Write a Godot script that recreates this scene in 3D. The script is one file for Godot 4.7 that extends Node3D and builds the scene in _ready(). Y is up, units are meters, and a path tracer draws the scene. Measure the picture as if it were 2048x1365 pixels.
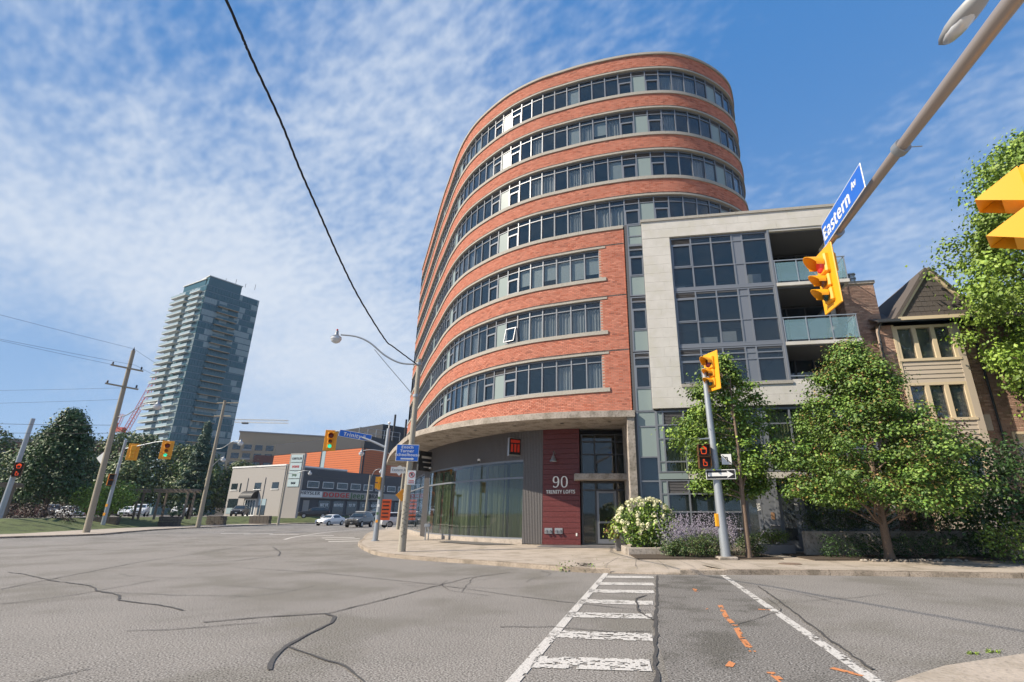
extends Node3D
# A street corner: a curved brick loft building, its pale wing, a townhouse, street poles and signals, a car showroom and a tower.

var M := {}                       # materials by name
var names := {}
var rng := RandomNumberGenerator.new()

func _ready() -> void:
	rng.seed = 11
	make_camera_sky_sun()
	make_materials()
	build_ground()
	build_loft()
	build_storefront()
	build_wing()
	build_townhouse()
	build_far_buildings()
	build_poles_and_signs()
	build_wires()
	build_vehicles()
	build_plants()
	build_small_things()

# ---------------------------------------------------------------- camera, sky, sun
func make_camera_sky_sun() -> void:
	var cam := Camera3D.new()
	cam.name = "camera"
	cam.projection = Camera3D.PROJECTION_FRUSTUM
	cam.near = 0.05
	cam.far = 3000.0
	cam.size = 2.0 * 0.05 * 682.5 / 1010.0
	cam.frustum_offset = Vector2(-88.0 / 1010.0 * 0.05, 0)
	cam.position = Vector3(0, 1.6, 0)
	cam.rotation_degrees = Vector3(18.859, 0, 0)
	add_child(cam)
	cam.current = true
	var env := Environment.new()
	env.background_mode = Environment.BG_SKY
	env.tonemap_mode = Environment.TONE_MAPPER_LINEAR
	env.tonemap_exposure = 1.5
	env.background_energy_multiplier = 0.74
	env.sdfgi_enabled = true
	env.ssao_enabled = true
	env.ssil_enabled = true
	env.fog_enabled = true
	env.fog_density = 0.00015
	env.fog_light_color = Color(0.72, 0.8, 0.9)
	var sky := Sky.new()
	var pm := PanoramaSkyMaterial.new()
	pm.panorama = sky_picture()
	sky.sky_material = pm
	env.sky = sky
	var we := WorldEnvironment.new()
	we.name = "world"
	we.environment = env
	add_child(we)
	var sun := DirectionalLight3D.new()
	sun.name = "sun"
	sun.light_energy = 1.6
	sun.light_angular_distance = 0.5
	sun.light_color = Color(1.0, 0.95, 0.87)
	sun.shadow_enabled = true
	add_child(sun)
	sun.look_at_from_position(Vector3(-72, 63.7, 24.8), Vector3.ZERO)

func sky_picture() -> ImageTexture:
	var w := 2048
	var h := 1024
	var data := PackedFloat32Array()
	data.resize(w * h * 3)
	var big := FastNoiseLite.new()
	big.seed = 5; big.frequency = 0.55; big.fractal_octaves = 3
	var cells := FastNoiseLite.new()
	cells.seed = 21; cells.frequency = 5.0; cells.fractal_octaves = 4; cells.fractal_gain = 0.55
	var wisps := FastNoiseLite.new()
	wisps.seed = 33; wisps.frequency = 1.7; wisps.fractal_octaves = 5; wisps.fractal_gain = 0.6
	wisps.domain_warp_enabled = true; wisps.domain_warp_amplitude = 0.5; wisps.domain_warp_frequency = 1.2
	for j in h:
		var el := (0.5 - (j + 0.5) / h) * PI
		var sy := sin(el)
		var cy := cos(el)
		for i in w:
			var k := (j * w + i) * 3
			if sy <= -0.02:
				data[k] = 0.20; data[k + 1] = 0.20; data[k + 2] = 0.19
				continue
			var az := wrapf(((i + 0.5) / w) * TAU, -PI, PI)
			var up := maxf(sy, 0.0)
			# clear air: pale at the horizon, deep overhead
			var t := pow(1.0 - up, 2.2)
			var r := lerpf(0.052, 0.40, t)
			var g := lerpf(0.205, 0.58, t)
			var b := lerpf(0.52, 0.82, t)
			# a thin sheet of small clouds at one height, laid in rows
			var q := 1.0 / (up + 0.14)
			var px := sin(az) * cy * q
			var pz := -cos(az) * cy * q
			var cover := big.get_noise_2d(px * 0.9 + 3.0, pz * 0.9) * 0.30 + 0.36
			cover += 0.50 * exp(-pow((az + 0.74) / 0.36, 2.0) - pow((el - 0.46) / 0.19, 2.0))
			cover += 0.46 * exp(-pow((az + 0.38) / 0.34, 2.0) - pow((el - 0.25) / 0.12, 2.0))
			cover += 0.24 * exp(-pow((az + 0.30) / 0.28, 2.0) - pow((el - 0.72) / 0.28, 2.0))
			cover += 0.36 * exp(-pow((az - 0.64) / 0.26, 2.0) - pow((el - 0.27) / 0.12, 2.0))
			cover -= 0.62 * exp(-pow((az - 0.62) / 0.48, 2.0) - pow((el - 0.82) / 0.27, 2.0))
			cover -= 0.55 * exp(-pow((az + 0.95) / 0.24, 2.0) - pow((el - 0.15) / 0.11, 2.0))
			var rx := px * 0.82 + pz * 0.57
			var rz := pz * 0.82 - px * 0.57
			var fine := cells.get_noise_2d(rx * 2.6, rz * 5.2)
			var d := (fine * 0.27 + wisps.get_noise_2d(rx * 0.9, rz * 2.1) * 0.30) * lerpf(0.55, 1.0, smoothstep(0.2, 0.6, up))
			var c := smoothstep(0.0, 1.12, cover + d)
			c = c * smoothstep(0.0, 0.13, up) * 0.95
			data[k] = lerpf(r, 0.66, c)
			data[k + 1] = lerpf(g, 0.725, c)
			data[k + 2] = lerpf(b, 0.82, c)
	var im := Image.create_from_data(w, h, false, Image.FORMAT_RGBF, data.to_byte_array())
	return ImageTexture.create_from_image(im)

# ---------------------------------------------------------------- mesh building
class MB:
	var v := PackedVector3Array()
	var n := PackedVector3Array()
	var c := PackedColorArray()
	var col := Color.WHITE
	var colored := false
	func tri(a: Vector3, b: Vector3, d: Vector3) -> void:
		var nn := (d - a).cross(b - a).normalized()
		v.append(a); v.append(b); v.append(d)
		n.append(nn); n.append(nn); n.append(nn)
		if colored:
			c.append(col); c.append(col); c.append(col)
	func tri_n(a: Vector3, b: Vector3, d: Vector3, na: Vector3, nb: Vector3, nd: Vector3) -> void:
		if (d - a).cross(b - a).dot(na + nb + nd) < 0.0:
			v.append(a); v.append(d); v.append(b)
			n.append(na); n.append(nd); n.append(nb)
		else:
			v.append(a); v.append(b); v.append(d)
			n.append(na); n.append(nb); n.append(nd)
		if colored:
			c.append(col); c.append(col); c.append(col)
	func quad(a: Vector3, b: Vector3, d: Vector3, e: Vector3) -> void:
		tri(a, b, d); tri(a, d, e)
	func quad_n(a: Vector3, b: Vector3, d: Vector3, e: Vector3, na: Vector3, nb: Vector3, nd: Vector3, ne: Vector3) -> void:
		tri_n(a, b, d, na, nb, nd); tri_n(a, d, e, na, nd, ne)
	func box(p: Vector3, s: Vector3, bs := Basis()) -> void:   # p centre, s full size
		var x := bs.x * s.x * 0.5
		var y := bs.y * s.y * 0.5
		var z := bs.z * s.z * 0.5
		quad(p - x + y + z, p + x + y + z, p + x - y + z, p - x - y + z)
		quad(p + x + y - z, p - x + y - z, p - x - y - z, p + x - y - z)
		quad(p - x + y - z, p - x + y + z, p - x - y + z, p - x - y - z)
		quad(p + x + y + z, p + x + y - z, p + x - y - z, p + x - y + z)
		quad(p - x + y - z, p + x + y - z, p + x + y + z, p - x + y + z)
		quad(p - x - y + z, p + x - y + z, p + x - y - z, p - x - y - z)
	func bevel_box(p: Vector3, s: Vector3, r: float, bs := Basis()) -> void:  # chamfered along all edges (three crossing boxes' hull)
		var h := s * 0.5
		var f := func(a: float, b: float, d: float) -> Vector3: return p + bs.x * a + bs.y * b + bs.z * d
		var X := h.x; var Y := h.y; var Z := h.z
		var x := X - r; var y := Y - r; var z := Z - r
		for sg in [1.0, -1.0]:
			quad(f.call(-x, y, Z * sg), f.call(x, y, Z * sg), f.call(x, -y, Z * sg), f.call(-x, -y, Z * sg))
			quad(f.call(X * sg, y, -z), f.call(X * sg, y, z), f.call(X * sg, -y, z), f.call(X * sg, -y, -z))
			quad(f.call(-x, Y * sg, -z), f.call(x, Y * sg, -z), f.call(x, Y * sg, z), f.call(-x, Y * sg, z))
			for tg in [1.0, -1.0]:
				quad(f.call(X * sg, y * tg, -z), f.call(X * sg, y * tg, z), f.call(x * sg, Y * tg, z), f.call(x * sg, Y * tg, -z))
				quad(f.call(X * sg, -y, z * tg), f.call(X * sg, y, z * tg), f.call(x * sg, y, Z * tg), f.call(x * sg, -y, Z * tg))
				quad(f.call(-x, Y * sg, z * tg), f.call(x, Y * sg, z * tg), f.call(x, y * sg, Z * tg), f.call(-x, y * sg, Z * tg))
				for ug in [1.0, -1.0]:
					tri(f.call(X * sg, y * tg, z * ug), f.call(x * sg, Y * tg, z * ug), f.call(x * sg, y * tg, Z * ug))
	func rod(a: Vector3, b: Vector3, r0: float, r1 := -1.0, sides := 10, caps := true) -> void:
		if r1 < 0.0: r1 = r0
		var ax := (b - a).normalized()
		var u := ax.cross(Vector3.UP if absf(ax.y) < 0.9 else Vector3.RIGHT).normalized()
		var w := ax.cross(u)
		for i in sides:
			var t0 := TAU * i / sides
			var t1 := TAU * (i + 1) / sides
			var d0 := u * cos(t0) + w * sin(t0)
			var d1 := u * cos(t1) + w * sin(t1)
			quad_n(a + d0 * r0, b + d0 * r1, b + d1 * r1, a + d1 * r0, d0, d0, d1, d1)
			if caps:
				tri(a, a + d0 * r0, a + d1 * r0)
				tri(b, b + d1 * r1, b + d0 * r1)
	func pipe(pts: Array, r: float, sides := 8, r_end := -1.0) -> void:
		var m := pts.size()
		var rings := []
		var u := Vector3.ZERO
		for i in m:
			var t: Vector3 = (pts[mini(i + 1, m - 1)] - pts[maxi(i - 1, 0)]).normalized()
			if i == 0:
				u = t.cross(Vector3.UP if absf(t.y) < 0.9 else Vector3.RIGHT).normalized()
			else:
				u = (u - t * u.dot(t)).normalized()
			var w := t.cross(u)
			var rr := r if r_end < 0.0 else lerpf(r, r_end, float(i) / (m - 1))
			var ring := []
			for k in sides:
				var a := TAU * k / sides
				var d := u * cos(a) + w * sin(a)
				ring.append([pts[i] + d * rr, d])
			rings.append(ring)
		for i in m - 1:
			for k in sides:
				var k2 := (k + 1) % sides
				var A = rings[i][k]; var B = rings[i + 1][k]; var C = rings[i + 1][k2]; var D = rings[i][k2]
				quad_n(A[0], B[0], C[0], D[0], A[1], B[1], C[1], D[1])
		for k in sides:
			var k2 := (k + 1) % sides
			tri(pts[0], rings[0][k][0], rings[0][k2][0])
			tri(pts[m - 1], rings[m - 1][k2][0], rings[m - 1][k][0])
	func lathe(prof: Array, o: Vector3, sides := 16, bs := Basis()) -> void:   # prof: Vector2(radius, height)
		for i in prof.size() - 1:
			var p: Vector2 = prof[i]
			var q: Vector2 = prof[i + 1]
			var e := (q - p).normalized()
			var nr := Vector2(e.y, -e.x)
			for k in sides:
				var a := TAU * k / sides
				var b := TAU * (k + 1) / sides
				var da := bs.x * cos(a) + bs.z * sin(a)
				var db := bs.x * cos(b) + bs.z * sin(b)
				var na := (da * nr.x + bs.y * nr.y)
				var nb := (db * nr.x + bs.y * nr.y)
				quad_n(o + da * p.x + bs.y * p.y, o + da * q.x + bs.y * q.y, o + db * q.x + bs.y * q.y, o + db * p.x + bs.y * p.y, na, na, nb, nb)
	func prism(poly: PackedVector2Array, o: Vector3, ax: Vector3, ay: Vector3, depth: Vector3) -> void:   # flat outline in (ax, ay), pushed along depth
		var ids := Geometry2D.triangulate_polygon(poly)
		var f := func(q: Vector2) -> Vector3: return o + ax * q.x + ay * q.y
		for i in range(0, ids.size(), 3):
			tri(f.call(poly[ids[i]]), f.call(poly[ids[i + 1]]), f.call(poly[ids[i + 2]]))
			tri(f.call(poly[ids[i + 2]]) + depth, f.call(poly[ids[i + 1]]) + depth, f.call(poly[ids[i]]) + depth)
		for i in poly.size():
			var a: Vector3 = f.call(poly[i])
			var b: Vector3 = f.call(poly[(i + 1) % poly.size()])
			quad(a, b, b + depth, a + depth)
	func ball(o: Vector3, r: Vector3, rows := 8, cols := 12) -> void:
		for i in rows:
			for k in cols:
				var p := []
				for e in [[i, k], [i + 1, k], [i + 1, k + 1], [i, k + 1]]:
					var t: float = PI * e[0] / rows
					var a: float = TAU * e[1] / cols
					p.append(Vector3(sin(t) * cos(a), cos(t), sin(t) * sin(a)))
				quad_n(o + p[0] * r, o + p[1] * r, o + p[2] * r, o + p[3] * r, p[0], p[1], p[2], p[3])
	func mesh() -> ArrayMesh:
		var arr := []
		arr.resize(Mesh.ARRAY_MAX)
		arr[Mesh.ARRAY_VERTEX] = v
		arr[Mesh.ARRAY_NORMAL] = n
		if colored:
			arr[Mesh.ARRAY_COLOR] = c
		var m := ArrayMesh.new()
		m.add_surface_from_arrays(Mesh.PRIMITIVE_TRIANGLES, arr)
		return m

func obj(called: String, shape, m: Material, parent: Node = self, at := Transform3D()) -> MeshInstance3D:
	var o := MeshInstance3D.new()
	o.name = called
	o.mesh = shape.mesh() if shape is MB else shape
	o.material_override = m
	o.transform = at
	parent.add_child(o, true)
	return o

func thing(called: String, label: String, category: String, at := Vector3.ZERO, turn := 0.0, group := "") -> Node3D:
	var o := Node3D.new()
	o.name = numbered(called)
	add_child(o)
	o.position = at
	o.rotation.y = turn
	tag(o, label, category, group)
	return o

func numbered(called: String) -> String:
	var k: int = names.get(called, 0)
	names[called] = k + 1
	return called if k == 0 else "%s_%03d" % [called, k]

func tag(o: Node, label: String, category: String, group := "") -> Node:
	o.set_meta("label", label)
	o.set_meta("category", category)
	if group != "":
		o.set_meta("group", group)
	return o

func single(called: String, shape, m: Material, label: String, category: String, group := "", at := Transform3D()) -> MeshInstance3D:
	var o := obj(numbered(called), shape, m, self, at)
	tag(o, label, category, group)
	return o

func setting(called: String, shape, m: Material, parent: Node = self) -> MeshInstance3D:
	var o := obj(called, shape, m, parent)
	if parent == self:
		o.set_meta("kind", "structure")
	return o

func stuff(o: Node) -> Node:
	o.set_meta("kind", "stuff")
	return o

func V(x: float, y: float, z: float) -> Vector3:
	return Vector3(x, y, z)

func lettering(text: String, height: float, depth := 0.01, serif := false, bold := true, squeeze := 1.0) -> TextMesh:
	var t := TextMesh.new()
	var f := SystemFont.new()
	f.font_names = PackedStringArray(["Droid Serif" if serif else "Droid Sans"])
	f.font_weight = 700 if bold else 400
	t.font = f
	t.text = text
	t.font_size = 64
	t.pixel_size = height / 46.0
	t.depth = depth
	t.curve_step = 2.0
	return t

# ---------------------------------------------------------------- materials
func lin(r: float, g: float, b: float, a := 1.0) -> Color:
	var c := Color(r, g, b).linear_to_srgb()
	c.a = a
	return c

func mat(key: String, c: Color, rough := 0.8, metal := 0.0, spec := 0.5) -> StandardMaterial3D:
	var m := StandardMaterial3D.new()
	m.resource_name = key
	m.albedo_color = c
	m.roughness = rough
	m.metallic = metal
	m.metallic_specular = spec
	M[key] = m
	return m

func noise_tex(sd: int, freq: float, oct: int, cols: Array, offs: Array, size := 512, normal := false, strength := 4.0) -> NoiseTexture2D:
	var t := NoiseTexture2D.new()
	var nz := FastNoiseLite.new()
	nz.seed = sd; nz.frequency = freq; nz.fractal_octaves = oct; nz.fractal_gain = 0.6
	t.noise = nz
	t.width = size; t.height = size
	t.seamless = true
	t.normalize = true
	if normal:
		t.as_normal_map = true
		t.bump_strength = strength
	elif cols.size():
		var g := Gradient.new()
		g.colors = PackedColorArray(cols)
		g.offsets = PackedFloat32Array(offs)
		t.color_ramp = g
	return t

func grainy(key: String, base: Color, spread: float, tile: float, rough := 0.85, sd := 1, freq := 0.05, oct := 5, bump := 0.0, coarse := 0.0, coarse_tile := 12.0) -> StandardMaterial3D:
	# base colour with a grain of lighter and darker specks and, when asked, larger weathered patches
	var m := mat(key, Color.WHITE, rough)
	var lo := base.darkened(spread)
	var hi := base.lightened(spread * 0.6)
	m.albedo_texture = noise_tex(sd, freq, oct, [lo, base, base, hi], [0.2, 0.42, 0.6, 0.85])
	m.uv1_triplanar = true
	m.uv1_world_triplanar = true
	m.uv1_scale = Vector3.ONE / tile
	if bump > 0.0:
		m.normal_enabled = true
		m.normal_texture = noise_tex(sd + 1, freq, oct, [], [], 512, true, bump)
	if coarse > 0.0:
		m.detail_enabled = true
		m.detail_blend_mode = BaseMaterial3D.BLEND_MODE_MUL
		m.detail_uv_layer = BaseMaterial3D.DETAIL_UV_2
		m.uv2_triplanar = true
		m.uv2_world_triplanar = true
		m.uv2_scale = Vector3.ONE / coarse_tile
		var d := 1.0 - coarse
		m.detail_albedo = noise_tex(sd + 2, 0.012, 5, [Color(d, d, d * 0.98), Color(0.97, 0.97, 0.97), Color.WHITE], [0.25, 0.5, 0.75])
	return m

func glass(key: String, c: Color, alpha: float, spec := 0.6) -> StandardMaterial3D:
	var m := mat(key, Color(c.r, c.g, c.b, alpha), 0.02, 0.0, spec)
	m.transparency = BaseMaterial3D.TRANSPARENCY_ALPHA
	return m

func make_materials() -> void:
	grainy("asphalt", lin(0.225, 0.208, 0.188), 0.8, 1.6, 0.95, 3, 0.1, 4, 0.9, 0.12, 23.0)
	grainy("old_patch", lin(0.175, 0.163, 0.15), 0.85, 1.6, 0.95, 4, 0.1, 4, 0.9, 0.2, 9.0)
	grainy("concrete_walk", lin(0.42, 0.36, 0.30), 0.14, 2.5, 0.9, 7, 0.06, 5, 1.5, 0.12, 8.0)
	grainy("concrete", lin(0.40, 0.35, 0.30), 0.22, 2.2, 0.9, 9, 0.03, 5, 1.5, 0.2, 6.0)
	grainy("sill_stone", lin(0.37, 0.345, 0.30), 0.18, 1.5, 0.85, 13, 0.04, 5, 1.0)
	grainy("kerb", lin(0.40, 0.33, 0.26), 0.25, 1.4, 0.9, 15, 0.05, 5, 2.0, 0.25, 5.0)
	grainy("paint_white", lin(0.54, 0.52, 0.49), 0.25, 1.2, 0.8, 17, 0.06, 5, 1.5)
	grainy("tar", lin(0.065, 0.062, 0.06), 0.3, 1.0, 0.75, 19, 0.08, 4)
	grainy("paint_orange", lin(0.55, 0.21, 0.08), 0.25, 0.8, 0.85, 20, 0.06, 4)
	grainy("grass_ground", lin(0.10, 0.13, 0.035), 0.5, 1.5, 0.95, 23, 0.08, 4, 3.0, 0.3, 10.0)
	grainy("earth", lin(0.07, 0.05, 0.035), 0.4, 1.0, 0.95, 25, 0.08, 4, 3.0)
	grainy("mortar", lin(0.42, 0.33, 0.27), 0.15, 1.0, 0.9, 27, 0.08, 4)
	var br := mat("brick", Color.WHITE, 0.85)
	br.vertex_color_use_as_albedo = true
	var brg := mat("brick_each", Color.WHITE, 0.88)
	brg.vertex_color_use_as_albedo = true
	brg.normal_enabled = true
	brg.normal_texture = noise_tex(31, 0.06, 4, [], [], 256, true, 2.0)
	brg.uv1_triplanar = true
	brg.uv1_world_triplanar = true
	brg.uv1_scale = Vector3.ONE * 2.0
	grainy("stucco", lin(0.60, 0.575, 0.53), 0.05, 1.6, 0.9, 35, 0.1, 3, 1.2, 0.05, 7.0)
	mat("frame_grey", lin(0.20, 0.215, 0.24), 0.45, 0.3)
	mat("frame_dark", lin(0.055, 0.058, 0.062), 0.5, 0.2)
	mat("spandrel", lin(0.235, 0.29, 0.28), 0.35, 0.0, 0.5)
	mat("louver", lin(0.20, 0.195, 0.20), 0.55, 0.3)
	glass("glass", lin(0.008, 0.03, 0.05), 0.24, 0.7)
	glass("glass_shop", lin(0.02, 0.035, 0.03), 0.28, 0.62)
	glass("glass_rail", lin(0.25, 0.42, 0.46), 0.3, 0.6)
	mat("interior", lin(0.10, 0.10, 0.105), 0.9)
	mat("blind", lin(0.42, 0.52, 0.54), 0.8)
	mat("curtain", lin(0.36, 0.41, 0.43), 0.9)
	mat("curtain_green", lin(0.24, 0.28, 0.145), 0.9)
	grainy("corrugated", lin(0.165, 0.155, 0.15), 0.1, 1.2, 0.5, 41, 0.03, 3)
	M["corrugated"].metallic = 0.4
	grainy("red_panel", lin(0.115, 0.02, 0.02), 0.16, 1.3, 0.5, 43, 0.02, 5, 0.6)
	mat("white_letters", lin(0.75, 0.74, 0.70), 0.5)
	mat("logo_red", lin(0.72, 0.045, 0.02), 0.5)
	mat("black_paint", lin(0.015, 0.015, 0.016), 0.45)
	mat("steel", lin(0.42, 0.43, 0.44), 0.35, 0.8)
	mat("galvanised", lin(0.36, 0.39, 0.42), 0.5, 0.55)
	mat("signal_yellow", lin(0.80, 0.36, 0.012), 0.42)
	mat("signal_inside", lin(0.012, 0.012, 0.013), 0.6)
	mat("lens_red_off", lin(0.10, 0.008, 0.006), 0.15)
	mat("lens_amber_off", lin(0.13, 0.05, 0.006), 0.15)
	mat("lens_green_off", lin(0.01, 0.05, 0.035), 0.15)
	for q in [["lens_red_on", lin(0.4, 0.02, 0.015), lin(0.22, 0.01, 0.006)], ["lens_green_on", lin(0.03, 0.45, 0.28), lin(0.02, 0.55, 0.33)], ["hand_on", lin(0.6, 0.06, 0.01), lin(0.5, 0.055, 0.012)]]:
		var lm := mat(q[0], q[1], 0.2)
		lm.emission_enabled = true
		lm.emission = q[2]
		lm.emission_energy_multiplier = 1.0
	mat("sign_blue", lin(0.012, 0.13, 0.56), 0.4)
	mat("sign_white", lin(0.72, 0.72, 0.70), 0.45)
	mat("sign_orange", lin(0.85, 0.13, 0.03), 0.5)
	mat("sign_amber", lin(0.80, 0.33, 0.02), 0.5)
	mat("sign_red", lin(0.5, 0.02, 0.02), 0.5)
	grainy("pole_concrete", lin(0.36, 0.33, 0.27), 0.2, 1.2, 0.9, 45, 0.06, 5, 1.5)
	grainy("pole_wood", lin(0.33, 0.29, 0.22), 0.25, 1.4, 0.9, 47, 0.05, 5, 2.0)
	mat("wire", lin(0.02, 0.02, 0.022), 0.7)
	mat("lamp_glass", lin(0.62, 0.64, 0.66), 0.2, 0.2)
	mat("lamp_metal", lin(0.30, 0.32, 0.34), 0.45, 0.6)
	mat("rubber", lin(0.018, 0.018, 0.018), 0.85)
	mat("flue_metal", lin(0.40, 0.41, 0.42), 0.4, 0.7)


# ---------------------------------------------------------------- ground
func sheet(poly: Array, y: float) -> MB:   # flat polygon of Vector2(x, z)
	var p := PackedVector2Array(poly)
	var mb := MB.new()
	var ids := Geometry2D.triangulate_polygon(p)
	for i in range(0, ids.size(), 3):
		var a := p[ids[i]]; var b := p[ids[i + 1]]; var d := p[ids[i + 2]]
		if (b - a).cross(d - a) < 0.0:
			var t := b; b = d; d = t
		mb.tri(V(a.x, y, a.y), V(b.x, y, b.y), V(d.x, y, d.y))
	return mb

func ribbon(pts: Array, w: float, y: float, wob := 0.0, sd := 1) -> MB:   # a strip along Vector2 points, uneven when wob > 0
	var r := RandomNumberGenerator.new()
	r.seed = sd
	var fine := []
	for i in pts.size() - 1:
		var a: Vector2 = pts[i]
		var b: Vector2 = pts[i + 1]
		var steps: int = maxi(1, int((b - a).length() / 0.18)) if wob > 0.0 else 1
		for k in steps:
			var q := a.lerp(b, float(k) / steps)
			if wob > 0.0 and (i > 0 or k > 0):
				q += Vector2(r.randf_range(-1, 1), r.randf_range(-1, 1)) * wob
			fine.append(q)
	fine.append(pts[-1])
	var mb := MB.new()
	var last := []
	for i in fine.size():
		var t: Vector2 = (fine[mini(i + 1, fine.size() - 1)] - fine[maxi(i - 1, 0)]).normalized()
		var s := Vector2(-t.y, t.x) * w * 0.5 * (1.0 if wob == 0.0 else r.randf_range(0.6, 1.25))
		var e := [fine[i] - s, fine[i] + s]
		if i:
			mb.quad(V(last[0].x, y, last[0].y), V(e[0].x, y, e[0].y), V(e[1].x, y, e[1].y), V(last[1].x, y, last[1].y))
		last = e
	return mb

func worn_strip(a: Vector2, b: Vector2, w: float, y: float, wear: float, sd: int) -> MB:
	# paint on rough stone: small flakes, missing where tyres have worn them through
	var nz := FastNoiseLite.new()
	nz.seed = sd; nz.frequency = 3.2; nz.fractal_octaves = 4; nz.fractal_gain = 0.9
	var t := (b - a).normalized()
	var n := Vector2(-t.y, t.x)
	var L := (b - a).length()
	var c := 0.028
	var mb := MB.new()
	var nj := int(w / c)
	var edge := FastNoiseLite.new()
	edge.seed = sd + 50; edge.frequency = 2.5
	for j in nj:
		var s0 := -1.0
		var ni := int(L / c)
		for i in ni + 1:
			var x := i * c
			var v := (j + 0.5) * c - w * 0.5
			var rim := (absf(v) / (w * 0.5))
			var keep := i < ni and nz.get_noise_2d(x * 0.8 + a.x * 3.0, v * 1.5 + a.y * 3.0) < 0.42 - wear - 0.3 * maxf(rim - 0.75, 0.0) + edge.get_noise_2d(x, a.y) * 0.1
			if keep and s0 < 0.0: s0 = x
			if not keep and s0 >= 0.0:
				var p := a + t * s0 + n * (v - c * 0.5)
				var q := a + t * x + n * (v - c * 0.5)
				var o := n * c
				mb.quad(V(p.x, y, p.y), V(q.x, y, q.y), V(q.x + o.x, y, q.y + o.y), V(p.x + o.x, y, p.y + o.y))
				s0 = -1.0
	return mb

func smooth_line(pts: Array, steps := 6) -> Array:
	var out := []
	var m := pts.size()
	for i in m - 1:
		for k in steps:
			out.append(pts[i].cubic_interpolate(pts[i + 1], pts[maxi(i - 1, 0)], pts[mini(i + 2, m - 1)], float(k) / steps))
	out.append(pts[-1])
	return out

func kerb_along(called: String, line: Array, hgt: float, w := 0.16, drop := []) -> void:
	# kerb stones of about 1.9 m laid along a line; "drop" lists [x from, x to] where the kerb is lowered
	var parent := Node3D.new()
	parent.name = called
	parent.set_meta("kind", "structure")
	add_child(parent)
	var acc := 0.0
	var run := [line[0]]
	var stones := []
	for i in range(1, line.size()):
		acc += (line[i] - line[i - 1]).length()
		run.append(line[i])
		if acc > 1.9 or i == line.size() - 1:
			stones.append(run)
			run = [line[i]]
			acc = 0.0
	for st in stones:
		var mb := MB.new()
		var low := hgt
		for d in drop:
			if st[0].x > d[0] and st[-1].x < d[1]:
				low = 0.03
		for i in st.size() - 1:
			var a: Vector2 = st[i]
			var b: Vector2 = st[i + 1]
			if i == st.size() - 2:
				b = b - (b - a).normalized() * 0.012
			var nrm := Vector2(-(b - a).y, (b - a).x).normalized() * w
			var y := low + 0.004
			mb.quad(V(a.x, 0, a.y), V(b.x, 0, b.y), V(b.x, y - 0.02, b.y), V(a.x, y - 0.02, a.y))
			var ca := a + nrm * 0.15; var cb := b + nrm * 0.15
			mb.quad(V(a.x, y - 0.02, a.y), V(b.x, y - 0.02, b.y), V(cb.x, y, cb.y), V(ca.x, y, ca.y))
			mb.quad(V(ca.x, y, ca.y), V(cb.x, y, cb.y), V(b.x + nrm.x, y, b.y + nrm.y), V(a.x + nrm.x, y, a.y + nrm.y))
		obj("kerb_stone", mb, M.kerb, parent)

var KERB := []

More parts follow.
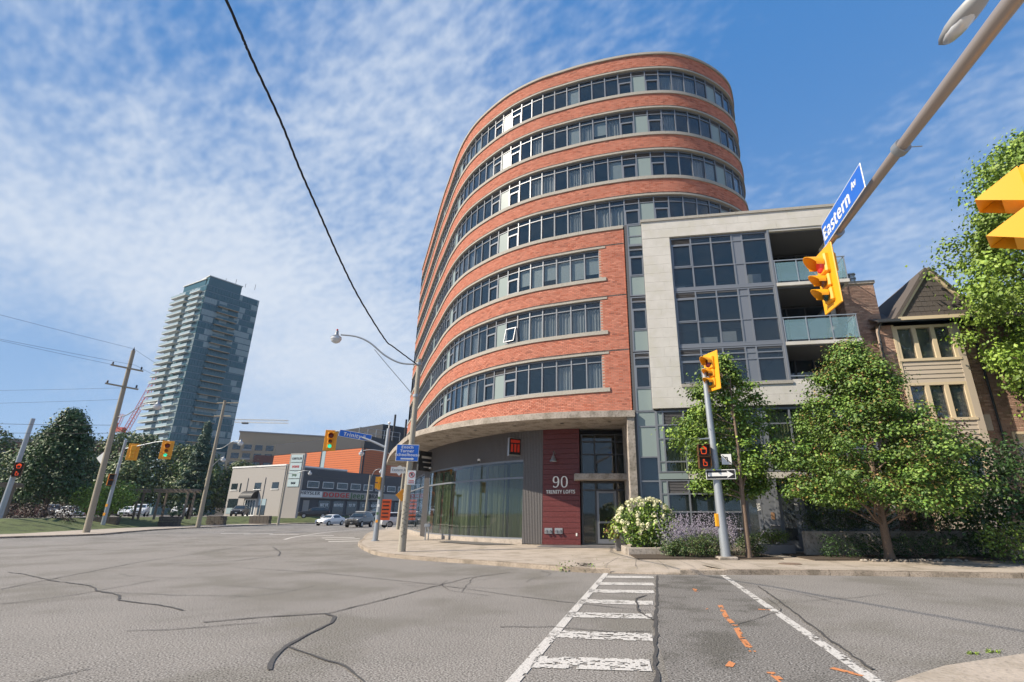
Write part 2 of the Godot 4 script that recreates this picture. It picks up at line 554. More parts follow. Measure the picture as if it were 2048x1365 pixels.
func build_ground() -> void:
	# one sheet of asphalt to the horizon
	setting("road", sheet([Vector2(-1500, 300), Vector2(1500, 300), Vector2(1500, -1500), Vector2(-1500, -1500)], 0.0), M.asphalt)
	# the corner pavement in front of the loft building
	KERB = smooth_line([Vector2(-16.8, -53), Vector2(-16.2, -47.9), Vector2(-14.5, -41.4), Vector2(-12.0, -33.6), Vector2(-10.3, -28.3), Vector2(-7.64, -22.7), Vector2(-6.08, -20.7), Vector2(-4.69, -19.6), Vector2(-1.79, -17.65), Vector2(-0.18, -16.45), Vector2(0.96, -15.7), Vector2(2.85, -15.3), Vector2(4.49, -15.2), Vector2(5.63, -15.2), Vector2(7.99, -15.0), Vector2(12.13, -14.4), Vector2(24, -12.6), Vector2(60, -7.0)])
	var area := []
	for p in KERB:
		# the pavement is cut back where it ramps down to the crossing
		if p.x > 1.0 and p.x < 4.6: area.append(p + Vector2(-0.1, -1.5))
		else: area.append(p)
	var ramp := MB.new()
	for i in KERB.size() - 1:
		var a: Vector2 = KERB[i]
		var b: Vector2 = KERB[i + 1]
		if b.x < 0.95 or a.x > 4.65: continue
		var ha := 0.13 if a.x < 1.0 or a.x > 4.6 else 0.012
		var hb := 0.13 if b.x < 1.0 or b.x > 4.6 else 0.012
		var ia := a + Vector2(-0.1, -1.5)
		var ib := b + Vector2(-0.1, -1.5)
		ramp.quad(V(a.x, ha, a.y), V(ia.x, 0.13, ia.y), V(ib.x, 0.13, ib.y), V(b.x, hb, b.y))
	setting("kerb_ramp", ramp, M.concrete_walk)
	area.append_array([Vector2(60, -60), Vector2(-19, -60)])
	setting("pavement", sheet(area, 0.13), M.concrete_walk)
	kerb_along("kerb", KERB, 0.13, -0.17, [[0.9, 4.7]])
	# score lines across the walk and the brick edging strip behind the kerb
	var joints := MB.new()
	for i in range(40, KERB.size() - 8, 3):
		var t: Vector2 = (KERB[i + 1] - KERB[i]).normalized()
		var nr := Vector2(t.y, -t.x)
		if nr.y > 0.0: nr = -nr
		var a: Vector2 = KERB[i] + nr * 0.7
		var b: Vector2 = a + nr * 3.2
		var s := t * 0.006
		joints.quad(V(a.x - s.x, 0.1325, a.y - s.y), V(a.x + s.x, 0.1325, a.y + s.y), V(b.x + s.x, 0.1325, b.y + s.y), V(b.x - s.x, 0.1325, b.y - s.y))
	setting("pavement_joint", joints, M.tar)
	# far pavement across the road with its kerb, verge and planted strip
	var lk := smooth_line([Vector2(-39.5, -30), Vector2(-37.2, -36.3), Vector2(-36.0, -38.6), Vector2(-35.3, -42.0), Vector2(-37.5, -47.4), Vector2(-40.2, -56), Vector2(-40.9, -66.2), Vector2(-41.3, -80.8), Vector2(-38.7, -92), Vector2(-30, -100)])
	var la: Array = lk.duplicate()
	la.append_array([Vector2(-30, -140), Vector2(-160, -140), Vector2(-160, -30)])
	setting("far_pavement", sheet(la, 0.12), M.concrete_walk)
	kerb_along("far_kerb", lk, 0.12, -0.2)
	setting("verge", sheet([Vector2(-43, -33), Vector2(-41.5, -42), Vector2(-44.5, -50), Vector2(-46.5, -58), Vector2(-47, -78), Vector2(-160, -78), Vector2(-160, -33)], 0.128), M.grass_ground)
	setting("parking_lot", sheet([Vector2(-58, -62), Vector2(-52, -92), Vector2(-150, -110), Vector2(-150, -70)], 0.14), M.asphalt)
	# the near corner of the pavement at our feet
	setting("near_pavement", sheet([Vector2(3.25, -5.8), Vector2(4.3, -6.45), Vector2(5.6, -6.95), Vector2(9, -7.4), Vector2(40, -4.0), Vector2(40, 20), Vector2(-8, 20), Vector2(-2, -1.5), Vector2(1.6, -4.2)], 0.006), M.concrete_walk)
	# older asphalt patch between the crossing lines
	setting("asphalt_patch", sheet([Vector2(1.02, -5.0), Vector2(1.35, -7.6), Vector2(1.62, -9.1), Vector2(2.15, -11.8), Vector2(2.74, -15.1), Vector2(4.45, -15.0), Vector2(3.9, -11), Vector2(3.15, -5.6)], 0.004), M.old_patch)
	# crossing: two edge lines and the worn bars
	setting("crossing_line", worn_strip(Vector2(-0.56, -5.2), Vector2(1.42, -15.6), 0.14, 0.008, 0.02, 2), M.paint_white)
	setting("crossing_edge_line", worn_strip(Vector2(3.12, -5.2), Vector2(4.56, -15.1), 0.16, 0.008, 0.24, 3), M.paint_white)
	var bars := [[-0.31, -6.34, 1.07, -6.20, 0.5], [-0.15, -7.77, 1.32, -7.55, 0.48], [0.13, -9.18, 1.60, -9.03, 0.46], [0.39, -10.52, 1.85, -10.30, 0.5], [0.66, -11.87, 2.11, -11.72, 0.5], [0.91, -13.12, 2.34, -12.99, 0.48], [1.27, -14.46, 2.60, -14.35, 0.5]]
	for i in bars.size():
		var q = bars[i]
		setting("crossing_bar", worn_strip(Vector2(q[0] + 0.05, q[1] - q[4] * 0.5), Vector2(q[2], q[3] - q[4] * 0.5), q[4], 0.008, [0.22, 0.3, 0.26, 0.22, 0.18, 0.14, 0.12][i], 30 + i), M.paint_white)
	# far crossing marks and the lane line
	for q in [[-28.0, -45.1, 0], [-25.4, -43.9, 0], [-22.6, -42.6, 0], [-18.8, -40.2, 0], [-16.0, -37.0, 0], [-14.9, -35.0, 0], [-13.6, -32.4, 0]]:
		setting("far_crossing_bar", ribbon([Vector2(q[0], q[1]), Vector2(q[0] + 1.9, q[1] - 0.9)], 0.7, 0.006), M.paint_white)
	setting("lane_line", ribbon(smooth_line([Vector2(-17.5, -34.9), Vector2(-19.0, -40.2), Vector2(-20.6, -51.4), Vector2(-18.3, -60), Vector2(-14.5, -70), Vector2(-9, -82)]), 0.2, 0.006), M.paint_white)
	# tar-sealed cracks
	var cracks := [
		[[-3.08, -6.28], [-3.36, -6.93], [-3.43, -7.36], [-3.47, -8.07], [-3.45, -8.75], [-3.62, -9.24], [-3.88, -9.5], [-4.76, -9.2], [-5.46, -8.79]],
		[[-3.85, -9.5], [-3.49, -10.57], [-2.76, -12.99], [-2.3, -14.43], [-1.31, -15.77]],
		[[-3.39, -7.29], [-2.89, -6.88], [-2.32, -6.42], [-1.7, -5.6]],
		[[-6.16, -8.18], [-5.59, -8.27], [-5.09, -8.51], [-4.59, -8.75]],
		[[-6.48, -9.8], [-7.28, -10.35], [-8.47, -10.86], [-8.94, -11.48], [-9.31, -11.75], [-9.97, -12.11], [-10.42, -12.58], [-10.87, -12.99], [-12.67, -13.91], [-14.66, -15.28], [-15.65, -15.77]],
		[[-12.33, -12.38], [-13.09, -14.7], [-14.43, -19.05], [-15.05, -23.1], [-17.12, -32.49]],
		[[-10.0, -17.18], [-6.51, -15.58], [-2.79, -13.12], [-0.9, -11.48], [0.39, -10.52], [1.6, -9.75]],
		[[-9.96, -12.08], [-9.24, -11.86], [-7.83, -11.52], [-6.34, -11.42]],
		[[-5.6, -5.0], [-5.21, -5.93], [-5.07, -6.34]],
		[[-10.3, -10.43], [-9.95, -11.58], [-10.0, -12.38], [-10.11, -14.17]],
		[[-14.2, -27.28], [-12.04, -23.83], [-11.03, -21.78], [-11.34, -19.54], [-13.19, -18.33]],
		[[0.95, -5.5], [1.13, -6.59], [1.32, -7.55], [1.6, -9.07], [2.13, -11.8], [2.74, -15.0]],
		[[1.54, -8.97], [1.42, -9.7], [1.49, -10.25], [1.58, -11.12], [1.87, -11.52]],
		[[-0.83, -8.46], [-0.07, -8.46], [0.77, -8.12], [1.35, -8.15]],
		[[4.68, -12.9], [4.27, -10.67], [3.63, -7.55], [3.42, -6.29]],
		[[3.4, -7.9], [3.75, -7.8]]]
	var wide := [0.10, 0.07, 0.06, 0.05, 0.08, 0.06, 0.045, 0.04, 0.05, 0.045, 0.09, 0.10, 0.07, 0.05, 0.07, 0.03]
	for i in cracks.size():
		var l := []
		for q in cracks[i]: l.append(Vector2(q[0], q[1]))
		setting("crack_seal", ribbon(l, wide[i] * 0.55, 0.0115, 0.02, 60 + i), M.tar)
	# fine open cracks
	var fr := RandomNumberGenerator.new()
	fr.seed = 404
	for i in 16:
		var p := Vector2(fr.randf_range(-13, 6), fr.randf_range(-17, -6.5))
		var a := fr.randf_range(-0.5, 0.5) + (0.0 if fr.randf() < 0.65 else 1.4)
		var l := [p]
		for k in 9:
			a += fr.randfn() * 0.22
			p += Vector2(cos(a), sin(a)) * fr.randf_range(0.2, 0.5)
			l.append(p)
		setting("hairline_crack", ribbon(l, 0.014, 0.0105, 0.012, 500 + i), M.tar)
	# surveyor's orange paint
	var marks := [[[3.01, -10.33], [2.76, -9.18], [2.7, -8.68]], [[2.7, -8.6], [2.5, -7.69], [2.39, -7.01]], [[2.27, -6.2], [2.26, -5.7]], [[1.9, -6.4], [2.02, -6.62]], [[3.0, -6.35], [3.2, -6.05]], [[3.1, -12.5], [3.02, -12.0]], [[2.75, -10.0], [2.6, -9.9]], [[3.55, -9.9], [3.75, -9.85]]]
	for i in marks.size():
		var l := []
		for q in marks[i]: l.append(Vector2(q[0], q[1]))
		for k in l.size() - 1:
			setting("survey_mark", worn_strip(l[k], l[k + 1], 0.085, 0.0095, 0.36, 90 + i * 3 + k), M.paint_orange)

# ---------------------------------------------------------------- the curved loft building
var CD := []      # points of the facade line in plan
var CS := []      # running length
var S_ZERO := 0.0 # length at the brick corner

func curve_setup() -> void:
	var pts := [Vector2(12.3, -40), Vector2(12.3, -31), Vector2(12.25, -29), Vector2(12.01, -27.4), Vector2(11.5, -26.1), Vector2(10.9, -25.1), Vector2(9.9, -24.2), Vector2(8.55, -23.43), Vector2(7.15, -23.0), Vector2(5.86, -22.93), Vector2(4.18, -23.13), Vector2(2.07, -23.66), Vector2(0.4, -24.25), Vector2(-1.31, -24.97), Vector2(-3.19, -26.2), Vector2(-5.09, -28.06), Vector2(-6.32, -29.75), Vector2(-7.44, -31.9), Vector2(-8.65, -34.8), Vector2(-9.81, -37.6), Vector2(-12.07, -43.5), Vector2(-15, -51.1)]
	CD = smooth_line(pts, 16)
	CS = [0.0]
	for i in range(1, CD.size()):
		CS.append(CS[-1] + (CD[i] - CD[i - 1]).length())
	var best := 1e9
	for i in CD.size():
		var d: float = (CD[i] - Vector2(3.5, -23.28)).length()
		if d < best:
			best = d
			S_ZERO = CS[i]

func c_index(s: float) -> int:
	var lo := 0
	var hi := CS.size() - 2
	while lo < hi:
		var mid := (lo + hi + 1) >> 1
		if CS[mid] <= s: lo = mid
		else: hi = mid - 1
	return lo

func c_at(s: float) -> Vector2:
	s = clampf(s + S_ZERO, 0.0, CS[-1])
	var i := c_index(s)
	return CD[i].lerp(CD[i + 1], (s - CS[i]) / maxf(CS[i + 1] - CS[i], 1e-6))

func c_out(s: float) -> Vector2:
	var t := (c_at(s + 0.3) - c_at(s - 0.3)).normalized()
	return Vector2(t.y, -t.x)

func c3(s: float, y: float, off: float) -> Vector3:
	var p := c_at(s) + c_out(s) * off
	return V(p.x, y, p.y)

func strip(mb: MB, s0: float, s1: float, y0: float, y1: float, outer: float, inner: float, step := 0.4) -> void:
	var m := maxi(1, int(ceil((s1 - s0) / step)))
	for i in m:
		var a := lerpf(s0, s1, float(i) / m)
		var b := lerpf(s0, s1, float(i + 1) / m)
		var na2 := c_out(a)
		var nb2 := c_out(b)
		var na := V(na2.x, 0, na2.y)
		var nb := V(nb2.x, 0, nb2.y)
		mb.quad_n(c3(a, y1, outer), c3(a, y0, outer), c3(b, y0, outer), c3(b, y1, outer), na, na, nb, nb)
		mb.quad(c3(a, y1, outer), c3(b, y1, outer), c3(b, y1, inner), c3(a, y1, inner))
		mb.quad(c3(a, y0, outer), c3(a, y0, inner), c3(b, y0, inner), c3(b, y0, outer))
		mb.quad(c3(a, y0, inner), c3(a, y1, inner), c3(b, y1, inner), c3(b, y0, inner))
	for s in [s0, s1]:
		mb.quad(c3(s, y0, outer), c3(s, y1, outer), c3(s, y1, inner), c3(s, y0, inner))

const S2 := 7.28
const PITCH := 2.905
const HEAD := 1.67
const S_LEFT := 38.0
const S_RIGHT := -17.0

func brick_unit(size: Vector3, r: float) -> ArrayMesh:
	var mb := MB.new()
	mb.colored = true
	var h := size * 0.5
	var x := h.x - r
	var y := h.y - r
	# front face with a small arris, and the four sides
	mb.quad(V(-x, y, 0), V(x, y, 0), V(x, -y, 0), V(-x, -y, 0))
	var A := [V(-x, y, 0), V(x, y, 0), V(x, -y, 0), V(-x, -y, 0)]
	var B := [V(-h.x, h.y, -r), V(h.x, h.y, -r), V(h.x, -h.y, -r), V(-h.x, -h.y, -r)]
	for i in 4:
		var k := (i + 1) % 4
		mb.quad(A[i], B[i], B[k], A[k])
		var d := V(0, 0, -size.z)
		mb.quad(B[i], B[i] + d, B[k] + d, B[k])
	return mb.mesh()

func brick_color(r: RandomNumberGenerator) -> Color:
	var k := r.randf_range(0.88, 1.1)
	var c := Color(0.485, 0.182, 0.118)
	var pick := r.randf()
	if pick < 0.14: c = Color(0.42, 0.135, 0.08)
	elif pick < 0.30: c = Color(0.53, 0.215, 0.145)
	elif pick < 0.34: c = Color(0.33, 0.12, 0.08)
	return Color(c.r * k, c.g * k, c.b * k)

func bricks(parent: Node, areas: Array, sd: int) -> void:
	# areas: [s0, s1, y0, y1, dark first course]
	var r := RandomNumberGenerator.new()
	r.seed = sd
	var tr := []
	var cols := []
	for q in areas:
		var rows := int(round((q[3] - q[2]) / 0.075))
		var ch: float = (q[3] - q[2]) / rows
		for j in rows:
			var y: float = q[2] + (j + 0.5) * ch
			var s: float = q[0] + 0.1075
			if j % 2: s -= 0.1125
			while s < q[1]:
				var half := 0.1075
				var s_mid := s
				var w := 1.0
				if s - half < q[0]:
					w = (s + half - q[0]) / 0.215
					s_mid = (q[0] + s + half) * 0.5
				if s + half > q[1]:
					w = (q[1] - s + half) / 0.215
					s_mid = (q[1] + s - half) * 0.5
				s += 0.225
				if w < 0.15: continue
				var o2 := c_out(s_mid)
				var nz := V(o2.x, 0, o2.y)
				var ax := Vector3.UP.cross(nz)
				var b := Basis(ax * w, Vector3.UP * (ch / 0.075), nz)
				tr.append(Transform3D(b, c3(s_mid, y, r.randf_range(-0.002, 0.002))))
				cols.append(Color(0.10, 0.075, 0.068) * r.randf_range(0.7, 1.3) if (q[4] and j == 0) else brick_color(r))
	var mm := MultiMesh.new()
	mm.transform_format = MultiMesh.TRANSFORM_3D
	mm.use_colors = true
	mm.mesh = brick_unit(Vector3(0.213, 0.064, 0.03), 0.004)
	mm.instance_count = tr.size()
	for i in tr.size():
		mm.set_instance_transform(i, tr[i])
		mm.set_instance_color(i, cols[i])
	var o := MultiMeshInstance3D.new()
	o.name = "brickwork"
	o.multimesh = mm
	o.material_override = M.brick_each
	parent.add_child(o, true)
	stuff(o)

var WIN := {}

func window_meshes() -> void:
	var w := 0.79
	var h := HEAD
	for kind in ["fixed", "operable", "panel"]:
		var f := MB.new()
		for sx in [-1.0, 1.0]:
			f.box(V(sx * (w * 0.5 - 0.017), h * 0.5, -0.04), V(0.034, h, 0.10))
		f.box(V(0, 0.03, -0.045), V(w - 0.068, 0.06, 0.09))
		f.box(V(0, h - 0.025, -0.045), V(w - 0.068, 0.05, 0.09))
		f.box(V(0, 1.345, -0.045), V(w - 0.068, 0.045, 0.08))
		if kind == "operable":
			f.box(V(0, 0.94, -0.045), V(w - 0.068, 0.05, 0.08))
			for sx in [-1.0, 1.0]:
				f.box(V(sx * (w * 0.5 - 0.06), 0.487, -0.02), V(0.05, 0.85, 0.07))
			for y in [0.085, 0.89]:
				f.box(V(0, y, -0.02), V(w - 0.17, 0.05, 0.07))
		WIN[kind] = f.mesh()
	var pane := func(pw: float, ph: float) -> ArrayMesh:
		var m := MB.new()
		m.box(Vector3.ZERO, V(pw, ph, 0.012))
		return m.mesh()
	WIN.main = pane.call(w - 0.068, 1.262)
	WIN.top = pane.call(w - 0.068, 0.252)
	WIN.sash = pane.call(w - 0.17, 0.755)
	WIN.mid = pane.call(w - 0.068, 0.358)
	var sp := MB.new()
	sp.box(Vector3.ZERO, V(w - 0.068, 1.262, 0.03))
	WIN.spandrel = sp.mesh()
	var lv := MB.new()
	for i in 6:
		lv.box(V(0, -0.105 + i * 0.042, 0), V(w - 0.068, 0.006, 0.05), Basis(Vector3.RIGHT, 0.6))
	lv.box(V(0, 0, -0.04), V(w - 0.068, 0.25, 0.004))
	WIN.louver = lv.mesh()
	for kind in 3:
		var cu := MB.new()
		var last := Vector3.ZERO
		var n := 26
		for i in n + 1:
			var x := lerpf(-0.36, 0.36, float(i) / n)
			var ph := i * (0.9 + 0.25 * kind) + kind * 1.7
			var p := V(x, 0, sin(ph) * 0.03 + sin(ph * 0.37) * 0.012)
			if i:
				cu.quad(last + V(0, 1.3, 0), p + V(0, 1.3, 0), p + V(0, 0.02, 0), last + V(0, 0.02, 0))
			last = p
		WIN["curtain%d" % kind] = cu.mesh()
	var bl := MB.new()
	bl.box(V(0, 0, 0), V(0.72, 1.0, 0.006))
	WIN.blind = bl.mesh()

func window_cell(parent: Node, s: float, y: float, kind: String, r: RandomNumberGenerator, behind := "") -> void:
	var o2 := c_out(s)
	var nz := V(o2.x, 0, o2.y)
	var at := Transform3D(Basis(Vector3.UP.cross(nz), Vector3.UP, nz), c3(s, y, -0.10))
	var wd := obj("window", WIN[kind], M.frame_grey, parent, at)
	# panes are never set perfectly true: each leans by a fraction of a degree
	var tilt := func() -> Basis: return Basis(Vector3.UP, r.randf_range(-0.006, 0.006)) * Basis(Vector3.RIGHT, r.randf_range(-0.005, 0.005))
	var z := -0.05
	match kind:
		"fixed":
			obj("pane", WIN.main, M.glass, wd, Transform3D(tilt.call(), V(0, 0.691, z)))
			obj("pane", WIN.top, M.glass, wd, Transform3D(tilt.call(), V(0, 1.494, z)))
		"operable":
			obj("pane", WIN.sash, M.glass, wd, Transform3D(tilt.call(), V(0, 0.487, z)))
			obj("pane", WIN.mid, M.glass, wd, Transform3D(tilt.call(), V(0, 1.144, z)))
			obj("vent_louver", WIN.louver, M.louver, wd, Transform3D(Basis(), V(0, 1.494, z)))
		"panel":
			obj("spandrel_panel", WIN.spandrel, M.spandrel, wd, Transform3D(tilt.call(), V(0, 0.691, z)))
			obj("vent_louver", WIN.louver, M.louver, wd, Transform3D(Basis(), V(0, 1.494, z)))
	if behind == "curtain":
		obj("curtain", WIN["curtain%d" % r.randi_range(0, 2)], M.curtain, wd, Transform3D(Basis(), V(0, 0, -0.2)))
	elif behind == "blind":
		var d := r.randf_range(0.75, 1.28)
		obj("blind", WIN.blind, M.blind, wd, Transform3D(Basis.from_scale(V(1, d, 1)), V(0, 1.32 - d * 0.5, -0.14)))

func build_loft() -> void:
	curve_setup()
	window_meshes()
	var t := thing("loft_building", "tall curved brick loft building with ribbon windows and pale stone bands", "building")
	var r := RandomNumberGenerator.new()
	r.seed = 77
	# backing walls, floors and the wall at the back of the rooms
	var back := MB.new()
	var core := MB.new()
	var slabs := MB.new()
	strip(back, 0.0, S_LEFT, 6.1, S2 - 0.19, -0.014, -0.25)
	strip(back, 0.0, 1.34, S2 - 0.19, S2 + 3 * PITCH - 0.19, -0.014, -0.3)
	for k in range(2, 9):
		var s := S2 + (k - 2) * PITCH
		var right := 0.0 if k <= 4 else S_RIGHT
		var top := S2 + (k - 1) * PITCH - 0.19
		if k == 8: top = 27.45
		strip(back, right if k > 4 else 1.34, S_LEFT, s + HEAD + 0.14, top, -0.014, -0.25)
		strip(slabs, right, S_LEFT, s - 0.75, s - 0.5, -0.26, -4.0, 1.0)
	strip(core, 0.0, S_LEFT, 6.0, 27.2, -4.0, -4.2, 1.0)
	strip(core, S_RIGHT, 0.0, 15.2, 27.2, -4.0, -4.2, 1.0)
	strip(slabs, S_RIGHT, S_LEFT, 27.0, 27.2, -0.26, -9.0, 1.0)
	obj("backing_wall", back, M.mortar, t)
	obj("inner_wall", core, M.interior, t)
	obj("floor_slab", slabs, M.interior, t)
	# brickwork, band by band
	bricks(t, [[0.0, S_LEFT, 6.1, S2 - 0.19, false]], 1)
	for k in range(2, 5):
		var s := S2 + (k - 2) * PITCH
		bricks(t, [[0.0, 1.33, s - 0.19, s + HEAD + 0.14, false], [0.0, S_LEFT, s + HEAD + 0.14, s + PITCH - 0.19, true]], 10 + k)
	for k in range(5, 9):
		var s := S2 + (k - 2) * PITCH
		bricks(t, [[S_RIGHT, S_LEFT, s + HEAD + 0.14, (s + PITCH - 0.19) if k < 8 else 27.45, true]], 20 + k)
	# the return of the brick corner
	var ret := MB.new()
	var o2 := c_out(0.0)
	var nrm := V(o2.x, 0, o2.y)
	for j in int((15.75 - 6.1) / 0.075):
		for i in 3:
			ret.box(c3(0.0, 6.1 + (j + 0.5) * 0.075, -0.15 - i * 0.22 + (0.1 if j % 2 else 0.0)) + V(0.012, 0, 0), V(0.02, 0.066, 0.21), Basis(Vector3.UP.cross(nrm), Vector3.UP, nrm))
	stuff(obj("brick_return", ret, mat("brick_plain", lin(0.46, 0.14, 0.075), 0.88), t))
	# stone bands: sills and lintels of each row, in lengths of about two metres, and the coping
	for k in range(2, 9):
		var s := S2 + (k - 2) * PITCH
		var a := 0.98 if k <= 4 else (0.0 if k == 5 else S_RIGHT)
		if k == 5: a = 0.0
		var b := a
		while b < S_LEFT:
			var e := minf(b + 2.4, S_LEFT)
			var sill := MB.new()
			strip(sill, b, e - 0.008, s - 0.19, s, 0.06, -0.2)
			obj("stone_sill", sill, M.sill_stone, t)
			var lint := MB.new()
			strip(lint, b, e - 0.008, s + HEAD + 0.03, s + HEAD + 0.13, 0.035, -0.2)
			obj("stone_lintel", lint, M.sill_stone, t)
			b = e
		if k == 5:
			var rest := MB.new()
			strip(rest, S_RIGHT, 0.0, s + HEAD + 0.03, s + HEAD + 0.13, 0.035, -0.2)
			obj("stone_lintel", rest, M.sill_stone, t)
	var b2 := S_RIGHT
	while b2 < S_LEFT:
		var e2 := minf(b2 + 2.6, S_LEFT)
		var cap := MB.new()
		strip(cap, b2, e2 - 0.01, 27.45, 27.6, 0.09, -0.35)
		obj("coping_stone", cap, M.sill_stone, t)
		b2 = e2
	# windows
	for k in range(2, 9):
		var s := S2 + (k - 2) * PITCH
		var first := 0 if k <= 4 else -14
		var s_first := 1.35 if k <= 4 else -0.11
		var last := 24 if k <= 4 else 26
		for j in range(first, last):
			var kind := "fixed"
			if k <= 4:
				var m := posmod(j, 8)
				kind = "panel" if m == 7 else ("operable" if (m == 6 or (m == 0 and j > 0)) else "fixed")
			else:
				var m := posmod(j - 9, 8) if j > 3 else posmod(j + 2, 6)
				if j > 3:
					kind = "panel" if m == 0 else ("operable" if (m == 1 or m == 7) else "fixed")
				elif j < 0:
					kind = "panel" if m == 0 else ("operable" if (m == 5 or m == 1) and j > -4 else "fixed")
			var behind := ""
			if kind == "fixed":
				if k == 4 and j < 6: behind = "blind"
				elif k == 3 and j < 6: behind = "curtain"
				elif k == 5 and j >= 0 and j < 2: behind = "curtain"
				elif k == 7 and j >= 0 and j < 4: behind = "blind" if j % 2 else "curtain"
				elif k == 8 and j >= -6 and j < -3: behind = "curtain"
				elif r.randf() < 0.25: behind = "curtain" if r.randf() < 0.5 else "blind"
			window_cell(t, s_first + 0.79 * (j + 0.5), s, kind, r, behind)
		# the far sweep of the facade, too foreshortened to tell the panes apart
		var sl := s_first + 0.79 * last
		var fr := MB.new()
		var gl := MB.new()
		var x := sl
		while x < S_LEFT:
			strip(fr, x, x + 0.06, s, s + HEAD, -0.09, -0.19, 1.0)
			x += 0.79
		strip(fr, sl, S_LEFT, s, s + 0.06, -0.10, -0.18)
		strip(fr, sl, S_LEFT, s + 1.32, s + 1.37, -0.10, -0.18)
		strip(gl, sl, S_LEFT, s + 0.06, s + HEAD, -0.145, -0.15)
		stuff(obj("far_window_frame", fr, M.frame_grey, t))
		stuff(obj("far_window_glass", gl, M.glass, t))
	# one sash stands open
	var o3 := c_out(6.5)
	var nz := V(o3.x, 0, o3.y)
	var sash := MB.new()
	for sx in [-1.0, 1.0]: sash.box(V(sx * 0.33, -0.42, 0), V(0.05, 0.85, 0.04))
	for y in [-0.02, -0.82]: sash.box(V(0, y, 0), V(0.62, 0.05, 0.04))
	var bs := Basis(Vector3.UP.cross(nz), Vector3.UP, nz) * Basis(Vector3.RIGHT, -0.22)
	var os := obj("open_sash", sash, M.frame_grey, t, Transform3D(bs, c3(1.35 + 0.79 * 6.5, S2 + PITCH + 0.92, -0.03)))
	obj("pane", WIN.sash, M.glass, os, Transform3D(Basis(), V(0, -0.42, 0)))
	# roof deck
	var deck := MB.new()
	var poly := PackedVector2Array()
	for i in range(0, CD.size(), 8): poly.append(CD[i])
	poly.append(Vector2(12, -51))
	deck.v = sheet(Array(poly), 27.22).v
	deck.n.resize(deck.v.size())
	deck.n.fill(Vector3.UP)
	obj("roof_deck", deck, M.concrete, t)
	# blind back walls close the building
	var bw := MB.new()
	bw.box(V(-1.0, 16.6, -51.3), V(26.4, 21.2, 0.4))
	bw.box(V(0.0, 3.0, -52.0), V(24.4, 5.9, 0.4))
	bw.box(V(12.2, 13.6, -45.6), V(0.4, 27.2, 11.0))
	obj("back_wall", bw, M.brick_plain, t)

# ---------------------------------------------------------------- canopy, shop front and entrance of the loft building
func line_strip(mb: MB, l: Array, y0: float, y1: float, thick: float) -> void:   # wall of some thickness along Vector2 points
	for i in l.size() - 1:
		var a: Vector2 = l[i]
		var b: Vector2 = l[i + 1]
		var t := (b - a).normalized()
		var n := Vector2(t.y, -t.x)
		if i == 0: pass
		var ia := a - n * thick
		var ib := b - n * thick
		mb.quad(V(a.x, y1, a.y), V(a.x, y0, a.y), V(b.x, y0, b.y), V(b.x, y1, b.y))
		mb.quad(V(ia.x, y1, ia.y), V(ib.x, y1, ib.y), V(ib.x, y0, ib.y), V(ia.x, y0, ia.y))
		mb.quad(V(a.x, y1, a.y), V(b.x, y1, b.y), V(ib.x, y1, ib.y), V(ia.x, y1, ia.y))
		mb.quad(V(a.x, y0, a.y), V(ia.x, y0, ia.y), V(ib.x, y0, ib.y), V(b.x, y0, b.y))

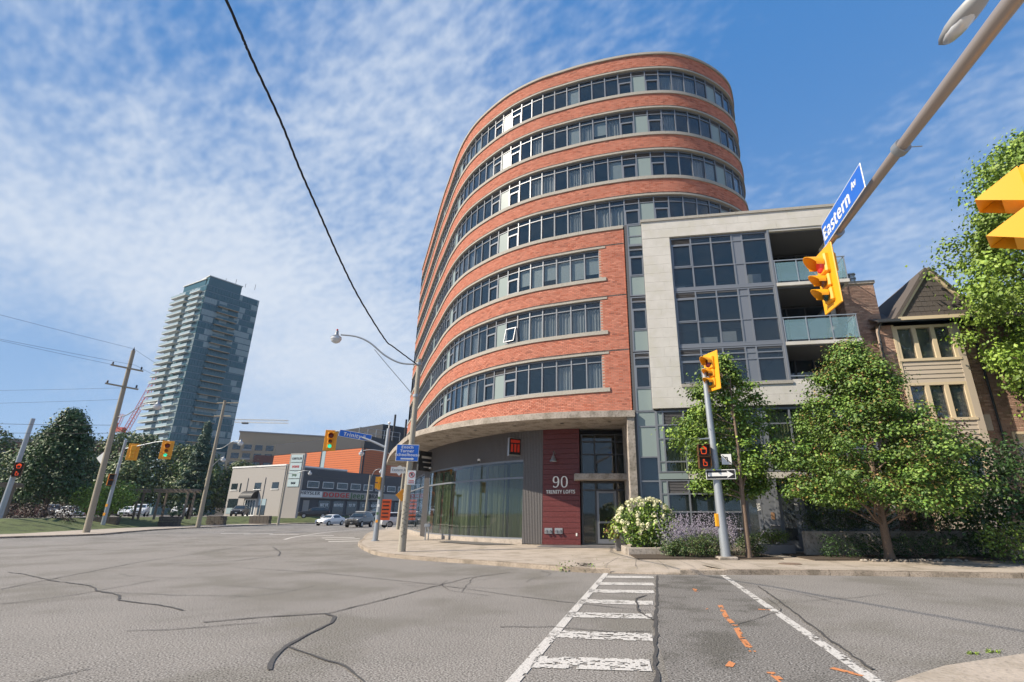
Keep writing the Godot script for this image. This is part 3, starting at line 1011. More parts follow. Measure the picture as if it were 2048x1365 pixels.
func build_storefront() -> void:
	var edge := smooth_line([Vector2(3.62, -23.02), Vector2(1.4, -23.22), Vector2(-0.57, -23.66), Vector2(-3.08, -24.75), Vector2(-5.3, -26.3), Vector2(-7.1, -28.1), Vector2(-8.8, -30.5), Vector2(-10.7, -34.7), Vector2(-12.9, -40.0), Vector2(-15.6, -47.6)], 8)
	var cn := thing("entrance_canopy", "wide sweeping concrete canopy slab over the shop front", "canopy")
	var slab := MB.new()
	var poly: Array = edge.duplicate()
	poly.append_array([Vector2(-12, -52), Vector2(3.62, -30)])
	for y in [5.8, 6.1]:
		var sh := sheet(poly, y)
		for i in range(0, sh.v.size(), 3):
			if y > 6.0: slab.tri(sh.v[i], sh.v[i + 1], sh.v[i + 2])
			else: slab.tri(sh.v[i], sh.v[i + 2], sh.v[i + 1])
	for i in edge.size() - 1:
		var a: Vector2 = edge[i]
		var b: Vector2 = edge[i + 1]
		slab.quad(V(a.x, 6.1, a.y), V(a.x, 5.8, a.y), V(b.x, 5.8, b.y), V(b.x, 6.1, b.y))
	slab.quad(V(3.62, 6.1, -23.02), V(3.62, 6.1, -30), V(3.62, 5.8, -30), V(3.62, 5.8, -23.02))
	obj("canopy_slab", slab, M.concrete, cn)
	for p in [[2.6, -24.4], [0.3, -24.8], [-2.1, -25.6], [-4.3, -27.0], [-6.2, -29.0], [-7.6, -31.0]]:
		var dl := MB.new()
		dl.rod(V(p[0], 5.8, p[1]), V(p[0], 5.785, p[1]), 0.09, 0.09, 14)
		obj("downlight", dl, M.frame_dark, cn)
	var col := MB.new()
	col.bevel_box(V(3.44, 2.965, -23.32), V(0.34, 5.67, 0.42), 0.015)
	obj("column", col, M.concrete, cn)

	var sf := thing("storefront", "curved dark glass shop front with green curtains and corrugated metal cladding", "shop front")
	var gl := smooth_line([Vector2(-1.72, -27.35), Vector2(-2.8, -28.1), Vector2(-3.9, -29.1), Vector2(-5.0, -30.3), Vector2(-6.4, -32.0), Vector2(-7.9, -34.3), Vector2(-8.6, -35.6)], 3)
	var far := smooth_line([Vector2(-9.3, -37.0), Vector2(-10.6, -40.3), Vector2(-12.6, -45.5), Vector2(-14.9, -51.3)], 4)
	# plinth, and glass in panes between thin posts
	for l in [gl, far]:
		var pl := MB.new()
		line_strip(pl, l, 0.13, 0.36, 0.3)
		obj("plinth", pl, M.concrete, sf)
		for i in range(0, l.size() - 1, 1):
			var a: Vector2 = l[i]
			var b: Vector2 = l[i + 1]
			for hh in [[0.43, 3.33], [3.42, 4.2]]:
				var pa := MB.new()
				line_strip(pa, [a, b], hh[0], hh[1], 0.014)
				obj("pane", pa, M.glass_shop, sf)
		var rails := MB.new()
		for y in [[0.36, 0.43], [3.33, 3.42], [4.2, 4.3]]:
			line_strip(rails, l, y[0], y[1], 0.1)
		obj("glazing_rail", rails, M.frame_grey, sf)
		for i in range(0, l.size(), 3):
			var po := MB.new()
			var q: Vector2 = l[i]
			po.box(V(q.x, 2.3, q.y) + V(0.03, 0, -0.09), V(0.05, 3.9, 0.12))
			obj("post", po, M.frame_dark, sf)
	# ribbed metal above and beside the glass
	var ribs := func(l: Array, y0: float, y1: float) -> MB:
		var mb := MB.new()
		for i in l.size() - 1:
			var a: Vector2 = l[i]
			var b: Vector2 = l[i + 1]
			var t := (b - a).normalized()
			var n := Vector2(t.y, -t.x)
			var steps := int((b - a).length() / 0.09)
			for k in steps:
				var p := a.lerp(b, (k + 0.5) / steps)
				var w: float = (b - a).length() / steps
				var f := func(o: float, d: float, y: float) -> Vector3:
					var q: Vector2 = p + t * o * w + n * d
					return V(q.x, y, q.y)
				var prof := [[-0.5, 0.0], [-0.2, 0.0], [-0.1, 0.028], [0.2, 0.028], [0.3, 0.0], [0.5, 0.0]]
				for e in prof.size() - 1:
					mb.quad(f.call(prof[e][0], prof[e][1], y1), f.call(prof[e][0], prof[e][1], y0), f.call(prof[e + 1][0], prof[e + 1][1], y0), f.call(prof[e + 1][0], prof[e + 1][1], y1))
		return mb
	obj("ribbed_cladding", ribs.call(gl, 4.3, 5.8), M.corrugated, sf)
	obj("ribbed_cladding", ribs.call([Vector2(-0.66, -26.85), Vector2(-1.72, -27.35)], 0.16, 5.8), M.corrugated, sf)
	obj("ribbed_cladding", ribs.call([Vector2(-8.6, -35.6), Vector2(-9.3, -37.0)], 0.16, 5.8), M.corrugated, sf)
	obj("ribbed_cladding", ribs.call(far, 4.3, 5.8), M.corrugated, sf)
	# interior: floor, back wall, curtains
	var room := MB.new()
	var inner := []
	for p in gl: inner.append(p + Vector2(1.6, -3.2))
	line_strip(room, inner, 0.1, 5.8, 0.1)
	room.quad(V(-0.7, 0.3, -27.0), V(-0.7, 5.8, -27.0), V(-0.3, 5.8, -31), V(-0.3, 0.3, -31))
	obj("inner_wall", room, M.interior, sf)
	var r := RandomNumberGenerator.new()
	r.seed = 4
	for g in [[0.02, 0.16], [0.19, 0.36], [0.40, 0.52], [0.55, 0.68], [0.71, 0.80], [0.84, 0.98]]:
		var cu := MB.new()
		var n := 44
		var last := Vector3.ZERO
		for i in n + 1:
			var u := lerpf(g[0], g[1], float(i) / n) * (gl.size() - 1)
			var i0 := mini(int(u), gl.size() - 2)
			var q: Vector2 = gl[i0].lerp(gl[i0 + 1], u - i0)
			var t: Vector2 = (gl[i0 + 1] - gl[i0]).normalized()
			var nn := Vector2(t.y, -t.x)
			q -= nn * (0.45 + 0.06 * sin(i * 1.25) + 0.04 * sin(i * 0.43 + g[0] * 30.0))
			var p := V(q.x, 0, q.y)
			if i:
				cu.quad(last + V(0, 4.15, 0), p + V(0, 4.15, 0), p + V(0, 0.4, 0), last + V(0, 0.4, 0))
			last = p
		obj("curtain", cu, M.curtain_green, sf)
	# red logo box on the ribbed wall
	var lg := thing("logo_sign", "black square sign with red columned emblem on ribbed metal wall", "sign")
	var fr := MB.new()
	var lo := V(-2.2, 4.95, -27.35)
	var lb := Basis(Vector3.UP, 0.62)
	fr.bevel_box(lo, V(0.82, 0.95, 0.16), 0.015, lb)
	obj("case", fr, M.steel, lg)
	var bd := MB.new()
	bd.box(lo + lb * V(-0.03, 0.02, 0.085), V(0.72, 0.84, 0.012), lb)
	obj("back_board", bd, M.black_paint, lg)
	var em := MB.new()
	em.box(lo + lb * V(-0.03, 0.29, 0.098), V(0.56, 0.16, 0.012), lb)
	for i in 3:
		em.box(lo + lb * V(-0.23 + i * 0.2, -0.06, 0.098), V(0.13, 0.42, 0.012), lb)
	obj("emblem", em, M.logo_red, lg)

	# the entrance: red boarded wall, lettering, door and transom
	var en := thing("entrance_wall", "dark red boarded wall beside the glazed entrance door", "wall")
	var ra := V(-0.68, 0, -26.85)
	var rb := V(1.20, 0, -26.40)
	var rx := (rb - ra).normalized()
	var rn := V(-rx.z, 0, rx.x)
	if rn.z < 0.0: rn = -rn
	var rbs := Basis(rx, Vector3.UP, rn)
	var rl := (rb - ra).length()
	var nb := 22
	for i in nb:
		var bd2 := MB.new()
		var bh := 5.66 / nb
		bd2.bevel_box(ra + rx * rl * 0.5 + V(0, 0.14 + (i + 0.5) * bh, 0) - rn * 0.03, V(rl, bh - 0.012, 0.06), 0.006, rbs)
		obj("board", bd2, M.red_panel, en)
	var bk := MB.new()
	bk.box(ra + rx * rl * 0.5 + V(0, 2.97, 0) - rn * 0.16, V(rl - 0.01, 5.6, 0.2), rbs)
	bk.box(rb + V(0, 2.97, 0) - rn * 0.55 - rx * 0.06, V(0.1, 5.6, 1.0), rbs)
	obj("backing_wall", bk, M.frame_dark, en)
	var pt := func(x: float, y: float, d: float) -> Vector3: return ra + rx * x + V(0, y, 0) + rn * d
	var nine := lettering("90", 0.55, 0.03, true, false)
	var n9 := obj(numbered("house_number"), nine, M.white_letters, self, Transform3D(rbs, pt.call(0.93, 3.10, 0.04)))
	tag(n9, "large pale serif number 90 on dark red boards", "number")
	var nt := obj(numbered("name_lettering"), lettering("TRINITY LOFTS", 0.175, 0.025), M.white_letters, self, Transform3D(rbs.scaled_local(V(0.88, 1, 1)), pt.call(0.95, 2.63, 0.035)))
	tag(nt, "small white lettering reading TRINITY LOFTS on dark red boards", "lettering")
	# gooseneck lamp
	var wl := thing("wall_lamp", "grey gooseneck lamp with bell shade on dark red wall", "lamp", pt.call(0.66, 4.5, 0.0))
	var arm := MB.new()
	arm.pipe([rn * 0.0, rn * 0.2 + V(0, 0.14, 0), rn * 0.36 + V(0, 0.13, 0), rn * 0.42 + V(0, 0.0, 0), rn * 0.42 + V(0, -0.12, 0)], 0.018)
	obj("arm", arm, M.lamp_metal, wl)
	var shd := MB.new()
	shd.lathe([Vector2(0.03, -0.08), Vector2(0.06, -0.12), Vector2(0.09, -0.2), Vector2(0.17, -0.33), Vector2(0.19, -0.40), Vector2(0.18, -0.40), Vector2(0.15, -0.33), Vector2(0.06, -0.2)], rn * 0.42, 18)
	obj("shade", shd, M.lamp_metal, wl)
	var blb := MB.new()
	blb.ball(rn * 0.42 + V(0, -0.33, 0), V(0.07, 0.08, 0.07))
	obj("bulb", blb, M.lamp_glass, wl)
	# two brass hose connections and a small plate
	for i in 2:
		var hx := thing("hose_connection", ["steel hose connection plate beside the corrugated cladding", "steel hose connection plate beside a small round fitting"][i], "fitting", pt.call(0.32 + i * 0.52, 0.78, 0.0), 0.0, "fire hose connections")
		var pb := MB.new()
		pb.bevel_box(rn * 0.02, V(0.40, 0.27, 0.04), 0.008, rbs)
		obj("plate", pb, M.steel, hx)
		for sx in [-0.1, 0.1]:
			var cp := MB.new()
			cp.rod(rx * sx + rn * 0.04, rx * sx + rn * 0.16 - V(0, 0.03, 0), 0.055, 0.062, 12)
			obj("cap", cp, M.lamp_metal, hx)
	var sm := MB.new()
	sm.box(pt.call(1.74, 0.62, 0.01), V(0.07, 0.13, 0.03), rbs)
	single("switch_plate", sm, M.white_letters, "tiny pale switch plate low on dark red boards", "plate")
	# glazed entrance between the red wall and the column
	var eg := thing("entrance_door_set", "dark framed glazed entrance with door under small concrete hood", "door", V(1.28, 0.13, -26.6))
	var w := 2.35
	var fm := MB.new()
	for x in [0.04, 0.72, 1.80, 2.31]:
		fm.box(V(x, 2.7, 0), V(0.07, 5.4, 0.12))
	for y in [0.03, 2.58, 2.95, 3.36, 4.35, 5.0, 5.36]:
		fm.box(V(w * 0.5, y, 0.004), V(w, 0.07, 0.12))
	obj("frame", fm, M.frame_dark, eg)
	for c in [[0.08, 0.68], [0.76, 1.76], [1.84, 2.27]]:
		for y in [[0.07, 2.54], [2.62, 2.91], [3.4, 4.31], [4.39, 4.96], [5.04, 5.32]]:
			if c[0] == 0.76 and y[0] == 0.07: continue
			var pa := MB.new()
			pa.box(V((c[0] + c[1]) * 0.5, (y[0] + y[1]) * 0.5, -0.01), V(c[1] - c[0], y[1] - y[0], 0.012))
			obj("pane", pa, M.glass_shop, eg)
	var dr := MB.new()
	for x in [0.82, 1.70]: dr.box(V(x, 1.31, 0.02), V(0.11, 2.46, 0.06))
	for y in [0.17, 1.05, 2.48]: dr.box(V(1.26, y, 0.022), V(0.77, 0.2 if y < 0.5 else 0.09, 0.055))
	var door := obj("door_leaf", dr, M.frame_grey, eg)
	var dp := MB.new()
	dp.box(V(1.26, 1.3, 0.015), V(0.79, 2.3, 0.012))
	obj("pane", dp, M.glass_shop, door)
	var hd := MB.new()
	hd.pipe([V(0.86, 1.42, 0.05), V(0.86, 1.42, 0.12), V(0.86, 1.0, 0.12), V(0.86, 1.0, 0.05)], 0.016)
	obj("handle", hd, M.steel, door)
	var lob := MB.new()
	lob.quad(V(-0.2, 0, -5), V(2.6, 0, -5), V(2.6, 5.6, -5), V(-0.2, 5.6, -5))
	lob.quad(V(-0.1, 0, -5), V(-0.1, 5.6, -5), V(-0.1, 5.6, -0.1), V(-0.1, 0, -0.1))
	lob.quad(V(2.5, 0, -5), V(2.5, 5.6, -5), V(2.5, 5.6, -0.1), V(2.5, 0, -0.1))
	lob.quad(V(-0.2, 5.6, -5), V(2.6, 5.6, -5), V(2.6, 5.6, -0.06), V(-0.2, 5.6, -0.06))
	obj("lobby_wall", lob, M.interior, eg)
	var hood := MB.new()
	hood.bevel_box(V(2.27, 3.3, -25.95), V(2.72, 0.3, 1.15), 0.015)
	single("entrance_hood", hood, M.concrete, "small pale concrete hood slab above the entrance door", "canopy")
	var rw := MB.new()
	rw.box(V(3.55, 2.97, -24.9), V(0.2, 5.66, 2.9))
	var rwo := obj("side_wall", rw, M.concrete, en)
	rwo.name = "side_wall"

# ---------------------------------------------------------------- the pale wing beside the lofts
const WO := Vector3(4.45, 0, -22.9)
const WX := Vector3(0.9878, 0, 0.1553)
const WN := Vector3(-0.1553, 0, 0.9878)

func wb() -> Basis:
	return Basis(WX, Vector3.UP, WN)

func wp(u: float, y: float, off: float) -> Vector3:
	return WO + WX * u + V(0, y, 0) + WN * off

func wbox(mb: MB, u0: float, u1: float, y0: float, y1: float, outer: float, inner: float) -> void:
	mb.box(wp((u0 + u1) * 0.5, (y0 + y1) * 0.5, (outer + inner) * 0.5), V(u1 - u0, y1 - y0, outer - inner), wb())

func wpart(called: String, m: Material, parent: Node, u0: float, u1: float, y0: float, y1: float, outer: float, inner: float) -> MeshInstance3D:
	var mb := MB.new()
	wbox(mb, u0, u1, y0, y1, outer, inner)
	return obj(called, mb, m, parent)

func louver_mesh(u0: float, u1: float, y0: float, y1: float, off: float) -> MB:
	var mb := MB.new()
	var n := int((y1 - y0) / 0.062)
	for i in n:
		mb.box(wp((u0 + u1) * 0.5, y0 + (i + 0.5) * (y1 - y0) / n, off), V(u1 - u0, 0.008, 0.07), wb() * Basis(Vector3.RIGHT, 0.65))
	wbox(mb, u0, u1, y0, y1, off - 0.05, off - 0.06)
	return mb

func framed(parent: Node, us: Array, ys: Array, off: float, m: Material, g: Material, skip := {}) -> void:
	# a grid of panes between bars at us and ys; skip: {"i,j": "louver" | "panel" | "open"}
	for i in us.size() - 1:
		for j in ys.size() - 1:
			var u0: float = us[i] + 0.035
			var u1: float = us[i + 1] - 0.035
			var y0: float = ys[j] + 0.03
			var y1: float = ys[j + 1] - 0.03
			var what: String = skip.get("%d,%d" % [i, j], "")
			if what == "louver":
				obj("vent_louver", louver_mesh(u0, u1, y0, y1, off - 0.05), M.louver, parent)
			elif what == "panel":
				wpart("spandrel_panel", M.frame_grey, parent, u0, u1, y0, y1, off - 0.03, off - 0.06)
			elif what == "green":
				wpart("spandrel_panel", M.spandrel, parent, u0, u1, y0, y1, off - 0.03, off - 0.06)
			else:
				var pn := MB.new()
				pn.box(wp((u0 + u1) * 0.5, (y0 + y1) * 0.5, off - 0.06), V(u1 - u0, y1 - y0, 0.012), wb() * Basis(Vector3.UP, rng.randf_range(-0.005, 0.005)) * Basis(Vector3.RIGHT, rng.randf_range(-0.004, 0.004)))
				var po := obj("pane", pn, g, parent)
				if what == "sash":
					var sh := MB.new()
					wbox(sh, u0, u0 + 0.05, y0, y1, off + 0.012, off - 0.05)
					wbox(sh, u1 - 0.05, u1, y0, y1, off + 0.012, off - 0.05)
					wbox(sh, u0 + 0.05, u1 - 0.05, y0, y0 + 0.05, off + 0.012, off - 0.05)
					wbox(sh, u0 + 0.05, u1 - 0.05, y1 - 0.05, y1, off + 0.012, off - 0.05)
					obj("sash", sh, M.frame_grey, po)
	var bars := MB.new()
	for u in us: wbox(bars, u - 0.035, u + 0.035, ys[0] - 0.03, ys[-1] + 0.03, off, off - 0.1)
	for i in us.size() - 1:
		for y in ys: wbox(bars, us[i] + 0.035, us[i + 1] - 0.035, y - 0.03, y + 0.03, off - 0.003, off - 0.097)
	obj("window_frame", bars, m, parent)

func build_wing() -> void:
	var t := thing("apartment_wing", "pale panelled apartment wing with large grey framed windows and glass balconies", "building")
	# panelled facade round the big opening (u 1.36 - 9.45, y 7.12 - 14.93), with open joints between the panels
	var panel := func(u0: float, u1: float, y0: float, y1: float) -> void:
		var mb := MB.new()
		mb.bevel_box(wp((u0 + u1) * 0.5, (y0 + y1) * 0.5, -0.02), V(u1 - u0 - 0.004, y1 - y0 - 0.004, 0.04), 0.003, wb())
		obj("facade_panel", mb, M.stucco, t)
	var rows_side := []
	var y := 6.15
	while y < 14.95:
		rows_side.append(y)
		y += 0.488
	rows_side.append(14.96)
	for i in rows_side.size() - 1:
		panel.call(0.0, 0.70 if i % 2 else 0.95, rows_side[i], rows_side[i + 1])
		panel.call(0.70 if i % 2 else 0.95, 1.36, rows_side[i], rows_side[i + 1])
	for j in 2:
		var u := 0.0 if j else -0.6
		while u < 9.45:
			panel.call(maxf(u, 0.0), minf(u + 1.2, 9.45), 14.97 + j * 0.49, 14.97 + (j + 1) * 0.49)
			u += 1.2
		u = 1.36 if j else 0.76
		while u < 9.45:
			panel.call(maxf(u, 1.36), minf(u + 1.2, 9.45), 6.15 + j * 0.48, 6.15 + (j + 1) * 0.48)
			u += 1.2
	var wall := MB.new()
	wbox(wall, 0.0, 1.34, 6.16, 14.95, -0.042, -0.4)
	wbox(wall, 0.0, 9.44, 14.96, 15.94, -0.042, -0.4)
	wbox(wall, 1.36, 9.44, 6.16, 7.1, -0.042, -0.4)
	wbox(wall, 0.0, 0.3, 6.16, 15.9, -0.4, -7.0)
	wbox(wall, 9.2, 9.44, 0.13, 15.9, -2.2, -9.0)
	obj("backing_wall", wall, M.stucco, t)
	var u2 := -0.05
	while u2 < 9.5:
		wpart("coping", M.sill_stone, t, u2, minf(u2 + 2.38, 9.5), 15.94, 16.08, 0.06, -0.45)
		u2 += 2.39
	wpart("sill", M.sill_stone, t, 1.36, 6.22, 7.1, 7.24, 0.06, -0.25)
	# roof, floors and rooms behind the glass
	var inn := MB.new()
	for fy in [6.1, 8.98, 11.92, 14.94]:
		wbox(inn, 0.3, 9.2, fy - 0.14, fy + 0.04, -0.2 if fy > 12 else -0.13, -6.0)
	wbox(inn, 0.3, 9.2, 0.13, 15.7, -5.6, -5.8)
	wbox(inn, 6.14, 6.24, 6.3, 14.9, -0.14, -5.5)
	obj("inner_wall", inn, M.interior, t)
	wpart("roof_deck", M.concrete, t, 0.0, 9.44, 15.7, 15.8, -0.4, -9.0)
	# the big windows, three storeys
	var us := [1.41, 2.39, 3.38, 4.39, 4.88, 6.05]
	framed(t, us, [12.12, 13.24, 14.52, 14.88], -0.1, M.frame_grey, M.glass, {"0,2": "louver", "0,1": "sash", "3,0": "panel", "3,1": "panel", "3,2": "panel"})
	framed(t, us, [9.18, 10.31, 11.55, 11.9], -0.1, M.frame_grey, M.glass, {"0,2": "louver", "0,1": "sash", "3,0": "panel", "3,1": "panel", "3,2": "panel"})
	framed(t, us, [7.28, 8.35, 8.66, 8.95], -0.1, M.frame_grey, M.glass, {"0,2": "louver", "0,0": "sash", "3,0": "panel", "3,1": "panel", "3,2": "panel"})
	for yy in [[11.95, 12.08], [9.0, 9.14]]:
		wpart("slab_cover", M.frame_grey, t, 1.38, 6.1, yy[0], yy[1], -0.09, -0.2)
	wpart("corner_post", M.frame_grey, t, 6.085, 6.17, 7.2, 14.93, -0.02, -0.24)
	wpart("corner_post", M.frame_grey, t, 1.345, 1.372, 7.25, 14.93, -0.05, -0.24)
	# room furnishings glimpsed through the glass
	for q in [[2.5, 3.3, 9.15, 9.7], [3.5, 4.2, 9.15, 9.95], [5.1, 5.7, 12.1, 12.9], [1.5, 2.0, 12.1, 12.5]]:
		wpart("armchair", M.curtain, t, q[0], q[1], q[2], q[3], -0.7, -1.2)
	# balconies
	for b in [[12.03, true], [9.06, true], [7.1, false]]:
		var by: float = b[0]
		var bal := wpart("balcony_slab" if b[1] else "balcony_floor", M.stucco, t, 6.18, 9.42, by - 0.16, by, 0.0 if b[1] else -0.05, -2.6)
		if b[1]:
			for g in [[6.24, 7.2], [7.25, 8.25], [8.3, 9.34]]:
				wpart("rail_glass", M.glass_rail, bal, g[0], g[1], by + 0.1, by + 1.08, -0.05, -0.062)
			for pu in [6.22, 7.22, 8.28, 9.37]:
				wpart("rail_post", M.galvanised, bal, pu - 0.02, pu + 0.02, by, by + 1.18, -0.03, -0.08)
			wpart("hand_rail", M.galvanised, bal, 6.18, 9.42, by + 1.17, by + 1.21, -0.02, -0.09)
			var sg := MB.new()
			sg.box(wp(9.38, by + 0.59, -1.3), V(0.012, 0.98, 2.3), wb())
			obj("rail_glass", sg, M.glass_rail, bal)
			var sr := MB.new()
			sr.box(wp(9.38, by + 1.19, -1.3), V(0.05, 0.04, 2.5), wb())
			for dd in [-0.4, -1.2, -2.0]: sr.box(wp(9.38, by + 0.6, dd), V(0.035, 1.16, 0.035), wb())
			obj("hand_rail", sr, M.galvanised, bal)
		else:
			wpart("hand_rail", M.galvanised, bal, 6.18, 9.42, 7.42, 7.46, -0.02, -0.08)
			wpart("parapet", M.stucco, bal, 6.24, 9.42, 6.95, 7.3, -0.06, -0.3)
		framed(t, [6.3, 7.2, 8.1, 9.1], [by + 0.05, by + 2.1, by + 2.62], -2.5, M.frame_dark, M.glass, {})
	wpart("soffit", M.stucco, t, 6.18, 9.42, 14.86, 14.95, -0.045, -2.6)
	# furniture on the balconies
	var ch := thing("deck_chair", "wooden slatted deck chair on the top glass balcony", "chair", wp(8.75, 12.03, -0.9), 0.2)
	var cf := MB.new()
	for sx in [-0.28, 0.28]:
		cf.rod(V(sx, 0, 0.25), V(sx, 0.95, -0.35), 0.025)
		cf.rod(V(sx, 0, -0.35), V(sx, 0.45, 0.3), 0.025)
		cf.rod(V(sx, 0.55, -0.2), V(sx, 0.55, 0.35), 0.025)
	obj("frame", cf, mat("deck_wood", lin(0.30, 0.17, 0.09), 0.7), ch)
	for i in 5:
		var sl := MB.new()
		sl.box(V(0, 0.42 + i * 0.1, -0.02 - i * 0.066), V(0.52, 0.07, 0.02), Basis(Vector3.RIGHT, -0.55))
		obj("slat", sl, M.deck_wood, ch)
	for i in 4:
		var sl := MB.new()
		sl.box(V(0, 0.36 - i * 0.02, 0.02 + i * 0.09), V(0.52, 0.02, 0.075))
		obj("slat", sl, M.deck_wood, ch)
	var bb := MB.new()
	bb.lathe([Vector2(0.0, 0.98), Vector2(0.16, 0.95), Vector2(0.36, 0.78), Vector2(0.42, 0.55), Vector2(0.40, 0.25), Vector2(0.43, 0.0)], wp(8.7, 9.06, -0.75), 10)
	single("covered_barbecue", bb, M.black_paint, "black covered barbecue on the lower glass balcony", "barbecue")
	# narrow recessed strip between the brick corner and the pale panels
	for f in 3:
		var o := -f * 2.92
		framed(t, [-0.73, 0.0], [11.93 + o, 13.0 + o, 14.1 + o, 14.5 + o, 14.74 + o], -0.2, M.frame_grey, M.glass, {"0,0": "green", "0,3": "louver", "0,1": "sash"})
	framed(t, [-0.73, 0.0], [14.8, 15.3, 15.95], -0.2, M.frame_grey, M.glass, {"0,0": "green", "0,1": "green"})
	framed(t, [-0.73, 0.1], [0.15, 1.5, 2.95, 4.0, 5.37, 6.06], -0.2, M.frame_grey, M.glass, {"0,4": "green", "0,3": "green"})
	var dk := MB.new()
	wbox(dk, -1.0, 0.12, 0.13, 16.0, -1.2, -1.3)
	wbox(dk, -0.9, -0.77, 0.13, 16.0, -0.2, -1.2)
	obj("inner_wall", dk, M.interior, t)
	# ground floor: tall glazing, louvers, doors
	var gu := [0.14, 0.42, 1.33, 2.40, 3.45]
	framed(t, gu, [0.45, 1.0, 1.66, 2.40, 2.96], -0.12, M.frame_grey, M.glass_shop, {"0,0": "green", "0,1": "green", "0,2": "green", "0,3": "green", "1,3": "louver", "2,0": "sash"})
	framed(t, gu, [3.33, 3.77, 4.78, 5.40, 6.02], -0.12, M.frame_grey, M.glass_shop, {"1,3": "louver", "0,0": "green", "0,1": "green", "0,2": "green", "0,3": "green", "2,1": "sash"})
	wpart("slab_cover", M.stucco, t, 1.35, 9.4, 3.02, 3.27, -0.08, -0.4)
	wpart("slab_cover", M.spandrel, t, 0.1, 1.33, 3.02, 3.27, -0.1, -0.4)
	framed(t, [3.47, 4.6, 4.88, 5.90, 6.9, 8.0, 9.2], [3.33, 4.2, 5.35, 6.02], -0.12, M.frame_grey, M.glass_shop, {"1,0": "panel", "1,1": "panel", "1,2": "panel"})
	wpart("base_wall", M.concrete, t, 0.1, 3.5, 0.13, 0.42, -0.08, -0.3)
	for d in [[3.6, 4.25], [4.95, 5.75]]:
		wpart("wall_pier", M.frame_grey, t, d[0] - 0.16, d[0] - 0.02, 0.13, 3.0, -0.06, -0.25)
		var dl := wpart("door_leaf", M.frame_grey, t, d[0], d[1], 0.14, 2.4, -0.14, -0.2)
		wpart("pane", M.glass_shop, dl, d[0] + 0.12, d[1] - 0.2, 0.55, 2.25, -0.125, -0.139)
		wpart("handle", M.steel, dl, d[1] - 0.1, d[1] - 0.06, 1.0, 1.16, -0.08, -0.139)
		wpart("pane", M.glass_shop, t, d[0], d[1], 2.45, 2.98, -0.14, -0.15)
	wpart("wall_pier", M.frame_grey, t, 4.27, 4.93, 0.13, 3.0, -0.1, -0.25)
	wpart("wall_pier", M.frame_grey, t, 5.77, 5.9, 0.13, 3.0, -0.06, -0.25)
	framed(t, [5.93, 6.9], [0.2, 0.95, 3.0], -0.12, M.frame_grey, M.glass_shop)
	framed(t, [7.0, 8.1], [1.0, 1.75, 3.0], -0.12, M.frame_grey, M.glass_shop)
	wpart("wall_pier", M.frame_grey, t, 6.84, 7.0, 0.13, 1.0, -0.05, -0.25)
	wpart("base_wall", M.frame_grey, t, 7.0, 8.16, 0.13, 0.97, -0.1, -0.25)
	wpart("end_wall", M.stucco, t, 8.16, 9.44, 0.13, 3.02, -0.1, -0.35)
	for g in [[6.0, 6.85], [7.1, 8.0], [0.5, 1.25], [1.4, 2.3], [2.5, 3.4], [4.95, 5.85], [6.0, 6.8]]:
		var cu := MB.new()
		var last := Vector3.ZERO
		var low := 0.25 if g[0] >= 6.0 and g[1] > 6.82 else 3.4
		var high := 2.95 if low < 1.0 else 5.9
		for i in 31:
			var p := wp(lerpf(g[0], g[1], i / 30.0), 0, -0.45 + 0.05 * sin(i * 1.3) + 0.02 * sin(i * 0.5))
			if i: cu.quad(last + V(0, high, 0), p + V(0, high, 0), p + V(0, low, 0), last + V(0, low, 0))
			last = p
		obj("curtain", cu, M.curtain_green if low > 1.0 else M.curtain, t)
	# letter boxes, bell plate and door numbers
	for i in 2:
		var lb := MB.new()
		lb.bevel_box(wp(4.68, 1.05 - i * 0.27, -0.03), V(0.36, 0.22, 0.12), 0.01, wb())
		lb.box(wp(4.68, 1.13 - i * 0.27, 0.035), V(0.34, 0.06, 0.02), wb() * Basis(Vector3.RIGHT, -0.4))
		single("letter_box", lb, M.louver, ["grey metal letter box under the bell plate", "grey metal letter box, the lower of the pair beside the door"][i], "letter box", "letter boxes beside the doors")
	var bp := MB.new()
	bp.box(wp(4.64, 1.5, -0.085), V(0.13, 0.28, 0.03), wb())
	single("bell_plate", bp, M.deck_wood, "small brown bell plate between two grey doors", "plate")
	for q in [["55A", 4.12], ["55B", 5.63]]:
		var o2 := obj(numbered("door_number"), lettering(q[0], 0.13, 0.006), M.white_letters, self, Transform3D(wb() * Basis(Vector3.BACK, -PI / 2), wp(q[1], 1.85, -0.13)))
		tag(o2, "small door number %s set upright on the grey door" % q[0], "number")

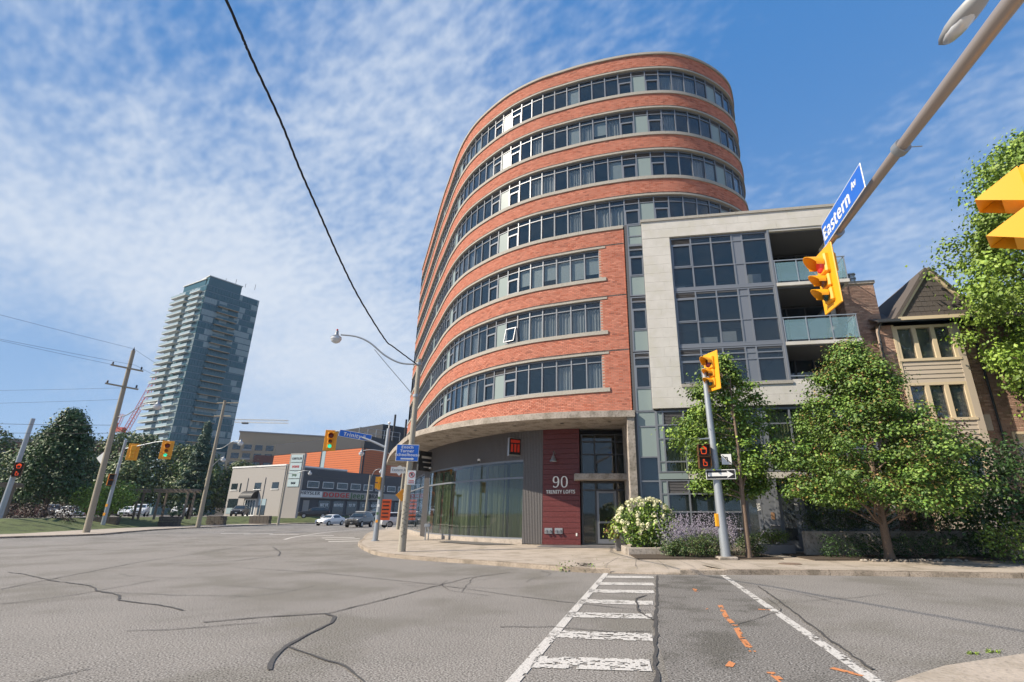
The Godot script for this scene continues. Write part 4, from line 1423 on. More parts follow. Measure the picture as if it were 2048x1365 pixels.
# ---------------------------------------------------------------- the brick townhouse
func build_townhouse() -> void:
	var t := thing("townhouse", "brown brick townhouse with shingled gable and cream framed windows", "house")
	var off := -1.0
	var bm := mat("brown_brick", Color.WHITE, 0.9)
	bm.vertex_color_use_as_albedo = true
	var cream := mat("cream_trim", lin(0.60, 0.49, 0.33), 0.6)
	var siding := mat("siding", lin(0.46, 0.39, 0.31), 0.7)
	grainy("roof_shingle", lin(0.10, 0.084, 0.074), 0.35, 0.9, 0.9, 51, 0.05, 4, 2.0)
	# brick walls laid course by course on a plane from (u0, y0) to (u1, y1)
	var lay := func(parent: Node, o: Vector3, ax: Vector3, nn: Vector3, w: float, y0: float, y1: float, sd: int) -> void:
		var r := RandomNumberGenerator.new()
		r.seed = sd
		var mm := MultiMesh.new()
		mm.transform_format = MultiMesh.TRANSFORM_3D
		mm.use_colors = true
		mm.mesh = brick_unit(Vector3(0.242, 0.072, 0.03), 0.004)
		var tr := []
		var rows := int((y1 - y0) / 0.083)
		for j in rows:
			var x := -0.06 if j % 2 else 0.065
			while x < w:
				var a := maxf(x - 0.126, 0.0)
				var b := minf(x + 0.126, w)
				x += 0.254
				if b - a < 0.04: continue
				tr.append(Transform3D(Basis(ax * ((b - a - 0.01) / 0.242), Vector3.UP, nn), o + ax * (a + b) * 0.5 + V(0, y0 + (j + 0.5) * 0.083, 0) + nn * 0.012))
		mm.instance_count = tr.size()
		for i in tr.size():
			mm.set_instance_transform(i, tr[i])
			var k := r.randf_range(0.75, 1.25)
			var c := Color(0.35, 0.22, 0.165) if r.randf() < 0.75 else Color(0.42, 0.285, 0.215)
			mm.set_instance_color(i, Color(c.r * k, c.g * k, c.b * k))
		var o2 := MultiMeshInstance3D.new()
		o2.name = "brickwork"
		o2.multimesh = mm
		o2.material_override = M.brick_each
		parent.add_child(o2, true)
		stuff(o2)
		var bw := MB.new()
		bw.box(o + ax * w * 0.5 + V(0, (y0 + y1) * 0.5, 0) - nn * 0.11, V(w, y1 - y0, 0.2), Basis(ax, Vector3.UP, nn))
		obj("backing_wall", bw, M.mortar, parent)
	# main brick face: left return strip, and right of the bay
	lay.call(t, wp(10.62, 0, off), WX, WN, 0.68, 0.15, 9.95, 1)
	lay.call(t, wp(13.95, 0, off - 0.9), WX, WN, 4.5, 0.15, 9.95, 2)
	lay.call(t, wp(9.62, 0, off - 0.5), WX, WN, 1.48, 0.15, 12.35, 3)       # chimney breast
	lay.call(t, wp(9.62, 0, off - 2.6), WN, -WX, 2.1, 0.15, 12.35, 4)
	lay.call(t, wp(11.1, 0, off - 0.5), -WN, WX, 2.0, 9.0, 12.35, 6)
	wpart("chimney_cap", M.concrete, t, 9.55, 11.17, 12.35, 12.5, off - 0.43, off - 2.6)
	for k in 2:
		var fl := MB.new()
		fl.lathe([Vector2(0.17, 0), Vector2(0.17, 0.42), Vector2(0.21, 0.46), Vector2(0.21, 0.56), Vector2(0.15, 0.6), Vector2(0.15, 0.66), Vector2(0.22, 0.70), Vector2(0.22, 0.76), Vector2(0.0, 0.78)], wp(10.0 + k * 0.52, 12.5, off - 1.0 - k * 0.3), 14)
		obj("flue", fl, M.flue_metal, t)
	# the bay: windows with cream frames over bands of lap siding
	var floors := [[8.27, 9.75], [5.55, 7.02], [2.85, 4.3]]
	for f in floors:
		var us := [11.33, 12.12, 12.90, 13.70]
		var wf := MB.new()
		wbox(wf, 11.25, 13.78, f[1], f[1] + 0.12, off + 0.04, off - 0.2)
		wbox(wf, 11.22, 13.81, f[0] - 0.12, f[0], off + 0.07, off - 0.2)
		for i in 4:
			wbox(wf, us[i] - 0.09 if i else 11.25, us[i] + 0.09 if i < 3 else 13.78, f[0], f[1], off + 0.037, off - 0.2)
		var wo := obj("window", wf, cream, t)
		for i in 3:
			wpart("pane", M.glass, wo, us[i] + 0.09, us[i + 1] - 0.09, f[0], f[1], off - 0.05, off - 0.062)
			var sl := MB.new()
			var n := 26
			for k in n:
				sl.box(wp((us[i] + us[i + 1]) * 0.5, f[0] + 0.03 + (f[1] - f[0] - 0.05) * k / n, off - 0.16), V(0.58, 0.004, 0.045), wb() * Basis(Vector3.RIGHT, 0.5))
			obj("venetian_blind", sl, M.white_letters, wo)
	var dark := MB.new()
	wbox(dark, 11.3, 13.75, 0.2, 9.9, off - 0.5, off - 0.6)
	obj("inner_wall", dark, M.interior, t)
	for band in [[7.14, 8.15], [4.42, 5.43], [1.0, 2.73]]:
		var n := 5
		for i in n:
			var y0: float = lerpf(band[0], band[1], float(i) / n)
			var y1: float = lerpf(band[0], band[1], float(i + 1) / n)
			var mb := MB.new()
			var a := wp(11.3, y0, off + 0.035)
			var b := wp(13.73, y0, off + 0.035)
			var d := V(0, y1 - y0, 0)
			mb.quad(a + d - WN * 0.03, b + d - WN * 0.03, b, a)
			mb.quad(a, b, b - WN * 0.05, a - WN * 0.05)
			obj("lap_board", mb, siding, t)
		wpart("backing_wall", siding, t, 11.3, 13.74, band[0], band[1], off - 0.03, off - 0.2)
	wpart("corner_trim", siding, t, 13.73, 14.02, 0.15, 9.95, off + 0.045, off - 0.9)
	wpart("corner_trim", cream, t, 11.2, 11.3, 0.15, 9.95, off + 0.05, off - 0.2)
	# eave, gable and roof
	wpart("eave", cream, t, 11.35, 15.0, 10.0, 10.16, off + 0.5, off - 0.2)
	wpart("soffit", M.frame_dark, t, 10.6, 15.0, 9.93, 10.0, off + 0.46, off - 0.6)
	var gp := MB.new()
	var AP := wp(13.1, 12.46, off + 0.35)
	gp.quad(wp(11.45, 10.16, off + 0.35), AP, AP, wp(14.75, 10.16, off + 0.35))
	obj("gable_backing", gp, M.roof_shingle, t)
	for j in 9:      # rows of shingles
		var y0 := 10.18 + j * 0.245
		var hw := 1.65 * (1.0 - (y0 - 10.16) / 2.3) 
		var x := 13.1 - hw
		while x < 13.1 + hw - 0.03:
			var w := minf(0.24, 13.1 + hw - x)
			var sh := MB.new()
			sh.box(wp(x + w * 0.5, y0 + 0.118, off + 0.372 + rng.randf_range(0.0, 0.008)), V(w - 0.012, 0.25, 0.014), wb() * Basis(Vector3.RIGHT, -0.05))
			obj("shingle", sh, M.roof_shingle, t)
			x += 0.24
	for sg in [-1.0, 1.0]:
		var rk := MB.new()
		var a := wp(13.1 + sg * 1.78, 10.05, off + 0.4)
		var b := wp(13.1, 12.5, off + 0.4)
		var dirv := (b - a).normalized()
		var nn := dirv.cross(WN).normalized()
		rk.box((a + b) * 0.5 + dirv * 0.04, V((b - a).length(), 0.2, 0.12), Basis(dirv, WN.cross(dirv), WN))
		obj("rake_board", rk, cream, t)
		var rf := MB.new()
		var up := WN.cross(dirv) * (1.0 if sg < 0.0 else -1.0) * 0.13
		rf.quad(a + up + WN * 0.1, b + up + WN * 0.1, b + up - WN * 5.0, a + up - WN * 5.0)
		rf.quad(a + WN * 0.1, a + up + WN * 0.1, b + up + WN * 0.1, b + WN * 0.1)
		obj("gable_roof", rf, M.roof_shingle, t)
	var mr := MB.new()
	mr.quad(wp(10.5, 10.0, off + 0.45), wp(10.5, 11.7, off - 3.0), wp(18.5, 11.7, off - 3.0), wp(18.5, 10.0, off + 0.45))
	mr.quad(wp(10.5, 9.93, off + 0.45), wp(10.5, 10.0, off + 0.45), wp(18.5, 10.0, off + 0.45), wp(18.5, 9.93, off + 0.45))
	mr.quad(wp(10.5, 9.93, off + 0.45), wp(18.5, 9.93, off + 0.45), wp(18.5, 9.93, off - 0.9), wp(10.5, 9.93, off - 0.9))
	obj("main_roof", mr, M.roof_shingle, t)
	var gt := MB.new()
	gt.box(wp(10.95, 10.0, off + 0.5), V(0.95, 0.12, 0.12), wb())
	obj("gutter", gt, M.frame_dark, t)
	var dp := MB.new()
	dp.pipe([wp(10.62, 9.95, off + 0.4), wp(10.6, 9.6, off + 0.08), wp(10.6, 5.0, off + 0.08), wp(10.6, 0.2, off + 0.08)], 0.045)
	obj("downpipe", dp, M.frame_dark, t)
	var dp2 := MB.new()
	dp2.pipe([wp(15.1, 9.9, off - 0.8), wp(15.1, 0.2, off - 0.8)], 0.05)
	obj("downpipe", dp2, M.frame_dark, t)
	# window with a dark rail set in the brick beyond the bay
	var w2 := MB.new()
	wbox(w2, 15.5, 16.9, 3.2, 5.0, off - 0.84, off - 0.9)
	var w2o := obj("window", w2, cream, t)
	wpart("pane", M.glass, w2o, 15.6, 16.8, 3.3, 4.9, off - 0.82, off - 0.838)
	for i in 9:
		wpart("railing_bar", M.frame_dark, w2o, 15.5 + i * 0.17, 15.53 + i * 0.17, 3.2, 4.2, off - 0.7, off - 0.73)
	wpart("railing_top", M.frame_dark, w2o, 15.45, 16.95, 4.2, 4.25, off - 0.69, off - 0.74)
	wpart("side_bay", siding, t, 14.1, 14.5, 5.0, 5.7, off - 0.3, off - 0.9)

# ---------------------------------------------------------------- buildings across the road
func wall_box(mb: MB, a: Vector2, b: Vector2, y0: float, y1: float, depth: float) -> void:
	# a block whose front runs from a to b; depth goes away from the viewer
	var t := (b - a).normalized()
	var n := Vector2(-t.y, t.x)
	if n.y > 0.0: n = -n
	var c := (a + b) * 0.5 + n * depth * 0.5
	mb.box(V(c.x, (y0 + y1) * 0.5, c.y), V((b - a).length(), y1 - y0, depth), Basis(V(t.x, 0, t.y), Vector3.UP, V(-n.x, 0, -n.y)))

class Face:
	# local frame of a facade: x along the wall, y up, z outwards
	var o: Vector3
	var b: Basis
	func _init(a: Vector2, c: Vector2, y: float) -> void:
		var t := (c - a).normalized()
		var n := Vector2(-t.y, t.x)
		if n.y < 0.0: n = -n
		o = Vector3(a.x, y, a.y)
		b = Basis(Vector3(t.x, 0, t.y), Vector3.UP, Vector3(n.x, 0, n.y))
	func at(x: float, y: float, z := 0.0) -> Vector3:
		return o + b * Vector3(x, y, z)
	func box(mb: MB, x0: float, x1: float, y0: float, y1: float, z0: float, z1: float) -> void:
		mb.box(at((x0 + x1) * 0.5, (y0 + y1) * 0.5, (z0 + z1) * 0.5), Vector3(x1 - x0, y1 - y0, z1 - z0), b)

func fbox(called: String, f: Face, m: Material, parent: Node, x0: float, x1: float, y0: float, y1: float, z0: float, z1: float) -> MeshInstance3D:
	var mb := MB.new()
	f.box(mb, x0, x1, y0, y1, z0, z1)
	return obj(called, mb, m, parent)

func ftext(text: String, h: float, m: Material, f: Face, x: float, y: float, z: float, parent: Node, called := "lettering", wide := 1.0) -> void:
	obj(called, lettering(text, h, 0.03), m, parent, Transform3D(f.b.scaled_local(V(wide, 1, 1)), f.at(x, y, z)))

func build_far_buildings() -> void:
	# raised ground behind the far pavement
	var low := [Vector2(-90, -36), Vector2(-55, -38), Vector2(-45, -42), Vector2(-45.5, -50), Vector2(-47, -58), Vector2(-47, -66), Vector2(-47, -78), Vector2(-44, -86), Vector2(-37, -97), Vector2(-28, -120), Vector2(-24, -150)]
	var high := [Vector2(-90, -44), Vector2(-58, -46), Vector2(-51, -50), Vector2(-51, -54), Vector2(-53, -60), Vector2(-53.5, -66), Vector2(-53, -76), Vector2(-49.5, -85), Vector2(-45, -92), Vector2(-34, -120), Vector2(-30, -150)]
	var bank := MB.new()
	for i in low.size() - 1:
		bank.quad(V(low[i].x, 0.1, low[i].y), V(low[i + 1].x, 0.1, low[i + 1].y), V(high[i + 1].x, 1.15, high[i + 1].y), V(high[i].x, 1.15, high[i].y))
	setting("grass_bank", bank, M.grass_ground)
	var top: Array = high.duplicate()
	top.append_array([Vector2(-400, -150), Vector2(-400, -44)])
	setting("raised_lot", sheet(top, 1.15), M.asphalt)
	var drive := MB.new()
	drive.quad(V(-49.6, 0.13, -81), V(-43.2, 0.13, -88), V(-47.5, 1.17, -92), V(-54, 1.17, -88))
	setting("driveway", drive, M.concrete_walk)

	grainy("light_render", lin(0.33, 0.31, 0.29), 0.08, 3.0, 0.85, 61, 0.04, 4)
	grainy("dark_render", lin(0.075, 0.078, 0.085), 0.12, 3.0, 0.8, 63, 0.04, 4)
	mat("far_glass", lin(0.02, 0.03, 0.035), 0.08, 0.0, 0.7)
	mat("pale_glass", lin(0.30, 0.38, 0.40), 0.12, 0.0, 0.7)
	mat("terracotta", lin(0.50, 0.135, 0.045), 0.7)
	mat("charcoal", lin(0.025, 0.026, 0.03), 0.6)
	# light grey showroom block
	var lg := thing("office_block", "light grey two storey block with arched black awning", "building")
	var f := Face.new(Vector2(-61.0, -98), Vector2(-47.9, -92), 1.15)
	var fl := 14.4
	fbox("wall", f, M.light_render, lg, 0, fl, 0, 8.5, -14, 0)
	fbox("coping", f, M.sign_white, lg, -0.1, fl + 0.1, 8.5, 8.75, -14, 0.1)
	for x in [0.6, 7.0, 11.6]:
		var w := fbox("window", f, M.far_glass, lg, x, x + 1.7, 4.6, 5.7, -0.05, 0.04)
		fbox("sill", f, M.sign_white, w, x - 0.1, x + 1.8, 4.45, 4.58, 0.0, 0.12)
	fbox("slit_window", f, M.far_glass, lg, 3.0, 3.35, 4.2, 5.7, -0.05, 0.04)
	for x in [4.9, 9.6]: fbox("pilaster", f, M.light_render, lg, x, x + 0.12, 0, 6.6, 0, 0.12)
	for q in [[0.5, 3.2, 0.4, 3.0], [8.9, 10.8, 0.2, 2.9]]:
		var w := fbox("shop_window", f, M.far_glass, lg, q[0], q[1], q[2], q[3], -0.05, 0.05)
		fbox("panel", f, M.pale_glass, w, q[0], q[1], q[2] + 1.6 if q[0] > 5 else q[2], q[3] if q[0] > 5 else q[2] + 1.0, 0.05, 0.07)
	var dw := fbox("door_set", f, M.sign_white, lg, 5.2, 8.2, 0.0, 2.9, -0.05, 0.05)
	for i in 4: fbox("pane", f, M.far_glass, dw, 5.35 + i * 0.7, 5.9 + i * 0.7, 0.2, 2.7, 0.05, 0.07)
	var aw := MB.new()
	for i in 8:
		var a0 := PI * 0.5 * i / 8.0
		var a1 := PI * 0.5 * (i + 1) / 8.0
		aw.quad(f.at(5.0, 3.0 + 1.3 * sin(a0), 1.3 * cos(a0)), f.at(8.4, 3.0 + 1.3 * sin(a0), 1.3 * cos(a0)), f.at(8.4, 3.0 + 1.3 * sin(a1), 1.3 * cos(a1)), f.at(5.0, 3.0 + 1.3 * sin(a1), 1.3 * cos(a1)))
		for x in [5.0, 8.4]:
			aw.tri(f.at(x, 3.0, 0), f.at(x, 3.0 + 1.3 * sin(a0), 1.3 * cos(a0)), f.at(x, 3.0 + 1.3 * sin(a1), 1.3 * cos(a1)))
	obj("awning", aw, M.black_paint, lg)

	# dark showroom with brand fascia
	var dk := thing("car_showroom", "long charcoal car showroom with pale lettered fascia and upper slot windows", "building")
	var d := Face.new(Vector2(-46.9, -92.5), Vector2(-33.6, -121.5), 1.1)
	var dl := 31.9
	fbox("wall", d, M.dark_render, dk, 0, dl, 0, 8.3, -16, 0)
	fbox("fascia", d, M.light_render, dk, 0.3, dl, 3.15, 4.45, 0, 0.35)
	fbox("name_panel", d, M.sign_white, dk, 0.8, 6.8, 3.3, 4.35, 0.35, 0.4)
	for i in 8:
		var x := 3.6 + i * 3.45
		var w := fbox("slot_window", d, M.sign_white, dk, x - 0.1, x + 2.5, 4.95, 6.15, 0, 0.08)
		fbox("pane", d, M.far_glass, w, x, x + 2.4, 5.07, 6.05, 0.08, 0.1)
	var words := ["", "WE'VE", "MOVED", "TO 77", "E. D", "ROADWAY", "", ""]
	for i in 8:
		var x := 3.2 + i * 3.4
		var w := fbox("show_window" if i else "side_door", d, M.far_glass if i else M.light_render, dk, x, x + (2.6 if i else 1.3), 0.2, 2.75, 0, 0.06)
		if words[i] != "": ftext(words[i], 0.55, M.sign_white, d, x + 1.3, 2.0, 0.07, w, "lettering", 0.85)
	ftext("CHRYSLER", 0.55, M.dark_render, d, 3.8, 4.0, 0.41, dk, "lettering", 1.35)
	ftext("DODGE", 0.85, M.sign_red, d, 10.2, 3.82, 0.37, dk, "lettering", 1.6)
	ftext("Jeep", 1.0, mat("leaf_green", lin(0.06, 0.13, 0.05), 0.6), d, 15.6, 3.82, 0.37, dk, "lettering", 1.3)
	ftext("RAM", 0.8, M.black_paint, d, 21.2, 3.82, 0.37, dk, "lettering", 1.5)
	var rb := MB.new()
	rb.rod(d.at(18.9, 3.82, 0.36), d.at(18.9, 3.82, 0.42), 0.5, 0.5, 14)
	obj("round_emblem", rb, M.black_paint, dk)
	# pylon sign
	var py := thing("pylon_sign", "tall grey pylon sign with four stacked brand panels", "sign")
	var pf := Face.new(Vector2(-43.2, -84.2), Vector2(-41.1, -83.8), 0.9)
	fbox("pylon", pf, M.light_render, py, -0.25, 2.35, 0, 10.0, -0.5, 0)
	var pw := ["CHRYSLER", "DODGE", "Jeep", "RAM"]
	for i in 4:
		var pn := fbox("panel", pf, M.blind, py, 0.05, 2.1, 8.6 - i * 1.28, 9.75 - i * 1.28, 0, 0.08)
		ftext(pw[i], 0.34, [M.dark_render, M.sign_red, M.leaf_green, M.black_paint][i], pf, 1.08, 9.15 - i * 1.28, 0.09, pn, "lettering", 0.8)

	# orange clad hall behind
	var oh := thing("clad_hall", "large hall clad in orange boards with charcoal upper storey", "building")
	var C := Vector2(-48.0, -128)
	var L := Vector2(-80.0, -146)
	var R := Vector2(-41.5, -150)
	for q in [[L, C], [C, R]]:
		var of := Face.new(q[0], q[1], 0.0)
		var ln: float = (q[1] - q[0]).length()
		var n := 20
		for i in n:
			fbox("board", of, M.terracotta, oh, 0.05, ln - 0.05, 6.0 + i * 0.555, 6.5 + i * 0.555, -0.3, 0)
		fbox("backing_wall", of, M.charcoal, oh, 0.02, ln - 0.02, 1.0, 17.1, -0.6, -0.06)
		fbox("upper_wall", of, M.charcoal, oh, 0, ln, 17.15, 20.3, -1.0, 0.05)
		if ln > 30.0:
			var w := fbox("tall_window", of, M.pale_glass, oh, 21.0, 22.4, 9.0, 17.1, -0.2, 0.05)
			fbox("post", of, M.charcoal, w, 20.6, 21.0, 9.0, 17.1, -0.2, 0.1)
	var ph := MB.new()
	wall_box(ph, Vector2(-66, -152), Vector2(-47.6, -139), 20.0, 24.9, 14)
	obj("roof_storey", ph, M.charcoal, oh)
	var rl := MB.new()
	for i in 6:
		rl.rod(V(-50.5 + i * 1.5, 20.3, -130 - i * 2.0), V(-50.5 + i * 1.5, 22.6, -130 - i * 2.0), 0.06, 0.06, 6)
	for h in [21.4, 22.6]:
		rl.rod(V(-50.5, h, -130), V(-43, h, -140), 0.06, 0.06, 6)
	obj("roof_railing", rl, M.galvanised, oh)
	for i in 3:
		var st := MB.new()
		st.rod(V(-44.5 + i * 2.6, 20, -139 - i * 2), V(-44.5 + i * 2.6, 27.5 - i, -139 - i * 2), 0.28, 0.28, 10)
		obj("vent_stack", st, M.charcoal, oh)

	# brown mid-rise
	var bm := thing("midrise_block", "brown stepped mid-rise apartment block with penthouse", "building")
	grainy("brown_render", lin(0.40, 0.31, 0.21), 0.2, 5.0, 0.9, 65, 0.05, 4)
	grainy("red_brick_far", lin(0.15, 0.06, 0.045), 0.2, 4.0, 0.9, 66, 0.05, 4)
	var bf := Face.new(Vector2(-137, -214), Vector2(-101, -232), 0)
	fbox("wall", bf, M.brown_render, bm, 0, 40.2, 0, 30.0, -18, 0)
	fbox("penthouse", bf, M.brown_render, bm, 3, 38, 30.0, 34.6, -16, -2)
	fbox("coping", bf, M.light_render, bm, 2.6, 38.4, 34.6, 35.1, -16, -1.6)
	fbox("lower_wall", bf, M.red_brick_far, bm, 10.0, 40.0, 0, 25.0, 0, 0.8)
	for j in 6:
		for i in 9:
			var w := fbox("window", bf, M.far_glass, bm, 1.5 + i * 4.1, 4.3 + i * 4.1, 9.0 + j * 3.6, 11.2 + j * 3.6, 0.8 if (j < 4 and i > 1) else 0.0, 0.95 if (j < 4 and i > 1) else 0.15)
			if i % 3 == 1: fbox("balcony", bf, M.light_render, w, 1.2 + i * 4.1, 4.6 + i * 4.1, 8.5 + j * 3.6, 9.2 + j * 3.6, 0.8, 2.0)
	# low building among the trees
	var lb := thing("low_block", "low dark flat roofed building above the tree tops", "building")
	var lf := Face.new(Vector2(-215, -132), Vector2(-128, -148), 0)
	fbox("wall", lf, M.red_brick_far, lb, 0, 88, 0, 20.5, -12, 0)
	fbox("roof_edge", lf, M.dark_render, lb, -0.3, 88.3, 20.5, 21.5, -12.3, 0.3)
	var tk := MB.new()
	tk.rod(lf.at(70, 21.5, -4), lf.at(70, 25.0, -4), 1.8, 1.8, 14)
	obj("roof_tank", tk, M.sign_white, lb)
	for i in 20:
		fbox("window", lf, M.far_glass, lb, 2 + i * 4.2, 4.6 + i * 4.2, 15.5, 18.2, 0, 0.1)
	build_tower()
	build_cranes()

func build_tower() -> void:
	var t := thing("glass_tower", "tall blue glass apartment tower with stacked balconies and stepped roof", "building")
	var C := Vector2(-163.0, -215.0)
	var R := Vector2(-149.8, -234.7)
	var Lf := Vector2(-184.0, -226.0)
	var fr := Face.new(C, R, 0)
	var fl := Face.new(Lf, C, 0)
	var lr := (R - C).length()
	var ll := (C - Lf).length()
	var body := MB.new()
	var poly := PackedVector2Array([C, R, R + (Lf - C), Lf])
	for q in [[0.0, 103.2]]:
		for i in 4:
			var a := poly[i]
			var b := poly[(i + 1) % 4]
			body.quad(V(a.x, q[1], a.y), V(b.x, q[1], b.y), V(b.x, q[0], b.y), V(a.x, q[0], a.y))
		body.quad(V(poly[0].x, q[1], poly[0].y), V(poly[1].x, q[1], poly[1].y), V(poly[2].x, q[1], poly[2].y), V(poly[3].x, q[1], poly[3].y))
	mat("tower_glass", lin(0.045, 0.11, 0.128), 0.1, 0.0, 0.5)
	mat("tower_blind", lin(0.24, 0.30, 0.30), 0.35, 0.0, 0.5)   # panes with a blind drawn behind them
	mat("tower_slab", lin(0.55, 0.57, 0.55), 0.7)
	obj("core", body, M.tower_glass, t)
	# penthouse on the corner
	var pf := Face.new(C, C + (R - C) * 0.62, 103.2)
	fbox("penthouse", pf, M.tower_glass, t, 0.3, lr * 0.62, 0, 4.3, -12, -0.3)
	fbox("roof_plate", pf, M.tower_slab, t, 0, lr * 0.62 + 0.3, 4.3, 4.7, -12.3, 0)
	var ml := Face.new(Lf, C, 103.2)
	fbox("penthouse", ml, M.tower_glass, t, 2.0, ll - 3.0, 0, 3.3, -8, -0.4)
	fbox("roof_plate", ml, M.tower_slab, t, 1.6, ll - 2.6, 3.3, 3.7, -8.4, 0)
	var mst := MB.new()
	for i in 4: mst.rod(V(-160 + i * 3.0, 107.5, -222 - i * 3.0), V(-160 + i * 3.0, 109.5 + i % 2, -222 - i * 3.0), 0.09, 0.09, 6)
	obj("roof_mast", mst, M.charcoal, t)
	# glass panels floor by floor, of three tones, and thin slab edges
	var r := RandomNumberGenerator.new()
	r.seed = 8
	var tone := [MB.new(), MB.new()]
	var edges := MB.new()
	for k in 34:
		var y := 1.0 + k * 3.0
		for side in 2:
			var f: Face = fr if side == 0 else fl
			var ln := lr if side == 0 else ll
			var x := 0.1
			var pick := 0
			while x < ln - 0.2:
				var w := minf(r.randf_range(0.9, 1.4), ln - 0.1 - x)
				if r.randf() < 0.35: pick = [0, 0, 1, 0, 1][r.randi_range(0, 4)]
				f.box(tone[pick], x, x + w - 0.06, y + 0.35, y + 2.8, -0.05, 0.12 + 0.05 * r.randf())
				x += w
			f.box(edges, 0, ln, y + 2.82, y + 3.0, -0.05, 0.1)
	var nm := ["tower_glass", "tower_blind"]
	for i in 2: stuff(obj("glazing", tone[i], M[nm[i]], t))
	stuff(obj("slab_edge", edges, M.frame_grey, t))
	# balconies: two stacks on one face, one on the other
	for k in range(2, 34):
		var y := 1.0 + k * 3.0
		for q in [[fl, -2.2, 10.5, 2.2], [fl, 13.0, 21.6, 1.7], [fr, 6.0, 15.0, 1.5]]:
			var f: Face = q[0]
			if q[0] == fr and k > 31: continue
			var b := fbox("balcony", f, M.tower_slab if q[0] == fl else M.brown_render, t, q[1], q[2], y - 0.22, y, 0.1, q[3])
			var g := MB.new()
			f.box(g, q[1], q[2], y, y + 1.1, q[3] - 0.08, q[3] - 0.03)
			if q[1] < 0.0: f.box(g, q[1], q[1] + 0.05, y, y + 1.1, 0.1, q[3] - 0.08)
			obj("rail_glass", g, M.pale_glass if q[0] == fl else M.tower_glass, b)

func lattice(a: Vector3, b: Vector3, w: float, n: int, m: Material, parent: Node, called: String) -> void:
	var mb := MB.new()
	var ax := (b - a).normalized()
	var u := ax.cross(Vector3.UP if absf(ax.y) < 0.9 else Vector3.RIGHT).normalized() * w * 0.5
	var v := ax.cross(u).normalized() * w * 0.5
	var cs := [u + v, u - v, -u - v, -u + v]
	for c in cs: mb.rod(a + c, b + c, w * 0.07, w * 0.07, 5)
	for i in n:
		var p := a.lerp(b, float(i) / n)
		var q := a.lerp(b, float(i + 1) / n)
		for k in 4: mb.rod(p + cs[k], q + cs[(k + 1) % 4], w * 0.045, w * 0.045, 4)
	obj(called, mb, m, parent)

func build_cranes() -> void:
	var c1 := thing("tower_crane", "white tower crane jib level behind the glass tower", "crane")
	mat("crane_white", lin(0.62, 0.62, 0.60), 0.6)
	mat("crane_red", lin(0.5, 0.09, 0.05), 0.6)
	lattice(V(-200, 54.0, -300), V(-159.5, 53.2, -300), 1.8, 22, M.crane_white, c1, "jib")
	lattice(V(-200, 0, -300), V(-200, 60, -300), 2.0, 26, M.crane_white, c1, "mast")
	var tr := MB.new()
	tr.box(V(-185, 52.4, -300), V(3.2, 0.9, 1.6))
	obj("trolley", tr, M.charcoal, c1)
	var c2 := thing("luffing_crane", "red and white luffing crane leaning beside the glass tower", "crane")
	lattice(V(-247, 44, -290), V(-235.5, 82, -290), 2.0, 22, M.crane_red, c2, "boom")
	lattice(V(-249, 0, -290), V(-249, 46, -290), 2.2, 22, M.crane_white, c2, "mast")
	var cab := MB.new()
	cab.box(V(-251, 47, -290), V(7, 2.4, 2.6))
	cab.box(V(-253.5, 49.5, -290), V(2.0, 3.0, 2.4))
	obj("machine_deck", cab, M.crane_red, c2)
	lattice(V(-252, 48, -290), V(-250.5, 56, -290), 1.4, 5, M.crane_red, c2, "frame")

# ---------------------------------------------------------------- poles, signals and signs
func face_basis(dir: Vector3) -> Basis:   # z looks along dir
	var z := V(dir.x, 0, dir.z).normalized()
	return Basis(Vector3.UP.cross(z), Vector3.UP, z)

